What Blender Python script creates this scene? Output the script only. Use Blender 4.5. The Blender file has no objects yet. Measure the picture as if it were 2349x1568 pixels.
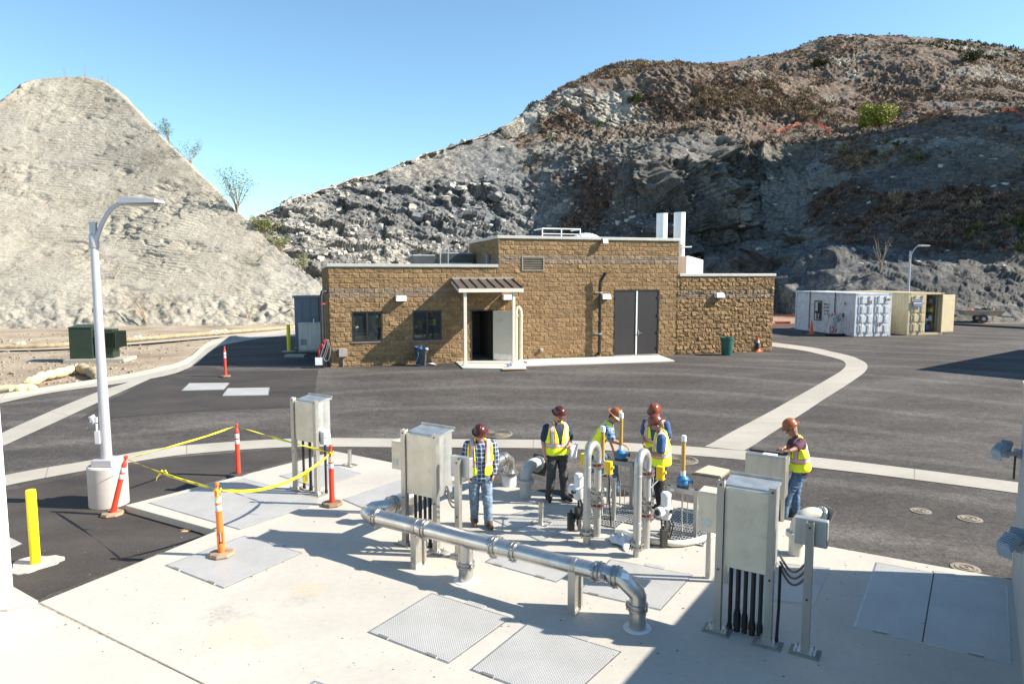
import bpy, math, random
import numpy as np
from mathutils import Vector, Matrix
sc = bpy.context.scene
COL = sc.collection
R = math.radians
random.seed(7)
# ---------------------------------------------------------------- camera geometry
CX, CY, FF = 1174.5, 784.0, 1566.0
CAMZ = 4.4
TH = math.atan(153.0/1566.0)
def ray(u, v):
    a, b = u-CX, -(v-CY)
    return (a, FF*math.cos(TH)+b*math.sin(TH), -FF*math.sin(TH)+b*math.cos(TH))
def at(u, v, z=0.0):
    d = ray(u, v); t = (z-CAMZ)/d[2]
    return Vector((d[0]*t, d[1]*t, z))
def atd(u, v, Y):
    d = ray(u, v); t = Y/d[1]
    return Vector((d[0]*t, Y, CAMZ+d[2]*t))
def sst(a, b, x):
    t = min(1, max(0, (x-a)/(b-a))); return t*t*(3-2*t)
def lerp(a, b, t): return a+(b-a)*min(1, max(0, t))
def G(x, y):
    z = lerp(0, .62, (y-17.6)/9.8) + lerp(0, .13, (y-34)/6.)
    z -= .02
    z -= .11*sst(-2.0, -4.6, x)*sst(15.5, 13.2, y)
    return z
def gp(u, v, dz=0):
    z = 0.
    for _ in range(14):
        p = at(u, v, z+dz); z = G(p.x, p.y)
    p.z = z+dz
    return p
# ---------------------------------------------------------------- materials
MC = {}
def _n(t, k, **kw):
    n = t.nodes.new(k)
    for a, b in kw.items(): setattr(n, a, b)
    return n
def newmat(name):
    m = bpy.data.materials.new(name); m.use_nodes = True
    t = m.node_tree; b = t.nodes['Principled BSDF']
    return m, t, b
def noise(t, vec, scale, detail=4, rough=.55):
    n = _n(t, 'ShaderNodeTexNoise'); n.inputs['Scale'].default_value = scale
    n.inputs['Detail'].default_value = detail; n.inputs['Roughness'].default_value = rough
    t.links.new(vec, n.inputs['Vector']); return n.outputs['Fac']
def ramp(t, fac, stops):
    n = _n(t, 'ShaderNodeValToRGB'); e = n.color_ramp.elements
    while len(e) < len(stops): e.new(.5)
    for k, (p, c) in enumerate(stops):
        e[k].position = p
        e[k].color = (c, c, c, 1) if isinstance(c, (int, float)) else tuple(c)+(1,)
    t.links.new(fac, n.inputs[0]); return n.outputs[0]
def mix(t, fac, a, b, mode='MIX'):
    n = _n(t, 'ShaderNodeMix', data_type='RGBA', blend_type=mode)
    for s, x in ((0, fac), (6, a), (7, b)):
        if hasattr(x, 'is_linked') or hasattr(x, 'links'): t.links.new(x, n.inputs[s])
        elif isinstance(x, (int, float)): n.inputs[s].default_value = x if s == 0 else (x, x, x, 1)
        else: n.inputs[s].default_value = tuple(x)+(1,)
    return n.outputs[2]
def math_(t, op, a, b=0.0, c=None):
    n = _n(t, 'ShaderNodeMath', operation=op)
    for k, x in enumerate((a, b) if c is None else (a, b, c)):
        if hasattr(x, 'links'): t.links.new(x, n.inputs[k])
        else: n.inputs[k].default_value = x
    return n.outputs[0]
def bump(t, b, h, strength=.3, dist=.02, prev=None):
    n = _n(t, 'ShaderNodeBump'); n.inputs['Strength'].default_value = strength
    n.inputs['Distance'].default_value = dist
    t.links.new(h, n.inputs['Height'])
    if prev: t.links.new(prev, n.inputs['Normal'])
    t.links.new(n.outputs[0], b.inputs['Normal']); return n.outputs[0]
def geo_pos(t): return _n(t, 'ShaderNodeNewGeometry').outputs['Position']
def obj_pos(t): return _n(t, 'ShaderNodeTexCoord').outputs['Object']
def vscale(t, vec, s):
    n = _n(t, 'ShaderNodeMapping'); n.inputs['Scale'].default_value = s
    t.links.new(vec, n.inputs['Vector']); return n.outputs[0]
def P(name, col, rough=.6, metal=0., var=.12, scale=4., bmp=0., bsc=60., spec=.5, dirt=None, dscale=2.5, damt=.5):
    """procedural paint / metal / plastic with soft tonal variation, optional dirt blotches and bump"""
    if name in MC: return MC[name]
    m, t, b = newmat(name); v = obj_pos(t)
    f = noise(t, v, scale, 5)
    lo = tuple(c*(1-var*1.5) for c in col); hi = tuple(min(1, c*(1+var)) for c in col)
    c = ramp(t, f, [(.3, lo), (.7, hi)])
    if dirt:
        d = ramp(t, noise(t, v, dscale, 8, .7), [(.5, 0.), (.68, 1.)])
        c = mix(t, math_(t, 'MULTIPLY', d, damt), c, dirt)
    t.links.new(c, b.inputs['Base Color'])
    rr = math_(t, 'MULTIPLY_ADD', noise(t, v, scale*2.3, 3), .25, rough-.12)
    t.links.new(rr, b.inputs['Roughness'])
    b.inputs['Metallic'].default_value = metal
    b.inputs['Specular IOR Level'].default_value = spec
    if bmp: bump(t, b, noise(t, v, bsc, 4), bmp, .01)
    MC[name] = m; return m
# ---------------------------------------------------------------- mesh builder
def frame(d):
    d = Vector(d).normalized()
    a = Vector((0, 0, 1)) if abs(d.z) < .95 else Vector((1, 0, 0))
    x = a.cross(d).normalized(); y = d.cross(x)
    return x, y, d
class MB:
    def __init__(s): s.v = []; s.f = []; s.m = []; s.s = []
    def add(s, vs, fs, m=0, sm=False):
        o = len(s.v); s.v += [tuple(v) for v in vs]
        for f in fs: s.f.append(tuple(i+o for i in f)); s.m.append(m); s.s.append(sm)
        return s
    def box(s, c, sz, rz=0., m=0, M=None):
        hx, hy, hz = sz[0]/2, sz[1]/2, sz[2]/2
        vs = [Vector((x*hx, y*hy, z*hz)) for z in (-1, 1) for x, y in ((-1, -1), (1, -1), (1, 1), (-1, 1))]
        if M is None: M = Matrix.Rotation(rz, 3, 'Z')
        c = Vector(c); vs = [M@v+c for v in vs]
        return s.add(vs, [(3, 2, 1, 0), (4, 5, 6, 7), (0, 1, 5, 4), (1, 2, 6, 5), (2, 3, 7, 6), (3, 0, 4, 7)], m)
    def b2(s, lo, hi, m=0):
        return s.box([(a+b)/2 for a, b in zip(lo, hi)], [abs(b-a) for a, b in zip(lo, hi)], m=m)
    def cyl(s, p0, p1, r0, r1=None, n=16, m=0, caps=True, sm=True):
        if r1 is None: r1 = r0
        p0, p1 = Vector(p0), Vector(p1); x, y, d = frame(p1-p0)
        vs = [p+(x*math.cos(a)+y*math.sin(a))*r for p, r in ((p0, r0), (p1, r1)) for a in [2*math.pi*k/n for k in range(n)]]
        s.add(vs, [(k, (k+1) % n, n+(k+1) % n, n+k) for k in range(n)], m, sm)
        if caps:
            o = len(s.v)-2*n
            s.f += [tuple(o+k for k in range(n-1, -1, -1)), tuple(o+n+k for k in range(n))]; s.m += [m, m]; s.s += [False, False]
        return s
    def tube(s, pts, r, n=10, m=0, caps=True):
        pts = [Vector(p) for p in pts]; N = len(pts); rs = r if isinstance(r, (list, tuple)) else [r]*N
        tans = [(pts[min(i+1, N-1)]-pts[max(i-1, 0)]).normalized() for i in range(N)]
        x, y, _ = frame(tans[0]); vs = []
        for i in range(N):
            if i:
                x = (x-tans[i]*x.dot(tans[i])).normalized(); y = tans[i].cross(x)
            vs += [pts[i]+(x*math.cos(a)+y*math.sin(a))*rs[i] for a in [2*math.pi*k/n for k in range(n)]]
        fs = [(i*n+k, i*n+(k+1) % n, (i+1)*n+(k+1) % n, (i+1)*n+k) for i in range(N-1) for k in range(n)]
        s.add(vs, fs, m, True)
        if caps: s.add([vs[k] for k in range(n)], [tuple(range(n-1, -1, -1))], m); s.add(vs[-n:], [tuple(range(n))], m)
        return s
    def lathe(s, prof, c=(0, 0, 0), n=24, ax=(0, 0, 1), m=0, sm=True, sx=1., sy=1.):
        x, y, d = frame(ax); c = Vector(c); vs = []
        if abs(d.z) > .99: x, y = Vector((1, 0, 0)), Vector((0, 1, 0))*(1 if d.z > 0 else -1)
        for r, z in prof:
            vs += [c+d*z+(x*math.cos(a)*sx+y*math.sin(a)*sy)*max(r, 1e-4) for a in [2*math.pi*k/n for k in range(n)]]
        fs = [(i*n+k, i*n+(k+1) % n, (i+1)*n+(k+1) % n, (i+1)*n+k) for i in range(len(prof)-1) for k in range(n)]
        return s.add(vs, fs, m, sm)
    def prism(s, poly, z0, z1, m=0):
        n = len(poly); vs = [(p[0], p[1], z0) for p in poly]+[(p[0], p[1], z1) for p in poly]
        ar = sum(poly[i][0]*poly[(i+1) % n][1]-poly[(i+1) % n][0]*poly[i][1] for i in range(n))
        fs = [tuple(range(n-1, -1, -1)), tuple(range(n, 2*n))]+[(k, (k+1) % n, n+(k+1) % n, n+k) for k in range(n)]
        if ar < 0: fs = [f[::-1] for f in fs]
        return s.add(vs, fs, m)
    def beam(s, p0, p1, w, h, m=0, up=(0, 0, 1)):
        p0, p1 = Vector(p0), Vector(p1); d = (p1-p0).normalized(); up = Vector(up)
        if abs(d.dot(up)) > .95: up = Vector((0, 1, 0))
        x = d.cross(up).normalized(); y = x.cross(d)
        M = Matrix((x, d, y)).transposed()
        return s.box((p0+p1)/2, (w, (p1-p0).length, h), M=M, m=m)
    def sph(s, c, r, n=14, m=0, sc_=(1, 1, 1)):
        k = n//2; vs = []
        for i in range(k+1):
            a = math.pi*i/k
            for j in range(n):
                b = 2*math.pi*j/n
                vs.append((c[0]+r*sc_[0]*math.sin(a)*math.cos(b), c[1]+r*sc_[1]*math.sin(a)*math.sin(b), c[2]-r*sc_[2]*math.cos(a)))
        return s.add(vs, [(i*n+j, i*n+(j+1) % n, (i+1)*n+(j+1) % n, (i+1)*n+j) for i in range(k) for j in range(n)], m, True)
    def build(s, name, mats, parent=None, bevel=0, sharp=40):
        me = bpy.data.meshes.new(name); me.from_pydata(s.v, [], s.f)
        if not isinstance(mats, (list, tuple)): mats = [mats]
        for x in mats: me.materials.append(x)
        me.polygons.foreach_set('material_index', s.m)
        me.polygons.foreach_set('use_smooth', s.s)
        me.validate(); me.update()
        o = bpy.data.objects.new(name, me); COL.objects.link(o)
        if parent: o.parent = parent
        if bevel:
            b = o.modifiers.new('bevel', 'BEVEL'); b.width = bevel; b.segments = 2; b.limit_method = 'ANGLE'; b.angle_limit = R(50)
        elif any(s.s):
            try: me.set_sharp_from_angle(angle=R(sharp))
            except Exception: pass
        return o
def npmesh(name, V, F, mats, parent=None, smooth=True, mi=None, attrs=None):
    me = bpy.data.meshes.new(name); V = np.asarray(V, np.float32); F = np.asarray(F, np.int32)
    me.vertices.add(len(V)); me.vertices.foreach_set('co', V.ravel())
    me.loops.add(F.size); me.loops.foreach_set('vertex_index', F.ravel())
    me.polygons.add(len(F)); me.polygons.foreach_set('loop_start', np.arange(0, F.size, F.shape[1], dtype=np.int32))
    for x in (mats if isinstance(mats, (list, tuple)) else [mats]): me.materials.append(x)
    me.polygons.foreach_set('use_smooth', np.full(len(F), smooth))
    if mi is not None: me.polygons.foreach_set('material_index', np.asarray(mi, np.int32))
    me.update(calc_edges=True)
    for k, a in (attrs or {}).items():
        at_ = me.attributes.new(k, 'FLOAT', 'POINT'); at_.data.foreach_set('value', np.asarray(a, np.float32))
    o = bpy.data.objects.new(name, me); COL.objects.link(o)
    if parent: o.parent = parent
    return o
def T(o, label=None, cat=None, group=None, kind=None):
    if label: o['label'] = label
    if cat: o['category'] = cat
    if group: o['group'] = group
    if kind: o['kind'] = kind
    return o
def E(name, loc=(0, 0, 0), rz=0., label=None, cat=None, group=None, rx=0., ry=0.):
    o = bpy.data.objects.new(name, None); COL.objects.link(o); o.location = loc
    o.rotation_euler = (rx, ry, rz); o.empty_display_size = .2
    return T(o, label, cat, group)
def dup(root, loc=None, rz=None, label=None, rot=None):
    r = root.copy(); COL.objects.link(r)
    if loc is not None: r.location = loc
    if rz is not None: r.rotation_euler = (0, 0, rz)
    if rot is not None: r.rotation_euler = rot
    if label: r['label'] = label
    kids = [o for o in COL.objects if o.parent == root]
    for ch in kids:
        c = ch.copy(); COL.objects.link(c); c.parent = r
        for g in [o for o in COL.objects if o.parent == ch]:
            d = g.copy(); COL.objects.link(d); d.parent = c
    return r
def arc(c, r, a0, a1, ex, ey, n=10):
    c, ex, ey = Vector(c), Vector(ex), Vector(ey)
    return [c+ex*(r*math.cos(a0+(a1-a0)*k/n))+ey*(r*math.sin(a0+(a1-a0)*k/n)) for k in range(n+1)]
# ---------------------------------------------------------------- numpy noise
def _h(i, j, k, s):
    n = (i*374761393+j*668265263+k*2147483647+s*1274126177) & 0xffffffff
    n = ((n ^ (n >> 13))*1274126177) & 0xffffffff
    n = ((n ^ (n >> 16))*2246822519) & 0xffffffff
    return ((n ^ (n >> 15)) & 0xffffff)/float(0xffffff)
def vnoise(Pn, s=0):
    I = np.floor(Pn).astype(np.int64); f = Pn-I; f = f*f*(3-2*f); r = 0
    for a in (0, 1):
        for b in (0, 1):
            for c in (0, 1):
                w = (f[:, 0] if a else 1-f[:, 0])*(f[:, 1] if b else 1-f[:, 1])*(f[:, 2] if c else 1-f[:, 2])
                r = r+w*_h(I[:, 0]+a, I[:, 1]+b, I[:, 2]+c, s)
    return r*2-1
def fbm(Pn, o=4, s=0, g=.5, ridged=False):
    a = 1.; r = 0; P_ = Pn.copy()
    for k in range(o):
        n = vnoise(P_, s+k)
        if ridged: n = 1-2*np.abs(n)
        r = r+a*n; a *= g; P_ = P_*2.03+17.3
    return r
def worley(Pn, s=0):
    """returns distance to nearest, second nearest, and per-cell random"""
    I = np.floor(Pn).astype(np.int64); d1 = np.full(len(Pn), 9.); d2 = d1.copy(); cr = np.zeros(len(Pn)); cp = np.zeros((len(Pn), 3))
    for a in (-1, 0, 1):
        for b in (-1, 0, 1):
            for c in (-1, 0, 1):
                J = I+np.array((a, b, c)); q = np.stack([J[:, m]+_h(J[:, 0], J[:, 1], J[:, 2], s+m) for m in range(3)], 1)-Pn
                d = np.sqrt((q*q).sum(1)); r = _h(J[:, 0], J[:, 1], J[:, 2], s+7)
                n1 = d < d1; d2 = np.where(n1, d1, np.minimum(d2, d)); d1 = np.where(n1, d, d1)
                cr = np.where(n1, r, cr); cp[n1] = q[n1]
    return d1, d2, cr, cp
# ================================================================ camera, light, sky
cam = bpy.data.cameras.new('camera'); co = bpy.data.objects.new('camera', cam); COL.objects.link(co)
co.location = (0, 0, CAMZ); co.rotation_euler = (R(90)-TH, 0, 0)
cam.lens = 24; cam.sensor_width = 36; cam.clip_end = 3000; sc.camera = co
SUN_EL, SUN_AZ = R(35.5), R(-5.5)           # azimuth measured from +X towards +Y
sd = Vector((math.cos(SUN_EL)*math.cos(SUN_AZ), math.cos(SUN_EL)*math.sin(SUN_AZ), math.sin(SUN_EL)))
sun = bpy.data.lights.new('sun', 'SUN'); sun.energy = 5.0; sun.angle = R(.53); sun.color = (1, .93, .82)
so = bpy.data.objects.new('sun', sun); COL.objects.link(so); so.rotation_euler = sd.to_track_quat('Z', 'Y').to_euler(); so.location = (20, 0, 30)
w = bpy.data.worlds.new('World'); sc.world = w; w.use_nodes = True
wt = w.node_tree; bg = wt.nodes['Background']; sky = wt.nodes.new('ShaderNodeTexSky'); sky.sky_type = 'NISHITA'
sky.sun_disc = False; sky.sun_elevation = SUN_EL; sky.sun_rotation = R(90)-SUN_AZ
sky.altitude = 100; sky.air_density = 1.0; sky.dust_density = .3; sky.ozone_density = 1.5
tint = wt.nodes.new('ShaderNodeMix'); tint.data_type = 'RGBA'; tint.blend_type = 'MULTIPLY'; tint.inputs[0].default_value = 1; tint.inputs[7].default_value = (.94, 1.14, 1.16, 1)
wt.links.new(sky.outputs[0], tint.inputs[6]); wt.links.new(tint.outputs[2], bg.inputs[0]); bg.inputs[1].default_value = .087
sc.view_settings.view_transform = 'Standard'; sc.view_settings.look = 'None'; sc.view_settings.exposure = 1.2; sc.view_settings.gamma = 1

# ================================================================ ground
def asphalt_mat():
    m, t, b = newmat('asphalt'); v = geo_pos(t)
    big = noise(t, vscale(t, v, (.35, .9, 1)), .55, 6, .6)
    c = ramp(t, big, [(.32, (.046, .040, .037)), (.5, (.064, .057, .052)), (.68, (.10, .09, .082))])
    streak = ramp(t, noise(t, vscale(t, v, (.12, 1.3, 1)), 1.1, 6, .65), [(.55, 0.), (.78, .2)])
    c = mix(t, streak, c, (.14, .128, .115))
    tr = _n(t, 'ShaderNodeTexWave', wave_type='RINGS', rings_direction='Z'); tr.inputs['Scale'].default_value = .11; tr.inputs['Distortion'].default_value = 2.5
    tr.inputs['Detail'].default_value = 4
    t.links.new(vscale(t, v, (1, 1, 0)), tr.inputs['Vector'])
    c = mix(t, math_(t, 'MULTIPLY', ramp(t, tr.outputs['Fac'], [(.86, 0.), (1, 1.)]), .22), c, (.18, .165, .15))
    dust = ramp(t, noise(t, v, 1.7, 9, .72), [(.6, 0.), (.8, .35)])
    c = mix(t, dust, c, (.25, .22, .18))
    gr = noise(t, v, 26, 5, .8)
    c = mix(t, .9, c, ramp(t, gr, [(.36, .4), (.64, 1.6)]), 'MULTIPLY')
    c = mix(t, .9, c, ramp(t, noise(t, v, 5, 9, .8), [(.34, .62), (.66, 1.38)]), 'MULTIPLY')
    spk = ramp(t, noise(t, v, 130, 2, .5), [(.68, 0.), (.74, 1.)])
    c = mix(t, math_(t, 'MULTIPLY', spk, .4), c, (.35, .33, .3))
    t.links.new(c, b.inputs['Base Color']); b.inputs['Roughness'].default_value = .85; b.inputs['Specular IOR Level'].default_value = .25
    bump(t, b, gr, .6, .01); return m
def concrete_mat(name, base=(.465, .437, .382), dark=(.38, .355, .315), bands=False):
    m, t, b = newmat(name); v = geo_pos(t)
    c = ramp(t, noise(t, v, .5, 7, .6), [(.3, dark), (.7, base)])
    c = mix(t, .5, c, ramp(t, noise(t, v, 9, 6, .7), [(.3, .86), (.7, 1.08)]), 'MULTIPLY')
    st = ramp(t, noise(t, v, .9, 9, .75), [(.62, 0.), (.74, .35)])
    c = mix(t, st, c, (.42, .33, .22))
    if bands:
        at_ = _n(t, 'ShaderNodeAttribute', attribute_name='run').outputs['Fac']
        jn = math_(t, 'GREATER_THAN', math_(t, 'FRACT', math_(t, 'MULTIPLY', at_, 1/3.05)), .991); c = mix(t, math_(t, 'MULTIPLY', jn, .65), c, (.16, .13, .1))
        c = mix(t, ramp(t, noise(t, vscale(t, v, (.4, 1.6, 1)), 1.4, 8, .7), [(.5, 0.), (.7, .4)]), c, (.30, .27, .23))
    else:
        for (cu_, cv_, r_, col_) in ((505, 1408, .22, (.26, .24, .21)), (560, 1408, .14, (.33, .31, .28)), (705, 1352, .24, (.50, .36, .20)), (690, 1372, .2, (.30, .28, .25)), (540, 1450, .36, (.50, .39, .27)), (600, 1468, .2, (.48, .37, .25)), (1250, 1290, .3, (.44, .38, .3)), (1010, 1290, .2, (.5, .42, .3))):
            q_ = at(cu_, cv_); vd = _n(t, 'ShaderNodeVectorMath', operation='DISTANCE'); wv_ = _n(t, 'ShaderNodeVectorMath', operation='MULTIPLY_ADD'); nz = _n(t, 'ShaderNodeTexNoise'); nz.inputs['Scale'].default_value = 7; nz.inputs['Detail'].default_value = 5; t.links.new(v, nz.inputs['Vector'])
            t.links.new(nz.outputs['Color'], wv_.inputs[0]); wv_.inputs[1].default_value = (.5, .5, 0); t.links.new(v, wv_.inputs[2]); t.links.new(wv_.outputs[0], vd.inputs[0]); vd.inputs[1].default_value = (q_.x+.25, q_.y+.25, 0)
            mk = math_(t, 'MULTIPLY', ramp(t, math_(t, 'MULTIPLY', vd.outputs['Value'], 1/(r_*2)), [(.25, 1.), (.6, 0.)]), ramp(t, noise(t, v, 16, 8, .8), [(.42, 0.), (.6, .8)])); c = mix(t, mk, c, col_)
    sp = ramp(t, noise(t, v, 38, 2, .5), [(.72, 0.), (.77, .25)])
    c = mix(t, sp, c, (.3, .26, .21))
    t.links.new(c, b.inputs['Base Color']); b.inputs['Roughness'].default_value = .8; b.inputs['Specular IOR Level'].default_value = .25
    bump(t, b, noise(t, v, 70, 4), .15, .01); return m
def dirt_mat():
    m, t, b = newmat('dirt'); v = geo_pos(t)
    c = ramp(t, noise(t, v, .35, 8, .65), [(.3, (.21, .165, .12)), (.5, (.33, .265, .195)), (.7, (.43, .36, .28))])
    g = noise(t, v, 14, 7, .75)
    c = mix(t, .8, c, ramp(t, g, [(.3, .6), (.7, 1.3)]), 'MULTIPLY')
    t.links.new(c, b.inputs['Base Color']); b.inputs['Roughness'].default_value = .95; b.inputs['Specular IOR Level'].default_value = .1
    bump(t, b, g, .8, .06); return m
ASPH = asphalt_mat(); CONC = concrete_mat('concrete_slab'); CONC2 = concrete_mat('gutter_concrete', (.40, .37, .315), (.31, .285, .245), True); DIRT = dirt_mat()
def grid_sheet(name, xs, ys, zf, mt, rows=None):
    V = []; F = []
    nx = len(xs)
    for j, y in enumerate(ys):
        for x in (rows[j] if rows is not None else xs): V.append((x, y, zf(x, y)))
    for j in range(len(ys)-1):
        for i in range(nx-1):
            a = j*nx+i; F.append((a, a+1, a+nx+1, a+nx))
    return npmesh(name, V, F, mt)
def curvespace(a, b, n): return list(np.linspace(a, b, n))
xs = [-700, -300, -150]+curvespace(-80, 100, 91)+[150, 300, 800]; ys = [-60, -30]+curvespace(-10, 70, 60)+[90, 140, 250, 500, 1500]
g = grid_sheet('ground', xs, ys, lambda x, y: G(x, y)-.07 + (.03*math.sin(x*1.3+y)*math.sin(y*.9) if y > 20 and x < -8 else 0), DIRT); T(g, kind='structure')
# curb line between dirt and paving (left)
cur_up = [(-260, 955), (89.5, 897), (224.7, 876), (326.5, 858.5), (403.7, 841), (440, 822), (460, 802), (482, 786), (519.5, 776), (596.8, 768), (681, 755), (740, 750)]
cur_lo = [(-260, 985), (105, 901), (224.7, 886.6), (340.5, 870.8), (421, 853), (458, 830), (478, 808), (500, 795), (525, 788), (596.8, 776), (681, 766), (740, 761)]
cu = [gp(*p) for p in cur_up]; cl = [gp(*p) for p in cur_lo]
cy_ = [p.y for p in cl]; cx_ = [p.x for p in cl]
def xleft(y):
    if y < cy_[0]: return -90
    return float(np.interp(y, cy_, cx_))-.02
ysA = curvespace(-8, 52, 151); rowsA = []
for y in ysA:
    xl = xleft(y); xr = 75 if y < 51 else 60
    rowsA.append(list(np.linspace(xl, xr, 260)) if xl > -50 else list(np.concatenate([[xl], np.linspace(-30, 75, 259)])))
a = grid_sheet('asphalt_road', [0]*260, ysA, G, ASPH, rowsA); T(a, kind='structure')
def strip(name, A, B, mt, dz=.012, th=0, n=220):
    def res(Q):
        Q = np.array([(p.x, p.y) for p in Q]); s = np.r_[0, np.cumsum(np.hypot(*np.diff(Q, axis=0).T))]
        for _ in range(1): pass
        t_ = np.linspace(0, s[-1], n); q = np.stack([np.interp(t_, s, Q[:, 0]), np.interp(t_, s, Q[:, 1])], 1)
        k = np.ones(9)/9.; w_ = max(1, n//60)
        for _ in range(w_):
            qp = np.pad(q, ((4, 4), (0, 0)), mode='edge'); qs = np.stack([np.convolve(qp[:, c], k, 'valid') for c in (0, 1)], 1); qs[0] = q[0]; qs[-1] = q[-1]; q = qs
        return q
    a_, b_ = res(A), res(B); V = []; F = []
    for i in range(n):
        for k in range(4):
            x = a_[i, 0]+(b_[i, 0]-a_[i, 0])*k/3; y = a_[i, 1]+(b_[i, 1]-a_[i, 1])*k/3
            V.append((x, y, G(x, y)+dz+(th if k < 1 else 0)))
    for i in range(n-1):
        for k in range(3): F.append((i*4+k, i*4+k+1, i*4+5+k, i*4+4+k))
    if th:
        o = len(V)
        for i in range(n):
            dx, dy = a_[i]-b_[i]; L = math.hypot(dx, dy); x, y = a_[i, 0]+dx/L*.15, a_[i, 1]+dy/L*.15
            V.append((x, y, G(x, y)+dz+th)); V.append((x+dx/L*.12, y+dy/L*.12, G(x, y)-.1))
        for i in range(n-1):
            F.append((o+2*i, i*4, i*4+4, o+2*i+2)); F.append((o+2*i+1, o+2*i, o+2*i+2, o+2*i+3))
    ln = [0.]
    for i in range(1, n): ln.append(ln[-1]+math.hypot(*(a_[i]-a_[i-1])))
    rn = [q for i in range(n) for q in [ln[i]]*4]+([q for i in range(n) for q in [ln[i]]*2] if th else [])
    ob = npmesh(name, V, F, mt, smooth=False, attrs={'run': rn}); return T(ob, kind='structure')
strip('gutter', cu, cl, CONC2, .012, .10)
bandA_t = [(-300, 1156), (13, 1089), (206, 1057), (386, 1023), (544, 1012), (642, 1007), (712, 1004), (899, 1006), (1035, 1007.5), (1238, 1008.5), (1321, 1011), (1450, 1016), (1548, 1022), (1651, 1029), (1707, 1034), (1862, 1048), (1973, 1060), (2331, 1105.6), (2700, 1160)]
bandA_b = [(-300, 1185), (13, 1112), (206, 1079), (386, 1045), (544, 1032), (642, 1025.6), (712, 1024), (899, 1026), (1035, 1026.5), (1238, 1028), (1321, 1030), (1450, 1036), (1548, 1042), (1651, 1049), (1707, 1055), (1862, 1072), (1973, 1084), (2331, 1130.5), (2700, 1186)]
strip('gutter', [gp(*p) for p in bandA_t], [gp(*p) for p in bandA_b], CONC2, .012, n=300)
bl = [(1616, 1025), (1665.6, 997.6), (1764, 946), (1814, 918), (1870, 886.5), (1933, 849.6), (1941, 838), (1938, 830), (1928, 824.6), (1848.8, 804.8), (1769.8, 794.3), (1720, 790)]
br = [(1707, 1034), (1756.6, 1002.5), (1838, 951), (1891, 915.5), (1940, 885), (1980.5, 857.5), (1991, 846), (1988.4, 832.5), (1954, 816.7), (1875, 798.3), (1770, 785), (1720, 780)]
strip('gutter', [gp(*p) for p in bl], [gp(*p) for p in br], CONC2, .016, n=220)
strip('gutter', [gp(-200, 1090), gp(5, 992.4), gp(128.7, 937.8), gp(228.5, 897), gp(333, 866)], [gp(-200, 1130), gp(4.8, 1023), gp(120, 972), gp(252.6, 910.4), gp(352, 866)], CONC2, .014, n=100)
# white strip under the straw wattles
strip('path', [gp(u, v-3) for u, v in ((-200, 806), (0, 803), (158, 799), (300, 789), (519, 771), (681, 757))], [gp(u, v+2) for u, v in ((-200, 806), (0, 803), (158, 799), (300, 789), (519, 771), (681, 757))], CONC2, .02, n=60)
# darker fresh asphalt patches
def patch(name, pts, mt, dz):
    q = [gp(*p) for p in pts]; b = MB(); n = len(q)
    # triangulated fan on a fine subdivision so it follows the ground
    c = sum(q, Vector())/n; K = 14; V = [(c.x, c.y, G(c.x, c.y)+dz)]; F = []
    dense = []
    for i in range(n):
        for k in range(12): dense.append(q[i].lerp(q[(i+1) % n], k/12))
    N = len(dense)
    for r in range(1, K+1):
        for p in dense:
            x, y = c.x+(p.x-c.x)*r/K, c.y+(p.y-c.y)*r/K; V.append((x, y, G(x, y)+dz))
    for i in range(N):
        F.append((0, 1+i, 1+(i+1) % N))
        for r in range(K-1):
            a, d = 1+r*N, 1+(r+1)*N
            F.append((a+i, d+i, d+(i+1) % N)); F.append((a+i, d+(i+1) % N, a+(i+1) % N))
    return T(npmesh(name, V, F, mt, smooth=False), kind='structure')
def dark_asph():
    m, t, b = newmat('new_asphalt'); v = geo_pos(t); gr = noise(t, v, 26, 5, .8)
    c = ramp(t, noise(t, vscale(t, v, (.5, 1, 1)), 1.0, 7, .6), [(.3, (.036, .032, .030)), (.7, (.066, .058, .052))])
    c = mix(t, .75, c, ramp(t, gr, [(.3, .6), (.7, 1.4)]), 'MULTIPLY')
    t.links.new(c, b.inputs['Base Color']); b.inputs['Roughness'].default_value = .85; bump(t, b, gr, .6, .01); b.inputs['Specular IOR Level'].default_value = .25; return m
DASPH = dark_asph()
patch('asphalt_patch', [(356, 868), (428, 852), (470, 838), (520, 852), (730, 848), (722, 900), (700, 934), (560, 938), (400, 946), (175, 966), (262, 912)], DASPH, .006)
patch('asphalt_patch', [(-60, 1140), (206, 1085), (386, 1050), (640, 1030), (760, 1030), (287, 1162), (470, 1228), (70, 1378), (-60, 1378)], DASPH, .006)

# ---------------------------------------------------------------- concrete slab (pump pad)
def slab(name, pts, z0, z1, mt, zz=0.):
    b = MB(); b.prism([at(u, v, zz)[:2] for u, v in pts], z0, z1)
    return T(b.build(name, mt, bevel=.012), kind='structure')
slabpts = [(287, 1158), (769, 1034), (1310, 1141), (1385, 1156), (1378, 1116), (1842, 1198), (1852, 1243), (2313, 1326), (2560, 1380), (2560, 1900), (900, 1900), (471, 1568), (90, 1380), (497, 1216)]
slab('concrete_slab', slabpts, -.3, 0., CONC)
slab('concrete_slab', [(84, 1381), (465, 1568), (900, 1905), (-300, 1905), (-300, 1420), (20, 1400)], -.3, -.004, CONC)
slab('concrete_slab', [(28, 1342), (88, 1376), (16, 1395), (-280, 1440), (-280, 1300)], -.3, .0, CONC)
slab('ground_joint', [(90, 1377), (84, 1381), (465, 1570), (470, 1568)], -.2, -.012, P('joint_sealant', (.33, .27, .2), .9, var=.4, scale=12))
# sawn joints in the slab
for q in ([(388, 1297), (497, 1228)],):
    pass
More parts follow.
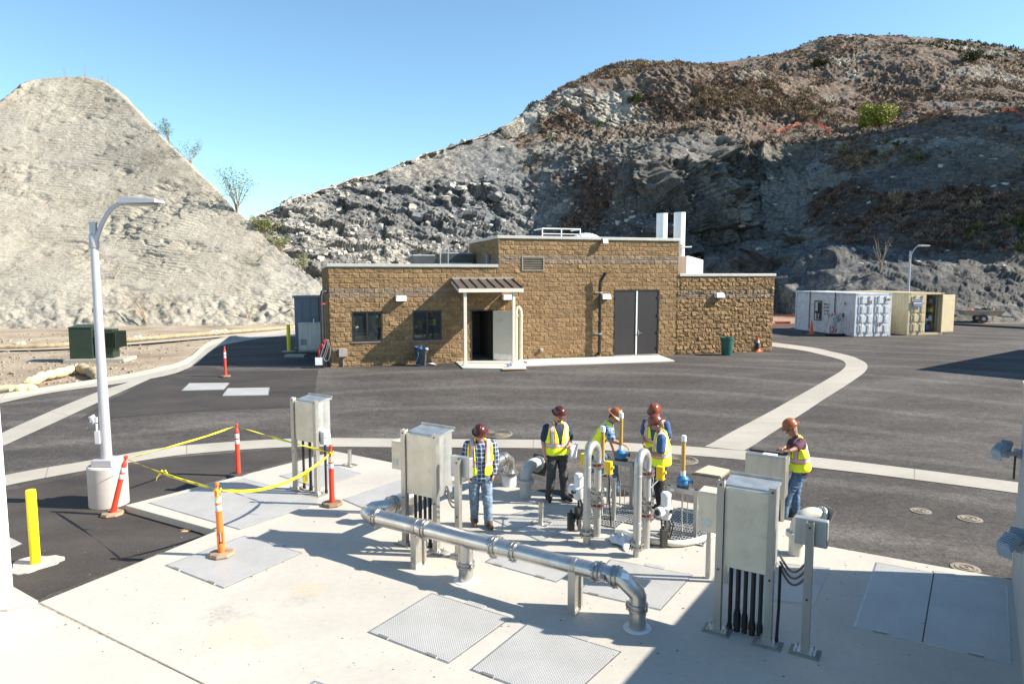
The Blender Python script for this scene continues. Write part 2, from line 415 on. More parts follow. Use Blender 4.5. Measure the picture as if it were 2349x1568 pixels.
# ================================================================ terrain (mound on the left, quarried hill behind)
def interp(poly, u): a = np.array(poly, float); return np.interp(u, a[:, 0], a[:, 1])
def relief(rows, us, nsub):
    """rows: list of (V-polyline, depth-polyline); lofted in world space on columns us"""
    cols = []
    L = []
    for vp, dp in rows:
        v = interp(vp, us); d = interp(dp, us); a, b = us-CX, -(v-CY)
        ry = FF*math.cos(TH)+b*math.sin(TH); rz = -FF*math.sin(TH)+b*math.cos(TH); t = d/ry
        L.append(np.stack([a*t, d, CAMZ+rz*t], 1))
    out = []
    for i in range(len(L)-1):
        for k in range(nsub[i]): out.append(L[i]+(L[i+1]-L[i])*(k/nsub[i]))
    out.append(L[-1]); return np.stack(out, 0)
def gridfaces(nr, nc):
    i = np.arange(nr-1)[:, None]*nc+np.arange(nc-1)[None, :]
    return np.stack([i, i+1, i+nc+1, i+nc], -1).reshape(-1, 4)
def gnormals(A):
    du = np.gradient(A, axis=1); dv = np.gradient(A, axis=0); n = np.cross(du, dv)
    n /= np.linalg.norm(n, axis=2, keepdims=True)+1e-9; return n
def smooth_rows(A, it):
    for _ in range(it): A[1:-1] = (A[:-2]+2*A[1:-1]+A[2:])/4
    return A
# ---- mound
us = np.linspace(-700, 800, 620)
def cst(c): return [(0, c)]
m_toe_v = [(-700, 830), (0, 768), (300, 757), (500, 745), (650, 735), (720, 728), (800, 722)]
m_crest = [(-700, 640), (-200, 360), (0, 236), (50, 190), (75, 178), (110, 174), (160, 174), (200, 180), (236, 188), (262, 208), (300, 243), (360, 305), (400, 345), (450, 395), (500, 440), (540, 480), (590, 530), (640, 570), (680, 602), (715, 630), (735, 655), (800, 712)]
toe_d = [(-700, 40), (0, 47), (400, 50), (650, 52), (800, 53)]
cre_d = [(float(u_), float((4.4+interp(toe_d, u_))/(1-(631-interp(m_crest, u_))/1566.)+1.5)) for u_ in np.linspace(-700, 800, 60)]
def mixp(f, dv=0):  # polyline between toe and crest
    uu = us
    return list(zip(uu, interp(m_toe_v, uu)*(1-f)+interp(m_crest, uu)*f+dv)), list(zip(uu, interp(toe_d, uu)*(1-f)+interp(cre_d, uu)*f))
r0 = (list(zip(us, interp(m_toe_v, us)+25)), list(zip(us, interp(toe_d, us)-1.)))
foot = (m_toe_v, toe_d)
f1 = mixp(.07, 2); f1 = (f1[0], list(zip(us, interp(toe_d, us)+1.0)))
rows = [r0, foot, f1, mixp(.35, 3), mixp(.7, 2), (m_crest, cre_d)]
back = (list(zip(us, interp(m_crest, us)+6)), list(zip(us, interp(cre_d, us)+4)))
back2 = (list(zip(us, interp(m_crest, us)*0+720)), list(zip(us, interp(cre_d, us)+35)))
rows += [back, back2]
A = relief(rows, us, [4, 20, 140, 160, 140, 8, 14]); A = smooth_rows(A, 6)
for _ in range(10): A[:, 1:-1] = (A[:, :-2]+2*A[:, 1:-1]+A[:, 2:])/4
nr, nc = A.shape[:2]; Pn = A.reshape(-1, 3).copy(); N = gnormals(A).reshape(-1, 3)
if N[nr//2*nc, 1] > 0: N = -N
jj = np.repeat(np.arange(nr), nc)/nr
disp = .30*fbm(Pn*.05, 3, 3)+.10*fbm(Pn*.35*np.array((1, 1, 1.6)), 4, 11)
# eroded ledges and shallow slump scars
sl = fbm(Pn*np.array((.16, .16, .42))+5, 4, 21)
disp += -.45*np.clip(sl-.45, 0, 1)-.30*np.clip(fbm(Pn*np.array((.55, .55, 1.9)), 4, 31)-.55, 0, 1)
ck = fbm(Pn*np.array((.35, .35, .9))+11, 4, 33, ridged=True); ckm = np.clip(fbm(Pn*.1+3, 2, 34)*1.5, 0, 1); disp += -.22*ckm*np.clip(ck-.75, 0, 1)*2
rl = np.clip((Pn[:, 2]-1.2)/1.2, 0, 1)
toe_w = np.exp(-((Pn[:, 2]-1.6)/1.3)**2)
w1, w2, wr, wp = worley(Pn*np.array((.9, .9, .6)), 5)
disp += toe_w*(.35*(w2-w1)-.2+.25*fbm(Pn*1.1, 3, 41))
# tracked-machine cleat ripples
ph = Pn[:, 2]*1.25+Pn[:, 1]*.4+.9*fbm(Pn*.12, 3, 61)+.035*Pn[:, 0]
ripm = np.clip(.7+1.1*fbm(Pn*.3, 3, 71), 0, 1)*rl
disp += .036*ripm*np.sin(ph*2*math.pi/.36)*1.0
side = np.clip((us-480)/200, 0, 1)[None, :]*np.ones((nr, 1)); side = side.ravel()
disp += side*.25*fbm(Pn*.9, 3, 81)
disp += .16*fbm(Pn*np.array((.5, .12, .12)), 4, 83)*np.clip(.4+fbm(Pn*.06, 2, 84), 0, 1)+.10*np.clip(fbm(Pn*np.array((1.2, 1.2, 2.2)), 3, 85)-.2, 0, 1)
Pm = Pn+N*disp[:, None]
grey = np.clip(.5+.8*fbm(Pn*.12, 4, 91)+side*.6-.35, 0, 1)
def mound_mat():
    m, t, b = newmat('mound_rock'); v = geo_pos(t)
    ga = _n(t, 'ShaderNodeAttribute', attribute_name='grey').outputs['Fac']
    c = ramp(t, noise(t, v, .22, 8, .65), [(.3, (.30, .265, .21)), (.5, (.37, .335, .275)), (.72, (.45, .415, .34))])
    c = mix(t, math_(t, 'MULTIPLY', ga, .65), c, (.27, .265, .25))
    pale = ramp(t, noise(t, vscale(t, v, (1, 1, 2.2)), .33, 9, .7), [(.62, 0.), (.72, .6)])
    c = mix(t, pale, c, (.56, .50, .40))
    g = noise(t, v, 3.2, 9, .75)
    c = mix(t, .8, c, ramp(t, g, [(.28, .62), (.72, 1.3)]), 'MULTIPLY')
    t.links.new(c, b.inputs['Base Color']); b.inputs['Roughness'].default_value = .95; b.inputs['Specular IOR Level'].default_value = .1
    wv = _n(t, 'ShaderNodeTexWave', bands_direction='Z'); wv.inputs['Scale'].default_value = 1.1; wv.inputs['Distortion'].default_value = 5
    wv.inputs['Detail'].default_value = 4; wv.inputs['Detail Scale'].default_value = 1.2; t.links.new(v, wv.inputs['Vector'])
    b1 = bump(t, b, g, .75, .25); bump(t, b, noise(t, vscale(t, v, (1, 1, 3)), 1.1, 8, .7), .5, .5, b1); return m
mo = npmesh('hill_mound', Pm, gridfaces(nr, nc)[:, ::-1], mound_mat(), attrs={'grey': grey}); T(mo, kind='structure')

# ---- quarried hill
us = np.linspace(330, 2900, 1150)
crest = [(330, 600), (560, 512), (600, 490), (650, 468), (700, 447), (790, 415), (860, 400), (940, 368), (980, 352), (1040, 336), (1090, 316), (1120, 305), (1150, 293), (1200, 262), (1250, 230), (1290, 205), (1330, 190), (1380, 170), (1430, 157), (1520, 149), (1600, 147), (1700, 140), (1790, 130), (1830, 118), (1860, 104), (1900, 92), (1950, 84), (2000, 80), (2100, 84), (2200, 92), (2349, 108), (2900, 60)]
crest_d = [(330, 84), (600, 96), (900, 110), (1150, 122), (1200, 140), (1330, 165), (1600, 180), (1900, 195), (2349, 190), (2900, 170)]
toe_v2 = [(330, 705), (1200, 700), (1500, 698), (1640, 705), (1800, 725), (2000, 735), (2349, 742), (2900, 760)]
toe_d2 = [(330, 76), (1200, 86), (1450, 84), (1560, 86), (1680, 88), (1760, 74), (1850, 60), (2000, 56), (2349, 53), (2900, 48)]
# low shelf then cliff
lowv = [(330, 690), (1200, 665), (1500, 650), (1620, 655), (1700, 608), (1800, 596), (1900, 600), (2000, 640), (2200, 640), (2349, 640), (2900, 640)]
lowd = [(330, 78), (1200, 89), (1500, 86), (1620, 93), (1700, 80), (1800, 72), (1900, 66), (2000, 62), (2349, 60), (2900, 56)]
shv = [(330, 680), (1200, 640), (1500, 600), (1620, 612), (1700, 602), (1800, 588), (1850, 580), (1920, 540), (2100, 500), (2349, 450), (2900, 380)]
shd = [(330, 79), (1200, 91), (1500, 88), (1600, 96), (1700, 99), (1800, 94), (1860, 86), (1920, 80), (2100, 76), (2349, 74), (2900, 70)]
midv = [(330, 640), (700, 560), (1000, 500), (1190, 470), (1250, 460), (1420, 400), (1500, 372), (1560, 380), (1605, 420), (1640, 480), (1720, 500), (1850, 480), (1950, 430), (2100, 420), (2349, 390), (2900, 330)]
midd = [(330, 80), (700, 90), (1000, 99), (1190, 106), (1250, 106), (1420, 100), (1500, 96), (1560, 97), (1605, 99), (1625, 104), (1720, 106), (1850, 100), (1950, 93), (2100, 86), (2349, 82), (2900, 76)]
b1v = [(330, 615), (700, 480), (860, 425), (1000, 385), (1130, 345), (1190, 340), (1210, 345), (1300, 352), (1400, 345), (1500, 335), (1600, 328), (1700, 332), (1830, 330), (1950, 326), (2050, 345), (2200, 335), (2349, 325), (2900, 260)]
b1d = [(330, 82), (700, 96), (1000, 112), (1150, 119), (1200, 120), (1300, 116), (1400, 115), (1600, 112), (1800, 113), (1950, 108), (2050, 97), (2200, 94), (2349, 90), (2900, 84)]
b2v = [(330, 607), (700, 460), (860, 410), (1000, 362), (1130, 318), (1190, 322), (1300, 326), (1400, 322), (1600, 318), (1830, 316), (1950, 312), (2050, 312), (2200, 300), (2349, 282), (2900, 200)]
b2d = [(330, 83), (700, 99), (1000, 114), (1150, 121), (1200, 128), (1300, 131), (1600, 130), (1800, 130), (1950, 126), (2100, 118), (2349, 112), (2900, 100)]
c1v = [(330, 604), (700, 453), (860, 404), (1000, 352), (1130, 306), (1180, 285), (1250, 252), (1330, 215), (1450, 205), (1560, 200), (1720, 205), (1800, 225), (1880, 240), (1960, 250), (2100, 240), (2349, 240), (2900, 150)]
c1d = [(330, 83.5), (700, 100), (1000, 115), (1150, 122), (1200, 133), (1330, 139), (1600, 140), (1900, 146), (2349, 136), (2900, 120)]
rows = [(list(zip(us, interp(toe_v2, us)+30)), list(zip(us, interp(toe_d2, us)-2))), (toe_v2, toe_d2), (lowv, lowd), (shv, shd), (midv, midd), (b1v, b1d), (b2v, b2d), (c1v, c1d), (crest, crest_d)]
rows += [(list(zip(us, interp(crest, us)+10)), list(zip(us, interp(crest_d, us)+12))), (list(zip(us, interp(crest, us)+60)), list(zip(us, interp(crest_d, us)+70)))]
A = relief(rows, us, [3, 30, 50, 120, 120, 34, 130, 140, 6, 10]); A = smooth_rows(A, 5)
A[:, 1:-1] = (A[:, :-2]+2*A[:, 1:-1]+A[:, 2:])/4
nr, nc = A.shape[:2]; Q = A.reshape(-1, 3).copy(); N = gnormals(A).reshape(-1, 3)
if N[nr//2*nc+nc//2, 1] > 0: N = -N
uu = np.tile(us, nr); steep = 1-np.clip(N[:, 2], 0, 1)
vimg = CY-((Q[:, 2]-CAMZ)*math.cos(TH)+Q[:, 1]*math.sin(TH))*0  # placeholder, image row computed below
dz = Q[:, 2]-CAMZ; fy = Q[:, 1]*math.cos(TH)-dz*math.sin(TH); vv = CY-FF*(Q[:, 1]*math.sin(TH)+dz*math.cos(TH))/fy
left = np.clip((1230-uu)/60, 0, 1)
cw = np.clip((steep-.38)/.25, 0, 1)
Lfade = np.clip((uu-560)/300, .25, 1)
d = 3.2*fbm(Q*.028, 4, 2)*(1-.75*left)
# buttresses / gullies running down the faces
gl = fbm(Q*np.array((.11, .11, .03))+3, 4, 12, ridged=True)
d += cw*(1-.8*left)*1.8*gl
f1_, f2_, fr, fp = worley(Q*np.array((.16, .16, .11)), 3)
rk = np.clip(cw+.1, 0, 1)
d += (1-.6*left)*rk*1.6*(fr-.5)+(1-.6*left)*rk*3.4*(fp@np.array((.7, .2, .6)))
g1, g2, grr, gpp = worley(Q*np.array((.5, .5, .42))+9, 6)
tf1, tf2, tfr, tfp = worley(Q*np.array((.30, .30, .09))+20, 15); d += (1-.8*left)*cw*(1.3*(tfr-.5)+2.2*tfp[:, 0])
lw1, lw2, lwr, lwp = worley(Q*np.array((.22, .22, .75))+30, 16); d += left*np.clip((vv-400)/40, 0, 1)*.9*((lwr-.5)+lwp@np.array((.5, 0, .5)))
d += 1.5*rk*((grr-.5)*.6+gpp@np.array((.8, .1, .6)))*(.35+.65*(1-left))
h1, h2, hr, hp = worley(Q*1.15+4, 9)
rub = np.clip(.45+1.1*fbm(Q*.07, 3, 55), 0, 1)
rub = np.where(uu < 1230, np.clip((vv-395-.0*uu)/60, 0, 1), rub)
d += rub*(1-.55*left)*(.50*((hr-.5)*.8+hp@np.array((.7, .1, .5))))
bl_ = np.exp(-((vv-445)/28)**2)*np.exp(-((uu-1085)/110)**2)+.6*np.exp(-((vv-500)/35)**2)*np.exp(-((uu-1050)/160)**2)
k1, k2, kr, kp = worley(Q*np.array((.42, .42, .6))+1, 29)
d += bl_*1.6*((kr-.4)+kp@np.array((.4, 0, .6)))
d += .38*fbm(Q*.55, 4, 77)
# keep the toe and the crest quiet
jr = np.repeat(np.arange(nr), nc); d *= np.clip(jr/25., 0, 1)
cr_ = np.abs(jr-(nr-17)); d *= np.where(uu < 1160, np.clip(cr_/60., .12, 1), np.clip(cr_/30., .35, 1))
Qm = Q+N*d[:, None]
# brush mask by place, fresh grey rock mask
fb = fbm(Q*.09, 4, 101)
up = np.clip((340-vv)/40, 0, 1)*np.clip((uu-1180)/80, 0, 1)
rt = np.clip((uu-1860)/80, 0, 1)*np.clip((vv-430)/40, 0, 1)*np.clip((600-vv)/40, 0, 1)
midb = np.exp(-((vv-400)/60)**2)*np.clip((uu-1280)/60, 0, 1)*np.clip((1620-uu)/40, 0, 1)
brush = np.clip(.25+.7*fb+.62*up+.75*rt+.35*midb-.75*left-.5*cw*(1-up), 0, 1)
brush = np.where((uu > 1180) & (np.abs(vv-330) < 12), np.maximum(brush, .6), brush)
pale = np.clip(.8*fbm(Q*.06+8, 4, 111)+.1, 0, 1)
pale = np.maximum(pale, np.exp(-(((uu-1815)-(vv-420)*.7)/14)**2)*np.clip((vv-395)/10, 0, 1)*np.clip((520-vv)/50, 0, 1))
pale = np.maximum(pale, .9*np.exp(-((vv-575)/16)**2)*np.exp(-((uu-880)/170)**2)*(fbm(Q*.5, 3, 5) > -.1))
cliff_shade = .38*np.clip((vv-335)/50, 0, 1)*np.clip((uu-1240)/80, 0, 1)  # shade on the lower cliff, painted into the rock colour
blue = np.clip(.3+.8*fbm(Q*.05+2, 3, 121)+.6*left*np.clip((vv-400)/50, 0, 1), 0, 1)
def hill_mat():
    m, t, b = newmat('quarry_rock'); v = geo_pos(t)
    at_ = lambda k: _n(t, 'ShaderNodeAttribute', attribute_name=k).outputs['Fac']
    ns = noise(t, v, .35, 10, .7)
    c = ramp(t, ns, [(.3, (.13, .114, .095)), (.46, (.25, .222, .182)), (.6, (.36, .325, .27)), (.75, (.47, .43, .36))])
    cb = ramp(t, noise(t, v, .9, 10, .72), [(.3, (.08, .082, .086)), (.48, (.19, .193, .195)), (.62, (.30, .30, .29)), (.75, (.48, .47, .43))])
    c = mix(t, at_('blue'), c, cb)
    pn = ramp(t, math_(t, 'ADD', math_(t, 'MULTIPLY', at_('pale'), .55), math_(t, 'MULTIPLY', noise(t, v, .75, 9, .7), .75)), [(.56, 0.), (.66, .8)])
    c = mix(t, pn, c, (.47, .44, .38))
    bn = ramp(t, math_(t, 'ADD', math_(t, 'MULTIPLY', at_('brush'), .7), math_(t, 'MULTIPLY', noise(t, v, .55, 9, .75), .8)), [(.70, 0.), (.82, .9)])
    cbr = ramp(t, noise(t, v, 1.3, 6, .7), [(.3, (.068, .05, .041)), (.5, (.15, .108, .083)), (.66, (.30, .245, .19))])
    c = mix(t, bn, c, cbr)
    c = mix(t, at_('cliff_shade'), c, (.035, .038, .045))
    g = noise(t, v, 1.6, 12, .8)
    c = mix(t, .9, c, ramp(t, g, [(.32, .45), (.5, 1.), (.7, 1.65)]), 'MULTIPLY')
    dn = _n(t, 'ShaderNodeTexNoise'); dn.inputs['Scale'].default_value = 1.5; dn.inputs['Detail'].default_value = 5; t.links.new(v, dn.inputs['Vector'])
    dv_ = _n(t, 'ShaderNodeVectorMath', operation='MULTIPLY_ADD'); t.links.new(dn.outputs['Color'], dv_.inputs[0]); dv_.inputs[1].default_value = (.9, .9, .9); t.links.new(vscale(t, v, (1, 1, 1.5)), dv_.inputs[2])
    for sc_v, wd_, am in ((.55, .05, .55), (1.7, .07, .5)):
        ve = _n(t, 'ShaderNodeTexVoronoi', feature='DISTANCE_TO_EDGE'); ve.inputs['Scale'].default_value = sc_v; t.links.new(dv_.outputs[0], ve.inputs['Vector'])
        ck_ = math_(t, 'MULTIPLY', ramp(t, ve.outputs['Distance'], [(0, 1.), (wd_, 0.)]), am); ck_ = math_(t, 'MULTIPLY', ck_, math_(t, 'SUBTRACT', 1., math_(t, 'MULTIPLY', at_('brush'), .8))); c = mix(t, ck_, c, (.05, .046, .042))
    t.links.new(c, b.inputs['Base Color']); b.inputs['Roughness'].default_value = .95; b.inputs['Specular IOR Level'].default_value = .1
    vo = _n(t, 'ShaderNodeTexVoronoi', feature='F1'); vo.inputs['Scale'].default_value = .9; t.links.new(v, vo.inputs['Vector'])
    b1 = bump(t, b, g, .9, .6); bump(t, b, vo.outputs['Distance'], .35, .5, b1); return m
hl = npmesh('hill', Qm, gridfaces(nr, nc)[:, ::-1], hill_mat(), smooth=True, attrs={'brush': brush, 'pale': pale, 'blue': blue, 'cliff_shade': cliff_shade}); T(hl, kind='structure')
HILL = Qm.reshape(nr, nc, 3); HUS = us; HVV = vv.reshape(nr, nc); HBR = brush.reshape(nr, nc); HLEFT = left.reshape(nr, nc); HCW = cw.reshape(nr, nc)
# ---- the hill goes on to the right, outside the picture, its ridge shaped to shade the quarry floor
xg = np.linspace(62, 330, 110); yg = np.linspace(20, 260, 110); X, Y = np.meshgrid(xg, yg)
def ss(a, b, x): q = np.clip((x-a)/(b-a), 0, 1); return q*q*(3-2*q)
ridge = 18+66*ss(46, 64, Y)-52*ss(98, 120, Y)
H = ridge*ss(72, 122, X)*(1-.5*ss(200, 330, X))+3*ss(46, 60, Y)-2
Z = H+2.5*fbm(np.stack([X.ravel()*.06, Y.ravel()*.06, X.ravel()*0], 1), 5, 8).reshape(X.shape)*ss(75, 100, X)
V = np.stack([X, Y, Z], -1).reshape(-1, 3); nn = len(V)
z0 = np.zeros(nn)
hr_ = npmesh('hill_ridge', V, gridfaces(110, 110), MC.get('q') or bpy.data.materials['quarry_rock'], attrs={'brush': z0+.7, 'pale': z0, 'blue': z0}); T(hr_, kind='structure')

# ---------------------------------------------------------------- brush, rubble and boulders on the hill
rs = np.random.RandomState(3)
def scatter_idx(wgt, n):
    p = wgt.ravel()/wgt.sum(); return rs.choice(len(p), n, p=p)
HN = gnormals(HILL); 
if HN[HILL.shape[0]//2, HILL.shape[1]//2, 1] > 0: HN = -HN
inner = np.zeros(HILL.shape[:2]); inner[34:-6] = 1
def brushmat(name, a, b_, c_):
    m, t, b = newmat(name); v = geo_pos(t)
    t.links.new(ramp(t, noise(t, v, .8, 4), [(.35, a), (.5, b_), (.65, c_)]), b.inputs['Base Color']); b.inputs['Roughness'].default_value = .9; b.inputs['Specular IOR Level'].default_value = .1; return m
def tufts(name, idx, smin, smax, nb, mt, hgt=1., lean=.0):
    base = HILL.reshape(-1, 3)[idx]; n = len(idx); sz = rs.uniform(smin, smax, n)**1.0
    V = []; 
    th = rs.uniform(0, 2*np.pi, (n, nb)); el = rs.uniform(.05, 1.45, (n, nb)); rr = rs.uniform(.45, 1., (n, nb))*sz[:, None]
    d = np.stack([np.cos(th)*np.cos(el), np.sin(th)*np.cos(el), np.sin(el)*hgt], -1)
    c = base[:, None, :]+d*rr[..., None]*.55+np.array((0, 0, -.05))
    u_ = rs.normal(size=(n, nb, 3)); w_ = rs.normal(size=(n, nb, 3)); u_ /= np.linalg.norm(u_, axis=-1, keepdims=True); w_ /= np.linalg.norm(w_, axis=-1, keepdims=True)
    q = (sz*.32)[:, None, None]
    V = np.stack([c-u_*q*.5, c+u_*q*.5, c+d*q*1.1+w_*q*.35], 2).reshape(-1, 3)
    F = np.arange(len(V)).reshape(-1, 3)
    return npmesh(name, V, F, mt, smooth=False)
wb = np.clip(HBR-.25, 0, 1)**1.5*inner*(fbm(Qm*.16, 3, 45).reshape(HBR.shape) > 0); wb[:, HUS > 2500] = 0
BR1 = brushmat('dry_brush', (.07, .048, .04), (.15, .10, .076), (.27, .2, .15)); BR2 = brushmat('dry_grass', (.16, .11, .065), (.26, .19, .12), (.33, .26, .17)); BR3 = brushmat('green_brush', (.035, .045, .018), (.07, .085, .03), (.12, .13, .05))
T(tufts('dry_brush', scatter_idx(wb, 9500), .25, .95, 22, BR1), kind='stuff')
T(tufts('dry_grass', scatter_idx(wb*(fbm(Qm*.1, 3, 44).reshape(wb.shape) > .05), 6000), .3, .9, 12, BR2, 1.3), kind='stuff')
wg = inner*np.clip(HBR-.2, 0, 1)*(fbm(Qm*.045, 2, 64).reshape(wb.shape) > .1)+.0
T(tufts('green_brush', scatter_idx(wg*np.where(HVV < 190, 2, np.where(HVV > 430, 1, .25)), 700), .5, 1.5, 20, BR3), kind='stuff')
def rocks(name, idx, smin, smax, mt, pw=2.2, flat=.8):
    base = HILL.reshape(-1, 3)[idx]; n = len(idx); sz = smin+(smax-smin)*rs.uniform(0, 1, n)**pw
    cube = np.array([(x, y, z) for z in (-1, 1) for x, y in ((-1, -1), (1, -1), (1, 1), (-1, 1))], float)*.5
    V = cube[None]*(1+rs.uniform(-.45, .45, (n, 8, 3)))
    an = rs.uniform(0, np.pi, n); ca, sa_ = np.cos(an), np.sin(an); tl = rs.uniform(-.7, .7, n); ct, st_ = np.cos(tl), np.sin(tl)
    x = V[..., 0]*ca[:, None]-V[..., 1]*sa_[:, None]; y = V[..., 0]*sa_[:, None]+V[..., 1]*ca[:, None]; z = V[..., 2]*flat
    y, z = y*ct[:, None]-z*st_[:, None], y*st_[:, None]+z*ct[:, None]
    V = np.stack([x, y, z], -1)*sz[:, None, None]*np.array((1.25, 1, 1))+base[:, None]
    f = np.array([(3, 2, 1, 0), (4, 5, 6, 7), (0, 1, 5, 4), (1, 2, 6, 5), (2, 3, 7, 6), (3, 0, 4, 7)])
    F = (f[None]+np.arange(n)[:, None, None]*8).reshape(-1, 4); return npmesh(name, V.reshape(-1, 3), F, mt, smooth=False)
def rockmat(name, a, b_, c_):
    m, t, b = newmat(name); v = geo_pos(t)
    c = ramp(t, noise(t, v, 1.2, 8, .7), [(.32, a), (.5, b_), (.68, c_)]); t.links.new(c, b.inputs['Base Color']); b.inputs['Roughness'].default_value = .9
    b.inputs['Specular IOR Level'].default_value = .15; bump(t, b, noise(t, v, 4, 8, .75), .8, .15); return m
RK1 = rockmat('blue_grey_rubble', (.10, .103, .108), (.20, .205, .21), (.33, .33, .32)); RK2 = rockmat('pale_rubble', (.30, .28, .24), (.45, .42, .36), (.58, .55, .48))
Lf = (HUS[None, :] < 1260)*np.ones((HILL.shape[0], 1)); ok = inner*(HUS[None, :] > 560)
wr_ = ok*Lf*np.clip((HVV-400)/50, .0, 1)
wm_ = ok*(1-Lf)*(HUS[None, :] < 1640)*np.clip((HVV-400)/60, 0, 1)
T(rocks('rock_rubble', scatter_idx(wr_+.9*wm_, 7500), .05, .26, RK1), kind='stuff')
T(rocks('pale_rubble', scatter_idx(wr_*np.where(np.abs(HVV-565) < 30, 3, .6)+.5*wm_+.12*ok*(HUS[None, :] < 2349), 1700), .08, .62, RK2, 2.6, .7), kind='stuff')
bz = ok*np.exp(-((HVV-445)/22)**2)*np.exp(-((HUS[None, :]-1090)/75)**2)+.5*ok*np.exp(-((HVV-490)/25)**2)*np.exp(-((HUS[None, :]-1060)/120)**2)
T(rocks('boulder_field', scatter_idx(bz, 18), .5, 1.3, RK1, 1.6), kind='stuff')
T(rocks('pale_boulder_field', scatter_idx(bz+.02*wr_/100, 9), .4, 1.3, RK2, 1.6, .6), kind='stuff')
# ================================================================ masonry building
ZB = .62
A0 = at(759, 841, ZB); B0 = at(1769, 803.6, ZB)
tv = (B0-A0).normalized(); PHI = math.atan2(tv.y, tv.x); nv = Vector((-tv.y, tv.x, 0)); LW = (B0-A0).length
def wl(u, v, q=0.):
    """pixel -> wall coordinates (s, z) on the plane q metres behind the facade"""
    d = Vector(ray(u, v)); o = Vector((0, 0, CAMZ))-A0-nv*q
    t = -o.dot(nv)/d.dot(nv); p = o+d*t; return p.dot(tv), p.z
bld = E('brick_building', A0, PHI, 'tan split face block building with a raised middle and white parapet caps', 'building')
sM0 = wl(1143.5, 545)[0]; sM1 = wl(1557, 550)[0]
zL = wl(757, 611)[1]; zM = wl(1143.5, 546)[1]; zR = wl(1700, 633)[1]
print('building', A0, B0, PHI, LW, sM0, sM1, zL, zM, zR)
def block_mat():
    m, t, b = newmat('split_face_block'); v = obj_pos(t)
    at_ = lambda k: _n(t, 'ShaderNodeAttribute', attribute_name=k).outputs['Fac']
    c = ramp(t, noise(t, v, 7, 7, .7), [(.3, (.175, .110, .056)), (.52, (.258, .166, .088)), (.72, (.335, .225, .125))])
    ca = ramp(t, noise(t, v, 7, 7, .7), [(.3, (.165, .12, .085)), (.7, (.285, .215, .155))])
    c = mix(t, at_('band'), c, ca)
    c = mix(t, 1., c, ramp(t, at_('tone'), [(0, .80), (1, 1.16)]), 'MULTIPLY')
    c = mix(t, .7, c, ramp(t, noise(t, v, 26, 5, .75), [(.3, .7), (.7, 1.25)]), 'MULTIPLY')
    c = mix(t, math_(t, 'MULTIPLY', at_('joint'), .55), c, (.23, .165, .10))
    t.links.new(c, b.inputs['Base Color']); b.inputs['Roughness'].default_value = .95; b.inputs['Specular IOR Level'].default_value = .1
    bump(t, b, noise(t, v, 22, 7, .75), .7, .03); return m
BLK = block_mat(); CH = .2032; BLn = .4064
def block_wall(name, s0, s1, z0, z1, holes, parent, org=(0, 0), ax='x', amp=.024, half=False, seed=0, relief_=1.):
    """real chiselled relief: grid with mortar joints; ax x = facade, y = side wall going back"""
    st = .0254; ns = max(2, int(round((s1-s0)/st))); nz = max(2, int(round((z1-z0)/st)))
    S, Z = np.meshgrid(np.linspace(s0, s1, ns+1), np.linspace(z0, z1, nz+1)); s = S.ravel(); z = Z.ravel()
    row = np.floor(z/CH+1e-4); off = (row % 2)*BLn/2; bi = np.floor((s+off)/BLn+1e-4)
    lz = z-row*CH; ls = (s+off)-bi*BLn
    ed = np.minimum(np.minimum(lz, CH-lz), np.minimum(ls, BLn-ls))
    j = 1-np.clip((ed-.006)/.016, 0, 1)
    r1 = _h(row.astype(np.int64), bi.astype(np.int64), np.int64(seed), 1); r2 = _h(row.astype(np.int64), bi.astype(np.int64), np.int64(seed), 2); r3 = _h(row.astype(np.int64), bi.astype(np.int64), np.int64(seed), 3)
    Pq = np.stack([s*5.5, z*8, s*0+seed+r1*37], 1)
    rel = .5*fbm(Pq, 4, 3)+(r2-.5)*(ls/BLn-.5)*1.3+(r3-.5)*(lz/CH-.5)*1.5+.45+.35*r1
    w1_, w2_, wr_, wp_ = worley(np.stack([s*7, z*9, s*0+seed+row*3.1], 1), 5)
    rel += .6*(wp_[:, 0]*(r1-.3)+wp_[:, 1]*.5)
    y = -amp*relief_*np.clip(rel, 0, 2.2)*(1-j)
    v3 = np.stack([s, y, z], 1) if ax == 'x' else np.stack([y, s, z], 1)
    v3[:, 0] += org[0]; v3[:, 1] += org[1]
    Fq = gridfaces(nz+1, ns+1)
    if ax == 'y': Fq = Fq[:, ::-1]
    cs = s[Fq].mean(1); cz = z[Fq].mean(1); keep = np.ones(len(Fq), bool)
    for (a, b, c, d_) in holes: keep &= ~((cs > a) & (cs < b) & (cz > c) & (cz < d_))
    band = ((row == 13) | (row == 14)).astype(float)
    if half: band = ((row == half) | (row == half+1)).astype(float)
    return npmesh(name, v3, Fq[keep], BLK, parent, smooth=False, attrs={'joint': j, 'tone': r1, 'band': band})
def rect(u0, v0, u1, v1): a = wl(u0, v1); b = wl(u1, v0); c = wl((u0+u1)/2, v1); return (a[0], wl(u1, v1)[0], (a[1]+wl(u1, v1)[1])/2, (wl(u0, v0)[1]+b[1])/2)
W1 = rect(808, 713, 878, 783); W2 = rect(947, 711.6, 1013.7, 780); DR = rect(1080, 709.6, 1132.5, 831); DD = rect(1406.4, 664.8, 1509, 818); LV = rect(1196.6, 588.6, 1247.7, 621)
DR = (DR[0], DR[1], .04, DR[3]); DD = (DD[0], DD[1], .04, DD[3])
print('rects', W1, W2, DR, DD, LV)
bandL = int(wl(759, 678)[1]/CH)
bandM = int(wl(1300, 602)[1]/CH-.3); bandR = int(wl(1650, 674)[1]/CH-.3)
print('bands', bandL, bandM, bandR)
block_wall('wall', 0, sM0, -.1, zL, [W1, W2, DR], bld, half=bandL, seed=1)
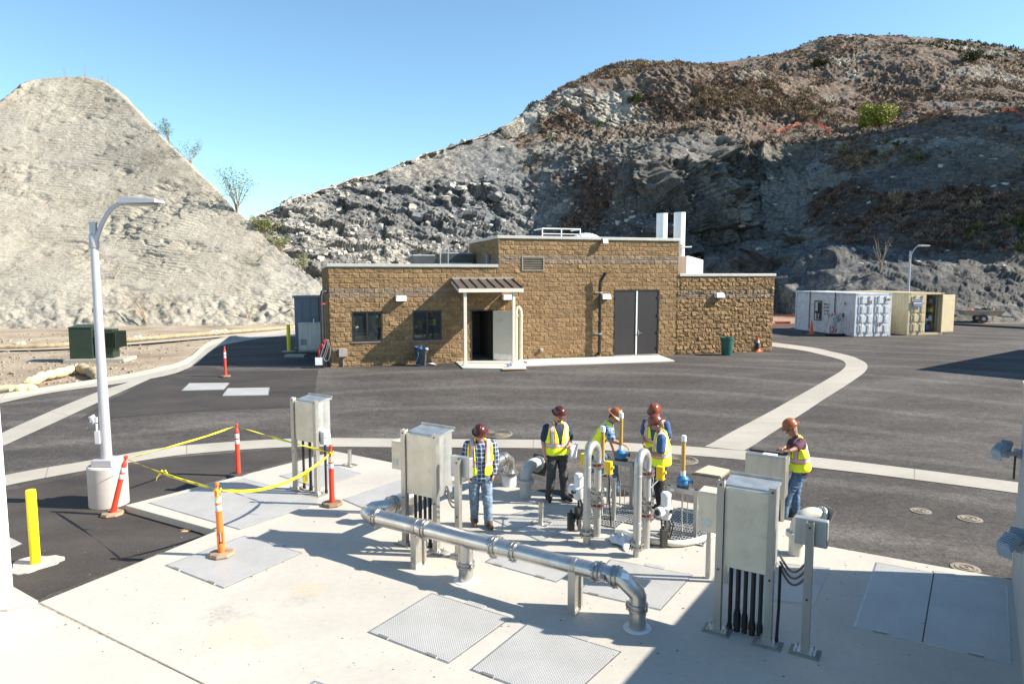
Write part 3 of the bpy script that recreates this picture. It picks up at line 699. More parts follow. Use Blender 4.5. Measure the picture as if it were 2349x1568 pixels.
block_wall('wall', sM0, sM1, -.1, zM, [DD, LV, DR], bld, half=bandM, seed=2)
block_wall('wall', sM1, LW+.02, -.1, zR, [], bld, half=bandR, seed=3, relief_=1.9, amp=.028)
block_wall('wall', 0, 12, -.1, zL, [], bld, ax='y', half=bandL, seed=4)
block_wall('wall', 0, 5.6, zL-.3, zM, [], bld, org=(sM0, 0), ax='y', half=bandM, seed=5)
ROOFM = P('roof_membrane', (.5, .5, .48), .8); PCAP = P('parapet_cap_metal', (.50, .485, .455), .45, .2, var=.06)
DARKBR = P('bronze_frame', (.035, .033, .033), .4, .3); PLAIN = P('plain_block', (.3, .2, .11), .9)
b = MB(); b.b2((.0, .3, zL-.6), (sM0, 12, zL-.35)); b.build('roof', ROOFM, bld)
b = MB(); b.b2((sM0+.05, .25, zM-.6), (sM1, 5.5, zM-.3)); b.build('roof', ROOFM, bld)
b = MB(); b.b2((sM1, .25, zR-.6), (LW-.26, 9, zR-.3)); b.build('roof', ROOFM, bld)
b = MB(); b.b2((LW-.25, .02, -.1), (LW, 9.2, zR)); b.b2((sM1-.25, .02, zR-.4), (sM1, 5.6, zM)); b.b2((0, 11.8, -.1), (sM0, 12, zL)); b.b2((sM0, 5.4, zL-.4), (sM1-.02, 5.6, zM)); b.b2((sM1, 9, -.1), (LW, 9.2, zR))
b.build('wall', PLAIN, bld)
ch = .12
def cap(x0, y0, x1, y1, z):
    b = MB(); b.b2((x0, y0, z-.01), (x1, y1, z+ch)); return b.build('parapet_cap', PCAP, bld, bevel=.01)
cap(-.07, -.075, sM0-.03, .27, zL); cap(-.07, .275, .27, 12.1, zL)
cap(sM0-.07, -.075, sM1+.06, .27, zM); cap(sM0-.07, .275, sM0+.27, 5.65, zM); cap(sM1-.28, .275, sM1+.06, 5.65, zM)
cap(sM1+.065, -.08, LW+.08, .27, zR); cap(LW-.26, .275, LW+.08, 9.2, zR)
# windows
GLASS = P('dark_window_glass', (.025, .032, .036), .1, 0, var=.2, spec=1.)
GL2, t_, b_ = newmat('reflective_glass'); b_.inputs['Base Color'].default_value = (.015, .02, .022, 1); b_.inputs['Roughness'].default_value = .03; b_.inputs['Specular IOR Level'].default_value = 1.
def window(Rc):
    a, c, z0, z1 = Rc; wd = .07; b = MB()
    b.b2((a, -.01, z0), (a+wd, .14, z1)); b.b2((c-wd, -.01, z0), (c, .14, z1)); b.b2((a+wd, -.01, z0), (c-wd, .14, z0+wd)); b.b2((a+wd, -.01, z1-wd), (c-wd, .14, z1))
    mid = (a+c)/2; b.b2((mid-.035, .0, z0+wd), (mid+.035, .12, z1-wd))
    o = b.build('window', DARKBR, bld)
    b = MB(); b.b2((a+wd, .06, z0+wd), (mid-.035, .08, z1-wd)); b.b2((mid+.035, .04, z0+wd), (c-wd, .06, z1-wd)); b.build('pane', GL2, o)
    b = MB(); b.b2((a-.05, -.055, z0-.05), (c+.05, .1, z0-.002)); b.build('sill', P('window_sill', (.2, .17, .14), .6), o)
window(W1); window(W2)
# entrance door opening with an open leaf
a, c, z0, z1 = DR
b = MB(); b.b2((a-.0, -.03, 0), (a+.06, .25, z1)); b.b2((c-.06, -.03, 0), (c, .25, z1)); b.b2((a+.06, -.03, z1-.06), (c-.06, .25, z1)); df = b.build('door_frame', DARKBR, bld)
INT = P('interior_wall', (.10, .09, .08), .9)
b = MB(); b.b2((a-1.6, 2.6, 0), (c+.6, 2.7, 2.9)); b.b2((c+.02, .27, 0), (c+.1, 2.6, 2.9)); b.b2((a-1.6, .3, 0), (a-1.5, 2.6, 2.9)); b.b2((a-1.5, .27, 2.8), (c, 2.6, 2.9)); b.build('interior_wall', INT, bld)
b = MB(); b.b2((a-1.5, .0, .005), (c+.02, 2.6, .045)); b.build('interior_floor', P('interior_floor', (.25, .23, .2), .4), bld)
hd = E('door', (c-.03, -.06, .05), -R(33), None); hd.parent = bld
DCR = P('door_cream_paint', (.55, .50, .40), .5, var=.04)
b = MB(); b.b2((0, -.022, 0), (1.0, .022, z1-.12)); dl = b.build('door_leaf', DCR, hd)
bpy.data.objects.remove(hd)
dl.parent = bld; dl.location = (c-.03, -.06, .05); dl.rotation_euler = (0, 0, -R(35)); dl['label'] = 'cream entrance door leaf standing open'
b = MB(); b.b2((.03, -.03, .02), (.97, -.024, .28)); b.build('kick_plate', P('kick_plate', (.65, .64, .62), .35, .6), dl)
b = MB(); b.cyl((.93, -.02, 1.0), (.93, -.08, 1.0), .02, n=8); b.beam((.93, -.08, 1.0), (.8, -.08, 1.0), .025, .02); b.build('handle', P('chrome', (.7, .7, .7), .2, 1.), dl)
b = MB(); b.b2((.1, -.08, z1-.28), (.4, -.024, z1-.2)); b.build('door_closer', P('closer', (.5, .49, .47), .4, .5), dl)
b = MB(); b.b2((.15, -.028, z1-.6), (.42, -.0235, z1-.45)); b.build('notice', P('notice_paper', (.5, .47, .42), .7), dl)
# double doors
a, c, z0, z1 = DD; mid = (a+c)/2
DBR = P('dark_bronze_door', (.026, .022, .022), .5, 0, var=.08)
b = MB(); b.b2((a, -.02, 0), (a+.05, .12, z1)); b.b2((c-.05, -.02, 0), (c, .12, z1)); b.b2((a+.05, -.02, z1-.05), (c-.05, .12, z1)); b.build('door_frame', DARKBR, bld)
for x0, x1 in ((a+.055, mid-.03), (mid+.03, c-.055)):
    b = MB(); b.b2((x0, .0, .05), (x1, .05, z1-.055)); d_ = b.build('double_door', DBR, bld)
    hx = a+.06 if x0 < mid-.5 else c-.06
    b = MB()
    for hz in (.35, 1.1, 1.9, z1-.35): b.b2((hx-.035, -.035, hz-.06), (hx+.035, -.003, hz+.06))
    b.build('hinge', DARKBR, d_)
b = MB(); b.b2((mid-.035, -.03, .05), (mid+.035, -.001, z1-.05)); b.build('astragal', P('white_paint', (.72, .71, .68), .5, var=.04), bld)
b = MB(); b.b2((a, -.06, .01), (c, .0, .05)); b.build('threshold', P('aluminium', (.6, .6, .58), .35, .7), bld)
b = MB(); b.b2((mid+.06, -.05, 1.0), (mid+.13, -.001, 1.2)); b.beam((mid+.1, -.08, 1.08), (mid+.27, -.08, 1.08), .03, .02); b.cyl((mid+.1, -.0, 1.08), (mid+.1, -.09, 1.08), .02, n=8); b.build('handle', MC['chrome'], bld)
# louvre
a, c, z0, z1 = LV; b = MB(); LVM = P('louvre_metal', (.30, .26, .21), .5, .2)
b.b2((a, -.05, z0), (a+.05, .1, z1)); b.b2((c-.05, -.05, z0), (c, .1, z1)); b.b2((a+.05, -.05, z0), (c-.05, .1, z0+.05)); b.b2((a+.05, -.05, z1-.05), (c-.05, .1, z1)); lv = b.build('louvre_vent', LVM, bld)
b = MB(); k = 5
for i in range(k):
    zz = z0+.09+i*(z1-z0-.12)/k
    M_ = Matrix.Rotation(R(-48), 3, 'X'); b.box(((a+c)/2, .02, zz), (c-a-.1, .15, .015), M=M_)
b.build('slat', LVM, lv)
b = MB(); b.b2((a+.05, .1, z0+.05), (c-.05, .12, z1-.05)); b.build('back_panel', P('dark_void', (.01, .01, .01), .9), lv)
# canopy over the door
sa = wl(1035.6, 640)[0]; sb = wl(1174.6, 640)[0]; zb = wl(1100, 637)[1]; PJ = 1.55
d = Vector(ray(1120, 669.5)); o = Vector((0, 0, CAMZ))-A0+nv*PJ; t = -o.dot(nv)/d.dot(nv); zf = (o+d*t).z
sf0 = (Vector((0, 0, CAMZ))-A0+Vector(ray(1053.8, 669))*1).dot(tv)
def wq(u, v, q): s, z = wl(u, v, q); return s, z
s0f = wq(1053.8, 669, -PJ)[0]; s1f = wq(1200, 669, -PJ)[0]
print('canopy', sa, sb, zb, zf, s0f, s1f)
sa = (sa+s0f)/2-.02; sb = s1f
CANM = P('canopy_seam_metal', (.13, .10, .082), .45, .3, var=.06); CRM = P('canopy_cream_trim', (.66, .60, .50), .5, var=.05)
zf0 = zf+.16
def slp(x, y): return zb-.06+(zf0-(zb-.06))*(y/PJ)     # y>0 = distance out
b = MB(); b.add([(sa, -.02, slp(0, 0)), (sb, -.02, slp(0, 0)), (sb, -PJ, slp(0, PJ)), (sa, -PJ, slp(0, PJ)), (sa, -.02, slp(0, 0)-.04), (sb, -.02, slp(0, 0)-.04), (sb, -PJ, slp(0, PJ)-.04), (sa, -PJ, slp(0, PJ)-.04)],
    [(3, 2, 1, 0), (4, 5, 6, 7), (0, 1, 5, 4), (1, 2, 6, 5), (2, 3, 7, 6), (3, 0, 4, 7)])
for i in range(8):
    x = sa+.03+(sb-sa-.06)*i/7; b.beam((x, -.03, slp(0, .01)+.03), (x, -PJ+.01, slp(0, PJ)+.03), .03, .06)
cn = b.build('canopy_roof', CANM, bld)
b = MB(); b.b2((sa-.01, -PJ-.04, zf0-.17), (sb+.01, -PJ-.003, zf0-.02))
for x in (sa-.012, sb-.028):
    b.add([(x, -.03, slp(0, 0)-.045), (x+.04, -.03, slp(0, 0)-.045), (x+.04, -PJ, slp(0, PJ)-.045), (x, -PJ, slp(0, PJ)-.045), (x, -.03, slp(0, 0)-.17), (x+.04, -.03, slp(0, 0)-.17), (x+.04, -PJ, slp(0, PJ)-.17), (x, -PJ, slp(0, PJ)-.17)],
          [(3, 2, 1, 0), (4, 5, 6, 7), (0, 1, 5, 4), (1, 2, 6, 5), (2, 3, 7, 6), (3, 0, 4, 7)])
b.build('canopy_fascia', CRM, bld)
b = MB(); b.b2((sa, -.1, zb-.07), (sb, -.035, zb+.03)); b.build('canopy_flashing', P('flashing', (.36, .31, .26), .5, .3), bld)
for u in (1067, 1178):
    s_ = wq(u, 760, -PJ+.12)[0]
    b = MB(); b.b2((s_-.065, -PJ+.06, .03), (s_+.065, -PJ+.19, zf0-.17)); b.b2((s_-.13, -PJ+.0, .045), (s_+.13, -PJ+.25, .06)); b.build('canopy_post', CRM, bld, bevel=.008)
# concrete apron
def wpoly(name, pts, z0, z1, mt):
    b = MB(); b.prism([at(u, v, ZB)[:2] for u, v in pts], ZB+z0, ZB+z1); return T(b.build(name, mt, bevel=.008), kind='structure')
wpoly('path', [(1045, 830.5), (1062, 845), (1206, 847), (1206, 839), (1547, 828), (1512, 815.3)], -.1, .035, concrete_mat('apron_concrete', (.62, .57, .49), (.52, .47, .4)))
# wall lights
WLM = P('wall_light_housing', (.70, .69, .68), .5, var=.05); LENS = P('light_lens', (.75, .75, .72), .3)
first = None
labs = ['white wedge wall light above the left window', 'white wedge wall light beneath the entrance canopy', 'white wedge wall light beside the black vent pipe', 'white wedge wall light on the low right wing']
for i, (u, v) in enumerate(((919, 683.5), (1162, 681), (1387, 679.5), (1647, 676.5))):
    s, z = wl(u, v)
    p = A0+tv*s+Vector((0, 0, z))-nv*.03
    if not first:
        first = E('wall_light', p, PHI, labs[0], 'wall light', 'wedge lights along the block facade')
        b = MB(); w_, h_ = .23, .11
        b.add([(-w_, 0, h_), (w_, 0, h_), (w_, 0, -h_), (-w_, 0, -h_), (-w_*.8, -.19, h_*.9), (w_*.8, -.19, h_*.9), (w_*.95, -.27, -h_), (-w_*.95, -.27, -h_)],
              [(0, 1, 2, 3), (0, 4, 5, 1), (1, 5, 6, 2), (3, 2, 6, 7), (0, 3, 7, 4), (4, 7, 6, 5)]); b.build('housing', WLM, first)
        b = MB(); b.b2((-w_*.8, -.24, -h_-.012), (w_*.8, -.02, -h_-.002)); b.build('lens', LENS, first)
    else: dup(first, p, PHI, labs[i])
# parapet flood light
s, z = wl(1383.5, 553); p = A0+tv*s+Vector((0, 0, z))
fl = E('parapet_floodlight', p, PHI, 'square floodlight hung from the high parapet cap', 'floodlight')
GRY = P('grey_enamel', (.22, .22, .22), .5, .2)
b = MB(); b.box((0, -.2, 0), (.28, .12, .26), M=Matrix.Rotation(R(-20), 3, 'X')); b.b2((-.05, -.16, .05), (.05, .0, .12)); b.build('housing', GRY, fl, bevel=.01)
b = MB(); b.box((0, -.27, -.02), (.23, .02, .21), M=Matrix.Rotation(R(-20), 3, 'X')); b.build('lens', LENS, fl)
# black vent pipe on the facade
s, z = wl(1371, 814); s2, z2 = wl(1372, 643); s3, z3 = wl(1384, 629)
vp = E('vent_pipe', A0+tv*s, PHI, 'black plastic vent pipe climbing the wall left of the double doors', 'pipe')
BPL = P('black_plastic_pipe', (.018, .018, .019), .4, var=.2)
b = MB(); b.tube([(0, -.02, z+.08), (0, -.12, z+.06), (0, -.19, z+.12), (0, -.2, z+.3), (0, -.2, z2-.1), (.02, -.21, z2), (.08, -.25, z2+.12), (.17, -.29, z3+.02), (.22, -.32, z3+.06)], .07, 14); b.build('riser', BPL, vp)
for zz in (z2-.55, 1.1): b = MB(); b.beam((-.2, -.04, zz), (.2, -.04, zz), .05, .05); b.cyl((0, -.2, zz-.03), (0, -.2, zz+.03), .08, n=14); b.build('pipe_clamp', P('aluminium', (.6,)*3), vp)
# outlet fitting on the wall + cream drain pipes beside the door
s, z = wl(1241, 802); o = E('wall_outlet', A0+tv*s+Vector((0, 0, z)), PHI, 'small grey outlet box low on the block wall', 'outlet')
b = MB(); b.b2((-.06, -.12, -.06), (.06, -.01, .06)); b.build('outlet_box', P('grey_pvc', (.5, .5, .48), .5), o, bevel=.01); b = MB(); b.cyl((0, -.12, 0), (0, -.15, 0), .035, n=10); b.build('cover', GRY, o)
s, z = wl(1190, 826); s2, z2 = wl(1190, 704)
o = E('drain_pipe', A0+tv*s, PHI, 'cream double pipe looping beside the open door', 'pipe'); CRP = P('cream_pvc', (.62, .55, .40), .45, var=.08)
b = MB(); b.tube([(.0, -.25, .03), (.0, -.25, z2-.22), (-.02, -.25, z2-.1), (-.09, -.25, z2), (-.18, -.25, z2-.04), (-.22, -.25, z2-.16), (-.22, -.25, .03)], .09, 14); b.build('riser', CRP, o)
b = MB(); b.cyl((0, -.25, z2-.42), (0, -.25, z2-.3), .115, n=16); b.cyl((-.22, -.25, z2-.42), (-.22, -.25, z2-.3), .115, n=16); b.build('coupling', CRP, o)
# ---- roof things
def roofp(u, v, q): s, z = wl(u, v, q); return A0+tv*s+nv*q+Vector((0, 0, z)), s, z
STK = P('white_stack_paint', (.80, .79, .77), .4, var=.03)
def cylbox(u0, u1, vt, q): a = wl(u0, vt, q); b_ = wl(u1, vt, q); return (a[0]+b_[0])/2, (b_[0]-a[0])/2, a[1]
sx, rr, zt = cylbox(1507.6, 1530, 492, 2.5)
st = E('exhaust_stack', A0+tv*sx+nv*2.5+Vector((0, 0, zM-.3)), PHI, 'shorter white exhaust stack on the high roof', 'exhaust stack')
b = MB(); b.cyl((0, 0, 0), (0, 0, zt-zM+.3), rr, n=28); b.build('stack', STK, st); b = MB(); b.lathe([(rr*1.02, 0), (rr*1.02, .06), (rr*.7, .065), (rr*.65, -.3)], (0, 0, zt-zM+.3), 28); b.build('rim', STK, st)
QH = 1.6
sx, rr, zt = cylbox(1548, 1571, 487, QH); s2, r2, _ = cylbox(1558, 1570, 560, QH); zc = wl(1560, 575, QH)[1]
hx0 = wl(1557, 600, QH)[0]; hx1 = wl(1596, 600, QH)[0]; hz1 = wl(1560, 588, QH)[1]; hz2 = wl(1595, 597, QH)[1]
st = E('exhaust_silencer', A0+tv*sx+nv*QH+Vector((0, 0, zR-.3)), PHI, 'taller white stack rising from a sloped white silencer box on the right wing', 'exhaust stack')
zb_ = zR-.3; b = MB(); zmid = wl(1560, 562, QH)[1]
b.cyl((0, 0, zmid-zb_), (0, 0, zt-zb_), rr, n=28); b.cyl((s2-sx, 0, hz1-zb_-.05), (s2-sx, 0, zmid-zb_), r2, n=24); b.build('stack', STK, st)
b = MB(); x0, x1 = hx0-sx, hx1-sx
b.add([(x0, -.7, 0), (x1, -.7, 0), (x1, -.7, hz2-zb_), (x0+.15, -.7, hz1-zb_), (x0, -.7, hz1-zb_), (x0, .7, 0), (x1, .7, 0), (x1, .7, hz2-zb_), (x0+.15, .7, hz1-zb_), (x0, .7, hz1-zb_)],
      [(0, 1, 2, 3, 4), (9, 8, 7, 6, 5), (0, 5, 6, 1), (1, 6, 7, 2), (2, 7, 8, 3), (3, 8, 9, 4), (4, 9, 5, 0)]); b.build('silencer_box', STK, st, bevel=.03)
b = MB(); b.cyl((.0, -.15, wl(1570, 567, QH)[1]-zb_), (.62, -.15, wl(1570, 566, QH)[1]-zb_), .03, n=10); b.build('drain_spout', P('aluminium', (.6,)*3), st)
# air conditioners
ACM = P('air_conditioner_casing', (.42, .43, .43), .5); ACD = P('condenser_grille', (.02, .04, .045), .5, .3)
q = 4.0
for (u0, u1, vt), lb in (((948, 997, 584), 'smaller dark air conditioner on the low roof'), ((1021, 1084, 579), 'larger dark air conditioner next to the high wall')):
    a_, bx = wl(u0, vt, q), wl(u1, vt, q); p = A0+tv*((a_[0]+bx[0])/2)+nv*(q+.5)+Vector((0, 0, zL-.35)); w_ = (bx[0]-a_[0])/2; hh = a_[1]-(zL-.35)
    o = E('air_conditioner', p, PHI, lb, 'air conditioner', 'air conditioners on the low roof')
    b = MB(); b.b2((-w_, -.5, 0), (w_, .5, hh*.55)); b.b2((-w_*1.01, -.51, hh-.05), (w_*1.01, .51, hh)); b.build('casing', [ACM], o, bevel=.01)
    b = MB(); b.b2((-w_*.99, -.495, hh*.55), (w_*.99, .495, hh-.05)); b.lathe([(w_*.7, 0), (w_*.7, .03), (0, .03)], (0, 0, hh), 20)
    b.build('grille', ACD, o)
    b = MB()
    for k in range(9): b.b2((-w_*1.0, -.515, hh*.57+k*(hh*.38/9)), (w_*1.0, -.5, hh*.57+k*(hh*.38/9)+.012))
    b.build('grille_wire', GRY, o)
o = E('roof_ladder_rail', A0+tv*wl(1010, 600, 3)[0]+nv*3+Vector((0, 0, zL-.35)), PHI, 'thin steel hatch posts between the air conditioners', 'rail')
b = MB(); zt = wl(1010, 565, 3)[1]-zL+.35
b.cyl((0, 0, 0), (0, 0, zt), .025, n=8); b.cyl((.38, 0, 0), (.38, 0, zt+.05), .025, n=8); b.cyl((0, 0, zt-.3), (.38, 0, zt-.3), .02, n=8); b.build('rail_post', P('galvanised', (.5, .5, .5), .4, .8), o)
q = 2.5; a_ = wl(1244, 524, q); bx = wl(1331, 524, q); zz = a_[1]-(zM-.3); L_ = bx[0]-a_[0]
o = E('roof_guardrail', A0+tv*a_[0]+nv*q+Vector((0, 0, zM-.3)), PHI, 'white guardrail round the hatch on the high roof', 'guardrail')
for k in range(3): b = MB(); b.cyl((L_*k/2, 0, 0), (L_*k/2, 0, zz), .03, n=8); b.build('rail_post', STK, o)
b = MB(); b.cyl((0, 0, zz), (L_, 0, zz), .03, n=8); b.cyl((0, 0, zz-.25), (L_, 0, zz-.25), .02, n=8); b.cyl((0, 0, zz), (0, 1.2, zz), .03, n=8); b.cyl((L_, 0, zz), (L_, 1.2, zz), .03, n=8); b.build('rail', STK, o)
a_ = wl(1315, 532, 1.5); bx = wl(1396, 532, 1.5); o = E('ribbed_skylight', A0+tv*a_[0]+nv*1.5+Vector((0, 0, zM-.3)), PHI, 'white ribbed barrel skylight behind the high parapet', 'skylight')
L_ = bx[0]-a_[0]; hz = a_[1]-(zM-.3); b = MB(); pts = []
NN = 60; prof = []
for i in range(NN+1):
    x = i/NN; e = min(1, math.sin(math.pi*x)**.35 if 0 < x < 1 else 0); rib = .02*math.sin(x*2*math.pi*11)
    prof.append((max(.02, (hz)*e+rib*e), x*L_))
b.lathe(prof, (0, .6, 0), 28, ax=(1, 0, 0)); b.build('dome', STK, o)
# box + conduit on the side of the raised part
o = E('conduit_box', A0+tv*(sM0-.02)+nv*1.5+Vector((0, 0, wl(1118, 595, 1.5)[1])), PHI, 'grey junction box with conduit on the shaded side wall above the low roof', 'junction box')
b = MB(); b.b2((-.14, -.12, -.22), (-.01, .14, .22)); b.build('box_body', GRY, o, bevel=.01); b = MB(); b.cyl((-.06, 0, -.22), (-.06, 0, -1.5), .025, n=8); b.build('conduit', GRY, o)
s, z = wl(786.5, 808); o = E('meter_box', A0+tv*s+Vector((0, 0, z)), PHI, 'small grey meter box low at the left corner of the facade', 'junction box')
b = MB(); b.b2((-.17, -.16, -.17), (.17, -.02, .17)); b.build('box_body', P('grey_box', (.34, .30, .27), .5), o, bevel=.01); b = MB(); b.cyl((0, -.06, -.17), (0, -.06, -z+.0), .03, n=8); b.tube([(-.17, -.06, .08), (-.3, -.06, .1), (-.42, -.02, .1)], .025, 8); b.build('conduit', GRY, o)
# ================================================================ pump pad equipment
GA = R(-31.6); VX = Vector((math.cos(GA), math.sin(GA), 0)); UX = Vector((-math.sin(GA), math.cos(GA), 0))
def steel_mat(name, col=(.56, .54, .50), ro=.28, streak=30.):
    m, t, b = newmat(name); v = obj_pos(t)
    f = noise(t, vscale(t, v, (1, 1, .15)), 6, 6, .6)
    t.links.new(ramp(t, f, [(.3, tuple(c*.82 for c in col)), (.7, tuple(min(1, c*1.12) for c in col))]), b.inputs['Base Color'])
    b.inputs['Metallic'].default_value = .9
    t.links.new(math_(t, 'MULTIPLY_ADD', noise(t, v, 9, 6, .7), .3, ro-.12), b.inputs['Roughness'])
    bump(t, b, noise(t, v, streak, 4), .04, .01); MC[name] = m; return m
STEEL = steel_mat('brushed_stainless'); STEELM = steel_mat('mill_stainless', (.50, .48, .44), .42); CLAMP = steel_mat('clamp_steel', (.42, .41, .39), .35)
GALV = steel_mat('galvanised_sheet', (.55, .55, .53), .5, 12)
def plate_mat():
    m, t, b = newmat('diamond_plate'); v = obj_pos(t)
    b.inputs['Metallic'].default_value = .2
    c = ramp(t, noise(t, v, 1.4, 7, .65), [(.3, (.38, .37, .35)), (.7, (.47, .46, .44))])
    st = ramp(t, noise(t, v, 2.6, 8, .75), [(.6, 0.), (.74, .45)]); c = mix(t, st, c, (.45, .38, .28))
    mp = _n(t, 'ShaderNodeMapping'); mp.inputs['Rotation'].default_value = (0, 0, R(45)); t.links.new(v, mp.inputs['Vector'])
    br = _n(t, 'ShaderNodeTexBrick'); br.offset = .5; br.inputs['Scale'].default_value = 1.0
    br.inputs['Brick Width'].default_value = .05; br.inputs['Row Height'].default_value = .025; br.inputs['Mortar Size'].default_value = .0085
    br.inputs['Color1'].default_value = (1, 1, 1, 1); br.inputs['Color2'].default_value = (1, 1, 1, 1); br.inputs['Mortar'].default_value = (0, 0, 0, 1); br.inputs['Mortar Smooth'].default_value = .6
    t.links.new(mp.outputs[0], br.inputs['Vector'])
    c = mix(t, 1., c, ramp(t, br.outputs['Color'], [(0, .9), (1, 1.06)]), 'MULTIPLY')
    t.links.new(c, b.inputs['Base Color']); b.inputs['Roughness'].default_value = .5
    bump(t, b, br.outputs['Color'], .5, .005); MC['dp'] = m; return m
DPL = plate_mat(); SEAM = P('dark_seam', (.06, .055, .05), .9)
def hatch(label, pts, zf=None, split=None, hinges=True, border=True, name='access_hatch', group=None, lift=.008):
    q = [Vector((*((zf or (lambda u, v: at(u, v, 0)))(u, v))[:2], 0)) for u, v in pts]
    zz = gp(*pts[0]).z if zf else 0.
    c = sum(q, Vector())/4; ang = math.atan2((q[1]-q[0]).y, (q[1]-q[0]).x)
    o = E(name, (c.x, c.y, zz), ang, label, 'hatch', group)
    M = Matrix.Rotation(-ang, 3, 'Z'); L = [M@(p-c) for p in q]
    if zf and c.y > 17: o.location.z = G(c.x, c.y)+.012; o.rotation_euler = (math.atan(.62/9.8), 0, ang)
    def quad(P4, z0, z1, nm, mt):
        b = MB(); b.prism([(p.x, p.y) for p in P4], z0, z1); return b.build(nm, mt, o)
    cc = sum(L, Vector())/4
    big = [cc+(p-cc)*1.0+(p-cc).normalized()*.035 for p in L]
    quad(big, -.02, lift*.55, 'hatch_frame', STEELM)
    if split:
        a, b_ = L[0].lerp(L[1], split[0]), L[3].lerp(L[2], split[1])
        for P4 in ([L[0], a-(a-L[0]).normalized()*.008, b_-(b_-L[3]).normalized()*.008, L[3]], [a+(L[1]-a).normalized()*.008, L[1], L[2], b_+(L[2]-b_).normalized()*.008]): quad(P4, lift*.5, lift, 'cover', DPL)
        quad([a-(a-L[0]).normalized()*.008, a+(L[1]-a).normalized()*.008, b_+(L[2]-b_).normalized()*.008, b_-(b_-L[3]).normalized()*.008], lift*.5, lift*.62, 'seam', SEAM)
    else: quad(L, lift*.5, lift, 'cover', DPL)
    if hinges:
        for k in (.18, .8):
            p = L[0].lerp(L[1], k); bb = MB(); bb.box((p.x, p.y, lift+.004), (.16, .03, .012)); bb.build('hinge', STEELM, o)
        p = L[3].lerp(L[2], .55); bb = MB(); d_ = (L[3]-L[0]).normalized()*.06; bb.box((p.x+d_.x, p.y+d_.y, lift), (.3, .1, .008)); bb.build('latch_plate', DPL, o)
    return o
hatch('broad two leaf tread plate hatch inside the taped off corner', [(343, 1153), (549, 1213), (745, 1148), (560, 1098)], hinges=False, split=None)
hatch('tread plate hatch lying below the tape and the left metal cabinet', [(643, 1091), (728, 1118), (826, 1086), (750, 1066)], hinges=False)
hatch('tread plate cover beside the left elbow of the big steel pipe', [(788, 1145), (842, 1168), (960, 1120), (915, 1102)], hinges=False)
hatch('two leaf tread plate hatch under the orange front delineator', [(383, 1296), (513, 1347), (689, 1268), (559, 1230)], split=None, hinges=True)
hatch('square tread plate hatch in full sun with a stained surface, left of the frontmost pair', [(848.5, 1449), (1028, 1518), (1168, 1417), (991, 1362)])
hatch('square tread plate hatch nearest the camera, cut by the picture bottom', [(1084, 1535), (1290, 1612), (1420, 1495), (1212, 1431)])
hatch('tread plate hatch behind the steel pipe, at its outlet end', [(1330, 1356), (1513, 1397), (1585, 1319), (1402, 1284)])
hatch('tread plate hatch half hidden behind the middle of the steel pipe', [(1116, 1289), (1273, 1333), (1335, 1300), (1170, 1255)])
hatch('tread plate hatch under the boots of the person in the plaid shirt', [(1128, 1190), (1236, 1238), (1345, 1205), (1228, 1168)], hinges=False, split=(.5, .5))
hatch('tread plate hatch lying in shade behind the largest metal cabinet', [(1720, 1368), (1862, 1387), (1901, 1304), (1782, 1292)], hinges=False)
hatch('large double leaf tread plate hatch in the shade by the flood lit wall', [(1962, 1436), (2315, 1519), (2307, 1345), (2012, 1291)], split=(.46, .46))
hatch('small square steel cover just peeping over the bottom edge of the picture', [(700, 1580), (730, 1590), (752, 1574), (722, 1564)], hinges=False)
hatch('left one of two flat steel covers in the dark asphalt', [(417.7, 897), (512.5, 894), (525, 879), (435, 880.6)], zf=gp, hinges=False, lift=.02)
hatch('right one of two flat steel covers in the dark asphalt', [(511, 909), (614, 907), (617, 890), (523, 892)], zf=gp, hinges=False, lift=.02)
hatch('small steel cover in the asphalt by the white wall', [(-5, 1237), (20, 1259), (48, 1247), (20, 1233)], zf=gp, hinges=False, lift=.02)
o = hatch('tan board lying flat on the asphalt behind the grey gauge box', [(1593, 1087), (1653, 1096), (1673, 1081), (1625, 1071)], zf=gp, hinges=False, name='flat_board', lift=.05); o['category'] = 'board'
for c in list(COL.objects):
    if c.parent == o:
        if c.name.startswith('cover'): c.data.materials.clear(); c.data.materials.append(P('tan_board', (.50, .42, .30), .8, var=.1)); c.name = 'board_top'
        else: c.name = 'board_edge'; c.data.materials.clear(); c.data.materials.append(P('tan_board_edge', (.25, .2, .15), .8))
IRON = P('cast_iron', (.16, .135, .105), .7, .3, var=.3, scale=8); TANC = P('tan_concrete_ring', (.21, .18, .14), .9, var=.2, scale=9)
def manhole(u, v, r, label, rings=5, mt=None, nm='manhole_cover'):
    p = gp(u, v, 0); o = E(nm, (p.x, p.y, p.z+.0), 0, label, 'manhole cover', 'round covers set in the asphalt')
    b = MB(); b.lathe([(r+.05, -.05), (r+.05, .012), (r, .014), (r, .010)], n=40); b.build('ring', TANC, o)
    b = MB(); pr = [(r-.01, .0)]
    for k in range(rings, 0, -1): rr = (r-.01)*k/rings; pr += [(rr, .022), (rr-.5*r/rings, .022), (rr-.5*r/rings-.004, .012), (max((r-.01)*(k-1)/rings+.004, .001), .012)]
    b.lathe(pr, n=40); b.build('cover', mt or IRON, o)
manhole(1137, 994, .42, 'ribbed round iron cover behind the person in the plaid shirt', 6)
manhole(1560, 1055, .38, 'ribbed round iron cover behind the two persons standing together', 6)
manhole(2112, 1172, .13, 'left small round cover in the asphalt on the right', 2, TANC)
manhole(2225, 1190, .15, 'right small round cover in the asphalt on the right', 2, TANC)
manhole(2215, 1303, .15, 'small round cover at the slab edge by the double leaf hatch', 2, TANC)

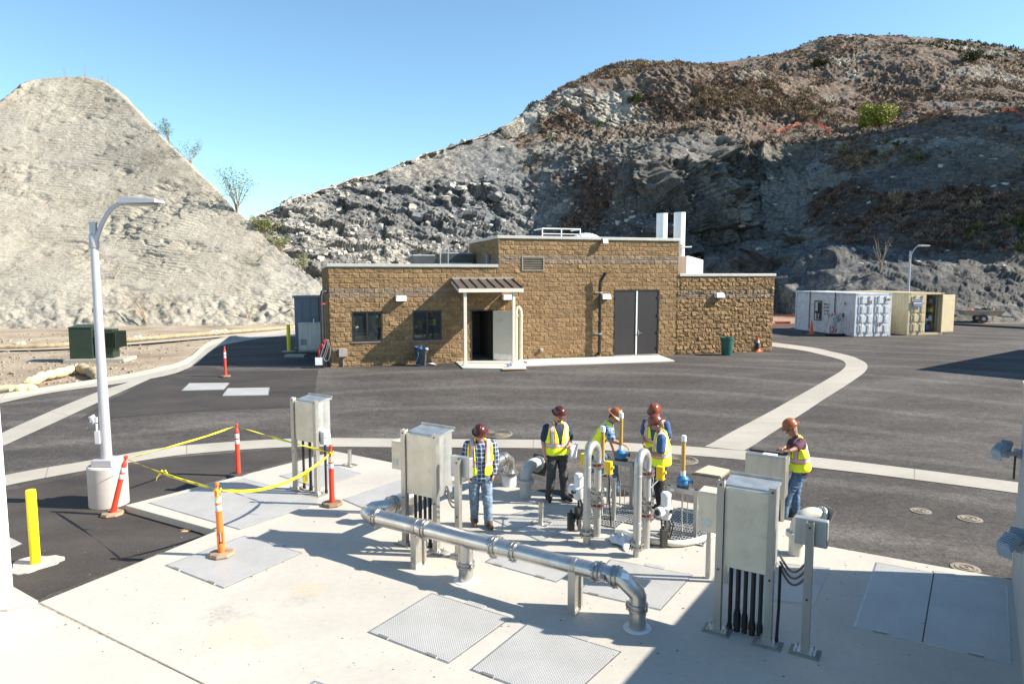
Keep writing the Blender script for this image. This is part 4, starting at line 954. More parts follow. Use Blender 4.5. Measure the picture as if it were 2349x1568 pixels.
# ---- posts, boxes
def chan(b, x, y, z0, z1, w=.085, dp=.085):
    b.b2((x-w/2, y, z0), (x+w/2, y+.012, z1)); b.b2((x-w/2, y+.012, z0), (x-w/2+.012, y+dp, z1)); b.b2((x+w/2-.012, y+.012, z0), (x+w/2, y+dp, z1))
    return b
GROUT = P('grey_grout', (.20, .19, .17), .9)
def post(parent, x, y, h, name='post'):
    b = MB(); chan(b, x, y, .03, h); p = b.build(name, STEELM, parent)
    b = MB(); b.add([(x+a*.17, y+.04+c*.13, .001) for a, c in ((-1, -1), (1, -1), (1, 1), (-1, 1))]+[(x+a*.13, y+.04+c*.10, .02) for a, c in ((-1, -1), (1, -1), (1, 1), (-1, 1))], [(3, 2, 1, 0), (4, 5, 6, 7), (0, 1, 5, 4), (1, 2, 6, 5), (2, 3, 7, 6), (3, 0, 4, 7)]); b.build('grout_pad', GROUT, p)
    b = MB(); b.b2((x-.12, y-.05, .021), (x+.12, y+.13, .033))
    for a in (-.09, .09):
        for c in (-.03, .11): b.cyl((x+a, y+c, .03), (x+a, y+c, .07), .009, n=6)
    b.build('base_plate', STEELM, p)
    for zz in (h-.05, h*.42): b = MB(); b.cyl((x, y-.006, zz), (x, y+.002, zz), .014, n=8); b.build('bolt', SEAM, p)
    return p
BLKC = P('black_coated_conduit', (.022, .02, .02), .45, var=.2)
def conduit(parent, x, y, z1, r=.028, coup=None, foot=0.):
    b = MB(); b.tube([(x, y-foot, .0), (x, y-foot, .12), (x, y-foot*.4, .3), (x, y, .42), (x, y, z1)] if foot else [(x, y, 0), (x, y, z1)], r, 12)
    if coup: b.cyl((x, y, .06), (x, y, .06+coup), r*1.5, n=14); b.cyl((x, y, .06+coup), (x, y, .1+coup), r*1.25, n=14)
    b.cyl((x, y-foot, .0), (x, y-foot, .07), r*1.3, n=12); return b.build('conduit', BLKC, parent)
CREAMST = P('weathered_cabinet_steel', (.74, .65, .50), .45, .3, var=.08, scale=3, dirt=(.40, .36, .28), dscale=4, damt=.35)
def cabinet(loc, label, w=.64, zb=.87, zt=1.88, dp=.46, ncon=4, cpl=(.16, .16, 0, 0), hood=True, ph=1.92, mt=None):
    o = E('control_cabinet', loc, GA, label, 'cabinet', 'metal cabinets on channel posts')
    post(o, 0, 0, ph); post(o, w, 0, ph)
    b = MB(); b.b2((.055, .04, zb), (w-.055, .10, zt-.02)); b.b2((.03, .101, zb+.01), (w-.03+.04, dp, zt)); b.build('cabinet_body', mt or GALV, o, bevel=.006)
    b = MB(); b.b2((.05, .034, zb+.01), (w-.05, .0395, zt-.03)); b.build('back_sheet', mt or CREAMST, o)
    if hood:
        b = MB(); b.add([(.02, .1, zt+.001), (w+.02, .1, zt+.001), (w+.02, dp+.05, zt+.05), (.02, dp+.05, zt+.05), (.02, .1, zt-.0), (w+.02, .1, zt-.0), (w+.02, dp+.05, zt-.0), (.02, dp+.05, zt-.0)],
            [(0, 1, 2, 3), (4, 7, 6, 5), (0, 4, 5, 1), (1, 5, 6, 2), (2, 6, 7, 3), (3, 7, 4, 0)]); b.build('rain_hood', GALV, o)
        b = MB(); b.b2((.0, dp+.02, zt+.04), (w+.04, dp+.05, zt+.075)); b.build('hinge_bar', STEELM, o)
    for k in range(ncon):
        x = .12+(w-.24)*k/max(1, ncon-1); conduit(o, x, .16, zb, .03 if k % 2 else .026, cpl[k] if k < len(cpl) and cpl[k] else None)
    return o
E2 = cabinet(at(927, 1249), 'metal cabinet on two posts standing just behind the big steel pipe', ncon=5, cpl=(0, 0, 0, 0, 0))
E1 = cabinet(at(675, 1123), 'metal cabinet with orange reflection beside the caution tape, farthest left', zb=1.05, ncon=3, cpl=(0, 0, .14), dp=.42)
o = MB(); o.b2((.66, .12, 1.02), (.78, .3, 1.2)); o.lathe([(.1, 0), (.1, .12), (.08, .14), (0, .14)], (.72, .2, 1.16), 14); lp = o.build('alarm_light', P('white_lamp_case', (.62, .62, .62), .4), E1)
conduit(E1, .72, .2, 1.02, .025)
E3 = cabinet(at(1643, 1448), 'largest looking metal cabinet with black conduits, front right in the shade', w=.60, zb=.84, zt=1.86, dp=.4, ncon=5, cpl=(0, .17, .15, .08, .08))
conduit(E3, .69, .16, .95, .018, None, .06)
for cb, lb, u, v in ((E2, 'channel post with a small box between the metal cabinet and the person in plaid', 1048.5, 1279), (E3, 'channel post with a small grey box right of the largest cabinet', 1845, 1499)):
    o = E('post_box', at(u, v), GA, lb, 'post', 'short channel posts with a small box')
    post(o, 0, 0, 1.57); b = MB(); b.b2((-.18, .09, 1.27), (.18, .19, 1.59)); b.build('box_body', GALV, o, bevel=.012)
    b = MB(); b.b2((-.17, .191, 1.28), (.17, .2, 1.58)); b.build('box_door', STEELM, o)
    # three slack cables to the cabinet
    P0 = Matrix.Rotation(-GA, 3, 'Z')@(cb.location-o.location)
    for k in range(3):
        xs_ = P0.x+.66; zz = 1.02-.07*k
        b = MB(); b.tube([Vector((xs_, P0.y+.3, zz))*(1-t)+Vector((-.03, .1, 1.12-.09*k))*t+Vector((0, 0, -.16*math.sin(math.pi*t)-.05*t)) for t in [i/12 for i in range(13)]], .014, 8); b.build('cable', P('grey_cable', (.09, .085, .075), .5), o)
# boxes at the back
def wallbox(loc, label, w, zb, zt, dp, lab=True, legs=True, mt=None):
    loc = Vector((loc.x, loc.y, 0)); o = E('gauge_box', loc, GA, label, 'box', 'boxes on stands around the wet well')
    b = MB(); b.b2((0, 0, zb), (w, dp, zt)); b.build('box_body', mt or CREAMST, o, bevel=.008)
    b = MB(); b.b2((.01, -.008, zb+.02), (w-.01, -.0015, zt-.02)); b.build('box_door', mt or CREAMST, o)
    if lab: b = MB(); b.b2((w*.12, -.014, zb+.08), (w*.45, -.009, zb+.2)); b.build('data_label', P('paper_label', (.62, .62, .58), .6, var=.15, scale=60), o)
    if legs:
        for x in (.08, w-.08): b = MB(); chan(b, x, dp, 0, zt-.05, .06, .05); b.build('post', STEELM, o)
    return o
wallbox(at(1600, 1216, .8), 'pale box with a data label right of the nearest slide gate', .42, .8, 1.38, .28)
wallbox(at(899, 1074, .9), 'pale box with a data label left of the metal cabinet', .34, .9, 1.42, .25)
BXP = at(1710, 1038, 1.25); o = wallbox(BXP, 'wide metal box the person in the maroon shirt leans on', .68, .5, 1.25, .34, lab=False, mt=STEELM)
b = MB(); b.b2((.02, .2, 1.262), (.66, .3, 1.285)); b.build('hinge_bar', SEAM, o)
b = MB(); b.b2((.28, .05, 1.252), (.52, .19, 1.256)); PAP = P('white_paper', (.72, .73, .75), .7, var=.03)
o = b.build('paper_sheet', PAP); o.location = (BXP.x, BXP.y, 0); o.rotation_euler = (0, 0, GA); T(o, 'paper sheet lying on the wide metal box under a hand', 'paper')

# ---- stainless pipe run
PR = E('steel_pipe_run', at(1068.3, 1329.7), 0, 'large stainless steel pipe run on saddles across the slab', 'pipe')
o0 = PR.location
def Lp(p): return Vector(p)-o0
ZP = .62
pL = at(846.8, 1180.4, ZP); pR = at(1424, 1323, ZP); dv = (pR-pL).normalized(); du = Vector((-dv.y, dv.x, 0))
foot = at(1462, 1439, 0); back = at(1168, 1112, 0)
def seg(p, q, r0, r1=None, name='pipe_section', mt=None):
    b = MB(); b.cyl(Lp(p), Lp(q), r0, r1, n=36); return b.build(name, mt or STEEL, PR)
def clampr(p, d, r):
    d = d.normalized(); b = MB(); x, y, dd = frame(d)
    for s_ in (-.028, .028): b.lathe([(r, s_-.016), (r+.02, s_-.016), (r+.022, s_), (r+.02, s_+.016), (r, s_+.016)], Lp(p), 32, ax=d)
    b.lathe([(r+.002, -.02), (r+.009, -.02), (r+.009, .02), (r+.002, .02)], Lp(p), 32, ax=d)
    for a in (.6, 2.7, 4.4):
        c = Lp(p)+(x*math.cos(a)+y*math.sin(a))*(r+.03); b.cyl(c-d*.06, c+d*.06, .009, n=6); b.box(c, (.03, .03, .03))
    return b.build('clamp', CLAMP, PR)
tL = pL+dv*.16; rL, rR_ = .125, .107
Ltot = (pR-pL).length
redx = [Ltot*((1063-846.8)/(1424-846.8))]
def along(u): # distance along the run whose image column is u
    lo, hi = 0., Ltot
    for _ in range(40):
        m_ = (lo+hi)/2; p = pL+dv*m_; uu_ = CX+FF*p.x/(p.y*math.cos(TH)-(p.z-CAMZ)*math.sin(TH))
        if uu_ < u: lo = m_
        else: hi = m_
    return lo
cl = [along(850+x/2.61*.0+0) for x in ()]
cpx = [((850+x/2.61)*.9176) for x in (240, 560, 1010, 1135, 1680, 1795)]
cd = [along(u) for u in cpx]
seg(tL, pL+dv*cd[1], rL); seg(pL+dv*cd[1], pL+dv*cd[2], rL); seg(pL+dv*cd[2], pL+dv*(cd[2]+.12), rL); seg(pL+dv*(cd[2]+.12), pL+dv*(cd[3]), rL, rR_, 'reducer'); seg(pL+dv*cd[3], pL+dv*cd[4], rR_); seg(pL+dv*cd[4], pR, rR_)
for k, d_ in enumerate(cd): clampr(pL+dv*d_, dv, rL if k < 3 else rR_)
# mitred outlet
vt = Vector((foot.x, foot.y, .44)); b = MB(); b.tube([Lp(pR-dv*.02), Lp(pR+dv*.0), Lp(vt), Lp(vt-Vector((0, 0, .02)))], rR_, 36); b.build('outlet_elbow', STEEL, PR, )
seg(vt, Vector((vt.x, vt.y, .0)), rR_); clampr(Vector((vt.x, vt.y, .28)), Vector((0, 0, 1)), rR_)
b = MB(); b.lathe([(rR_+.07, .0), (rR_+.065, .008), (rR_, .01)], Lp((vt.x, vt.y, .001)), 30); b.build('sealant_ring', P('white_sealant', (.66, .66, .66), .7), PR)
# tee drop
tp = pL+dv*along(1068.3); b = MB(); b.cyl(Lp((tp.x, tp.y, ZP-.05)), Lp((tp.x, tp.y, 0)), .107, n=32); b.build('tee_drop', STEEL, PR); clampr(Vector((tp.x, tp.y, .24)), Vector((0, 0, 1)), .107)
b = MB(); b.lathe([(.18, .0), (.175, .008), (.1, .01)], Lp((tp.x, tp.y, .001)), 30); b.build('sealant_ring', MC['white_sealant'], PR)
# left elbow and the run going back
el = [pL+dv*.17, pL+dv*.05, pL-dv*.09+du*.07, pL-dv*.13+du*.24, pL-dv*.02+du*.40]
bkd = (Vector((back.x, back.y, ZP))-el[-1]); bk1 = el[-1]+bkd*.05
b = MB(); b.tube([Lp(p) for p in el]+[Lp(bk1)], rL, 36); b.build('elbow', STEEL, PR); clampr(pL+dv*.17, dv, rL); clampr(bk1, bkd, rL)
bke = Vector((back.x, back.y, ZP))-bkd.normalized()*.26; seg(bk1, bke, rL)
clampr(bke, bkd, rL)
b = MB(); bn = bkd.normalized(); b.tube([Lp(bke), Lp(bke+bn*.1), Lp(Vector((back.x, back.y, ZP-.10))-bn*.02), Lp((back.x, back.y, .36)), Lp((back.x, back.y, .3))], rL, 36); b.build('elbow', STEEL, PR)
b = MB(); b.cyl(Lp((back.x, back.y, .27)), Lp((back.x, back.y, .30)), .2, n=32); b.cyl(Lp((back.x, back.y, .24)), Lp((back.x, back.y, .262)), .19, n=32)
for k in range(8): a = k*math.pi/4; b.cyl(Lp((back.x+.165*math.cos(a), back.y+.165*math.sin(a), .22)), Lp((back.x+.165*math.cos(a), back.y+.165*math.sin(a), .33)), .012, n=6)
b.build('flange', CLAMP, PR)
b = MB(); b.cyl(Lp((back.x, back.y, 0)), Lp((back.x, back.y, .24)), .15, n=32); b.build('white_spool', P('white_wrapped_spool', (.66, .66, .68), .5, var=.12, scale=9), PR)
# small valve on the outlet section
vp_ = pL+dv*((cd[4]+cd[5])/2)-du*rR_; b = MB(); b.cyl(Lp(vp_), Lp(vp_-du*.05), .035, n=14); b.cyl(Lp(vp_-du*.05), Lp(vp_-du*.065), .02, n=10); b.beam(Lp(vp_-du*.07), Lp(vp_-du*.07+Vector((.01, 0, .13))), .025, .01); b.cyl(Lp(vp_-dv*.06+Vector((0, 0, -.03))-du*.02), Lp(vp_+dv*.06+Vector((0, 0, -.03))-du*.02), .016, n=10); b.build('tap_valve', CLAMP, PR)
b = MB(); q_ = pL+dv*(cd[5]+.17)+Vector((0, 0, rR_*.62))-du*rR_*.80; b.box(Lp(q_), (.1, .004, .07), M=Matrix((dv, -(du*.78-Vector((0, 0, .62))).normalized(), (du*.62+Vector((0, 0, .78))).normalized())).transposed()); b.build('pipe_label', PAP, PR)
# saddles
for u, r in ((957, rL), (1319, rR_)):
    p = pL+dv*along(u); b = MB()
    e = p-du*.1; f = p+du*.14
    b.prism([(Lp(e)+dv*a+du*c)[:2] for a, c in ((-.05, -.006), (.05, -.006), (.05, .006), (-.05, .006))], .0, ZP-r*.3)
    M_ = Matrix((dv, du, Vector((0, 0, 1)))).transposed()
    c = Lp(p)+du*.02; b.box((c.x, c.y, (ZP-r)/2), (.012, .24, ZP-r-.004), M=M_)
    b.box((c.x, c.y, .006), (.12, .28, .012), M=M_)
    b.lathe([(r+.002, -.03), (r+.008, -.03), (r+.008, .03), (r+.002, .03)], Lp(p), 32, ax=dv)
    c2 = Lp(f); b.box((c2.x, c2.y, (ZP-r*.5)/2), (.08, .05, ZP-r*.5), M=M_); b.build('saddle', STEELM, PR)

# ---- goosenecks
def gooseneck(p, label, mt, mp, az, sc_=1.):
    o = E('gooseneck_vent', p, az, label, 'vent pipe', 'gooseneck vents with hanging flaps'); r = .115
    b = MB(); b.cyl((0, 0, 0), (0, 0, .34), r, n=28); b.build('riser', mt, o)
    b = MB(); b.lathe([(r, .30), (.165, .30), (.168, .325), (.165, .35), (.165, .37), (r, .372)], n=30)
    for k in range(8): a = k*math.pi/4+.2; b.cyl((.143*math.cos(a), .143*math.sin(a), .28), (.143*math.cos(a), .143*math.sin(a), .395), .011, n=6)
    b.build('flange', mt, o)
    ar = arc((.24, 0, .40), .24, math.pi, math.pi*.33, (1, 0, 0), (0, 0, 1), 12)
    b = MB(); b.tube([(0, 0, .37)]+ar, r*.97, 28); b.build('bend', mt, o)
    e = ar[-1]; d = (ar[-1]-ar[-2]).normalized(); b = MB(); b.cyl(e, e+d*.03, .165, n=30)
    x, y, _ = frame(d)
    for k in range(8): a = k*math.pi/4; c = e+(x*math.cos(a)+y*math.sin(a))*.143; b.cyl(c-d*.02, c+d*.05, .011, n=6)
    b.build('outlet_flange', mt, o)
    b = MB(); M_ = Matrix((x, y, d)).transposed(); b.box(e+d*.07+x*.0+y*.0, (.42, .40, .018), M=M_); b.build('flap_plate', mp, o)
gooseneck(at(1205.6, 1140), 'grey gooseneck vent with a dark square flap between two persons', P('grey_epoxy', (.42, .43, .41), .45, var=.08), P('dark_wood_flap', (.10, .075, .05), .7, var=.3, scale=8), R(48))
gooseneck(at(1826, 1270), 'cream gooseneck vent with a square flap behind the post box on the right', P('cream_epoxy', (.62, .59, .48), .4, var=.06), P('tan_flap', (.30, .27, .23), .6), R(8))
def stub(u, v, label):
    o = E('vent_stub', at(u, v), GA, label, 'pipe', 'short steel stub pipes'); b = MB(); b.lathe([(.045, 0), (.045, .37), (.05, .372), (.05, .385), (.04, .385), (.04, .1)], n=24); b.build('stub_pipe', STEEL, o)
    b = MB()
    for a, c in (((-.16, -.1), (.16, -.1)), ((-.16, .1), (.16, .1)), ((-.16, -.1), (-.16, .1)), ((.16, -.1), (.16, .1))): b.beam((*a, .012), (*c, .012), .022, .022)
    b.b2((-.06, -.06, 0), (.06, .06, .02)); b.build('anchor_frame', STEELM, o)
stub(802.6, 1067.4, 'short steel stub pipe on the far left part of the slab'); stub(1241, 1200, 'short steel stub pipe between the person in plaid and the U shaped pipes')

# ---- U shaped pipes with flanges
UPM = P('weathered_steel_pipe', (.50, .49, .46), .42, .55, var=.12, scale=5, dirt=(.36, .30, .22), dscale=5, damt=.5); REDB = P('red_gasket_band', (.22, .025, .02), .5)
def upipe(p, label):
    o = E('u_pipe', p, GA, label, 'pipe', 'U shaped pipes of the wet well'); r = .063; q = .41; H = 1.42
    pts = [(0, 0, 0), (0, 0, H)]+arc((0, q/2, H), q/2, math.pi, 0, (0, 1, 0), (0, 0, 1), 14)[1:]+[(0, q, H), (0, q, 1.28)]
    b = MB(); b.tube([pts[0], (0, 0, .16)], r*.9, 20); b.build('stub', UPM, o)
    b = MB(); b.tube([(0, 0, .22)]+pts[1:], r, 22)
    for zz in (.55, 1.3): b.lathe([(r, zz-.008), (r+.004, zz), (r, zz+.008)], n=22)
    b.build('bent_pipe', UPM, o)
    b = MB(); b.cyl((0, q, 0), (0, q, .52), r, n=22); b.build('riser', UPM, o)
    b = MB(); b.cyl((0, q, .8), (0, q, 1.22), r, n=22); b.build('riser', UPM, o)
    def fl(y, z, red):
        b = MB(); b.cyl((0, y, z-.045), (0, y, z-.022), .118, n=28); b.cyl((0, y, z+.022), (0, y, z+.045), .118, n=28)
        for k in range(8): a = k*math.pi/4+.3; b.cyl((.1*math.cos(a), y+.1*math.sin(a), z-.075), (.1*math.cos(a), y+.1*math.sin(a), z+.075), .010, n=6)
        f_ = b.build('flange', CLAMP, o); b = MB(); b.cyl((0, y, z-.022), (0, y, z+.022), .105 if red else .09, n=28); b.build('gasket', REDB if red else CLAMP, f_)
    fl(0, .19, 0); fl(q, 1.25, 1); fl(q, .77, 0); fl(q, .56, 1)
    b = MB(); b.cyl((0, q, .6), (0, q, .73), .075, n=20); b.cyl((.05, q-.05, .67), (.15, q-.1, .67), .025, n=10); b.build('valve_body', CLAMP, o); return o
upipe(at(1345.4, 1247), 'farther U shaped pipe with red banded flanges by the stub pipe'); upipe(at(1460.4, 1275), 'nearer U shaped pipe with red banded flanges in front of the standing pair')
ACT = P('white_actuator', (.66, .67, .67), .35, var=.05)
def actuator(u, v, zc, Y, label, rz, mirror=1):
    p = atd(u, v, Y); o = E('valve_actuator', (p.x, p.y, 0), rz, label, 'actuator', 'white electric valve actuators'); z = p.z
    b = MB(); b.lathe([(.0, -.18), (.07, -.18), (.095, -.12), (.115, -.02), (.115, .02), (.08, .05), (.078, .2), (.085, .2), (.085, .24), (.06, .27), (0, .275)], (0, 0, z), 24); b.build('motor_housing', ACT, o)
    b = MB(); b.cyl((-.08, -.03, z-.04), (-.17, -.07, z-.04), .085, n=22); b.cyl((-.17, -.07, z-.04), (-.185, -.077, z-.04), .05, n=18, m=1); b.cyl((.05, -.1, z-.02), (.07, -.15, z-.02), .035, n=14, m=1); b.build('dial_cover', [ACT, SEAM], o)
    b = MB(); b.cyl((0, 0, z-.2), (0, 0, z-.33), .02, n=10, m=1); b.b2((-.055, -.05, z-.52), (.055, .05, z-.33), m=1)
    b.b2((-.02, -.03, .1), (.0, .03, z-.52), m=0); b.b2((.03, -.03, .02), (.05, .03, z-.5), m=1); b.build('stem_linkage', [STEELM, SEAM], o)
    for k in range(2): b = MB(); b.tube([(.04+.03*k, 0, z-.15), (.1+.05*k, .02, z-.3), (.06+.02*k, -.02, z-.5), (-.02, -.08-.05*k, .25), (-.05, -.1, .03)], .012, 8); b.build('cable', BLKC, o)
    b = MB(); b.b2((-.12, -.16, .02), (-.02, -.06, .3)); b.cyl((-.07, -.11, .3), (-.07, -.11, .36), .02, n=10); b.sph((-.0, -.1, .2), .045, 10); b.build('limit_switch', SEAM, o)
actuator(1327.6, 1120.5, 0, 11.45, 'white valve actuator left of the farther U shaped pipe', R(-70))
actuator(1527, 1164.8, 0, 10.85, 'white valve actuator with black dial right of the nearer U shaped pipe', R(10))
# ---- slide gates with rising stem tubes
AMB, t_, b_ = newmat('amber_tube'); b_.inputs['Base Color'].default_value = (.62, .42, .13, 1); b_.inputs['Roughness'].default_value = .25; b_.inputs['Transmission Weight'].default_value = .35; b_.inputs['IOR'].default_value = 1.2
BLU = P('blue_gearbox', (.035, .17, .36), .35, var=.1); WPV = P('white_cap_plastic', (.74, .74, .76), .4, var=.03); GATE = steel_mat('gate_frame_steel', (.42, .42, .41), .45)
def gate(u, v, ht, label, tube_h=.62, w=.46):
    p = at(u, v); o = E('slide_gate', p, GA, label, 'slide gate', 'slide gate frames with amber stem covers')
    for x in (-w, 0): b = MB(); b.b2((x-.03, -.03, 0), (x+.03, .03, ht)); b.build('post', GATE, o)
    b = MB(); b.b2((-w-.03, -.04, ht-.09), (.03, .04, ht)); b.build('top_beam', GATE, o)
    b = MB()
    for z in (.05, .42): b.b2((-w+.03, -.012, z-.012), (-.03, .012, z+.012))
    b.build('cross_bar', GATE, o)
    b = MB(); b.cyl((-w/2, 0, .02), (-w/2, 0, ht+.04), .014, n=10); b.cyl((-w/2+.09, 0, .06), (-w/2+.09, 0, ht-.1), .007, n=6); b.build('stem', STEEL, o)
    b = MB(); b.b2((-w/2-.08, -.07, ht+.001), (-w/2+.12, .07, ht+.035)); b.build('gear_base', SEAM, o)
    b = MB(); b.lathe([(.07, 0), (.1, .02), (.105, .06), (.09, .09), (.1, .1), (.1, .13), (.06, .17), (0, .175)], (-w/2, 0, ht+.036), 24); b.cyl((-w/2, 0, ht+.12), (-w/2+.15, .03, ht+.12), .03, n=12); g_ = b.build('gearbox', BLU, o)
    b = MB(); b.cyl((-w/2+.15, .03, ht+.12), (-w/2+.17, .035, ht+.12), .04, n=12); b.build('hand_knob', SEAM, g_)
    z0 = ht+.2; b = MB(); b.cyl((-w/2, 0, z0), (-w/2, 0, z0+.09), .043, n=20); b.build('tube_socket', WPV, o)
    b = MB(); b.cyl((-w/2, 0, z0+.09), (-w/2, 0, z0+tube_h), .036, n=24); b.build('stem_cover_tube', AMB, o)
    b = MB(); b.lathe([(.043, 0), (.043, .07), (.036, .1), (0, .105)], (-w/2, 0, z0+tube_h-.02), 20); b.build('tube_cap', WPV, o)
    b = MB(); b.cyl((-w/2, 0, z0+.09), (-w/2, 0, z0+tube_h-.12), .012, n=8); b.build('screw', P('greased_screw', (.3, .22, .1), .4, .5), o)
gate(1407.6, 1193, .80, 'slide gate frame with amber tube behind the farther U shaped pipe')
gate(1448, 1166, .90, 'slide gate frame whose blue gearbox a person is touching', .64)
gate(1594, 1231, .82, 'slide gate frame with amber tube beside the pale labelled box', .62)
b = MB(); b.b2((-.44, -.048, .74), (-.36, -.041, .79)); lb_ = b.build('number_tag', PAP, [o for o in COL.objects if o.name.startswith('slide_gate')][-1])
# gratings
def grating(pts, label):
    q = [at(u, v) for u, v in pts]; c = sum(q, Vector())/4; o = E('floor_grating', (c.x, c.y, 0), GA, label, 'grating', 'floor gratings round the slide gates')
    M_ = Matrix.Rotation(-GA, 3, 'Z'); L = [M_@(p-c) for p in q]; x0, x1 = min(p.x for p in L), max(p.x for p in L); y0, y1 = min(p.y for p in L), max(p.y for p in L)
    b = MB(); b.b2((x0, y0, .002), (x1, y1, .004)); b.build('opening', P('dark_void', (.01,)*3), o)
    b = MB(); n = int((x1-x0)/.055)
    for k in range(n+1): x = x0+(x1-x0)*k/n; b.b2((x-.009, y0, .005), (x+.009, y1, .022))
    b.build('bearing_bars', GALV, o)
    b = MB(); n = int((y1-y0)/.11)
    for k in range(n+1): y = y0+(y1-y0)*k/n; b.b2((x0, y-.012, .0225), (x1, y+.012, .027))
    b.build('cross_rods', GALV, o)
def gq(u, v, a, b_, ):  # rectangle from a corner pixel plus extents in grid axes
    p = at(u, v); return p, p+VX*a, p+VX*a+UX*b_, p+UX*b_
def grating2(u, v, a, b_, label):
    p = at(u, v); c = p+VX*a/2+UX*b_/2; o = E('floor_grating', (c.x, c.y, 0), GA, label, 'grating', 'floor gratings round the slide gates'); x0, x1, y0, y1 = -a/2, a/2, -b_/2, b_/2
    b = MB(); b.b2((x0, y0, .002), (x1, y1, .004)); b.build('opening', P('dark_void', (.01,)*3), o)
    b = MB(); n = int((x1-x0)/.05)
    for k in range(n+1): x = x0+(x1-x0)*k/n; b.b2((x-.008, y0, .005), (x+.008, y1, .022))
    b.build('bearing_bars', GALV, o)
    b = MB(); n = int((y1-y0)/.1)
    for k in range(n+1): y = y0+(y1-y0)*k/n; b.b2((x0, y-.014, .0225), (x1, y+.014, .027))
    b.build('cross_rods', GALV, o)
grating2(1340, 1196, .62, .5, 'small floor grating directly behind the farther U shaped pipe')
grating2(1392, 1190, .75, 1.0, 'floor grating between the two farther slide gates')
grating2(1505, 1230, .8, .62, 'floor grating at the foot of the nearest slide gate')
grating2(1520, 1200, .72, .9, 'floor grating behind the nearest slide gate')
# hose, sack, boxes
pts = [at(u, v, .06) for u, v in ((1412, 1216), (1432, 1219), (1460, 1232), (1490, 1240), (1518, 1243), (1545, 1246), (1570, 1245), (1600, 1239), (1620, 1232), (1640, 1222), (1660, 1208), (1668, 1195))]
b = MB(); b.tube(pts, .052, 14); o = T(b.build('white_hose', P('white_hose_pvc', (.68, .65, .55), .5, var=.06)), 'thick white hose curving on the slab below the nearest slide gate', 'hose')
# ================================================================ writing helper
def text_mesh(name, txt, size, mt, parent, M, thick=.001, align='CENTER'):
    cu = bpy.data.curves.new(name, 'FONT'); cu.body = txt; cu.size = size; cu.align_x = align; cu.align_y = 'CENTER'; cu.extrude = thick; cu.resolution_u = 2
    ob = bpy.data.objects.new('tmp', cu); COL.objects.link(ob); dg = bpy.context.evaluated_depsgraph_get()
    me = bpy.data.meshes.new_from_object(ob.evaluated_get(dg)); bpy.data.objects.remove(ob); me.name = name
    me.materials.clear(); me.materials.append(mt); me.transform(M)
    o = bpy.data.objects.new(name, me); COL.objects.link(o)
    if parent: o.parent = parent
    return o
BLACKP = P('black_print', (.015, .015, .015), .6)
# ================================================================ delineator posts and caution tape
ORED = P('red_orange_plastic', (.72, .050, .02), .45, var=.12, dirt=(.4, .1, .06), damt=.3); ORNG = P('orange_plastic', (.80, .19, .035), .45, var=.1); REFL = P('reflective_band', (.60, .63, .66), .35, var=.08)
RUBT = P('tan_rubber_base', (.30, .21, .14), .85, var=.25, scale=6, bmp=.4); RUBB = P('black_rubber_base', (.05, .045, .042), .8, var=.2); RUBR = P('brown_rubber_base', (.20, .13, .08), .85, var=.3)
def delin(p, label, mt, base, tilt=(0, 0), h=1.17, slot=False, s=1., rz=0.):
    o = E('delineator_post', p, rz, label, 'delineator', 'orange delineator posts')
    b = MB(); b.lathe([(.0, .0), (.2, .0), (.205, .02), (.185, .055), (.07, .062), (.07, .05)], n=8, sm=False); b.build('rubber_base', base, o, bevel=.006)
    T_ = E('tmp', (0, 0, 0))
    bpy.data.objects.remove(T_); M_ = Matrix.Rotation(tilt[0], 4, 'Y')@Matrix.Rotation(tilt[1], 4, 'X')
    b = MB()
    if slot: b.lathe([(.055, .04), (.055, .18), (.048, .2)], n=20); b.b2((-.048, -.03, .18), (-.022, .03, .38)); b.b2((.022, -.03, .18), (.048, .03, .38)); b.lathe([(.05, .37), (.052, .4), (.046, h-.22)], n=20)
    else: b.lathe([(.058, .04), (.056, .12), (.05, .16), (.046, h-.22)], n=20)
    b.lathe([(.046, h-.22), (.045, h-.17), (.036, h-.13), (.022, h-.11), (.018, h-.06), (.03, h-.05), (.036, h-.025), (.028, h), (.0, h+.002)], n=18)
    b.lathe([(.046, h-.345), (.051, h-.345), (.051, h-.325), (.046, h-.325)], n=20); b.lathe([(.046, h-.475), (.052, h-.475), (.052, h-.455), (.046, h-.455)], n=20)
    t = b.build('post_tube', mt, o); t.data.transform(M_)
    for z0 in (h-.32, h-.45):
        b = MB(); b.lathe([(.0465, z0), (.0485, z0+.004), (.0485, z0+.095), (.0465, z0+.099)], n=20); q = b.build('reflective_band', REFL, t); q.data.transform(M_)
    return o, M_
d1, _ = delin(gp(547, 1090, .015), 'red delineator on a black base at the far corner of the tape', ORED, RUBB)
d2, m2 = delin(gp(258, 1180, .01), 'leaning red delineator beside the round concrete lamp base', ORED, RUBT, tilt=(R(15), R(-2)))
d3, m3 = delin(at(509, 1272, .012), 'orange slotted delineator nearest the camera on a tread plate', ORNG, RUBT, tilt=(R(-1.5), 0), slot=True)
d4, _ = delin(at(762, 1157, .005), 'red delineator with brown base right beside the left metal cabinet', ORED, RUBR)
d5, _ = delin(gp(517.5, 863.5, .01), 'distant red delineator alone on the dark asphalt near the building', ORED, RUBR)
def topof(d, M_=None, z=1.12): return d.location+((M_ or Matrix.Identity(4))@Vector((0, 0, z)))
YTAPE = P('yellow_tape', (.85, .70, .02), .4, var=.05)
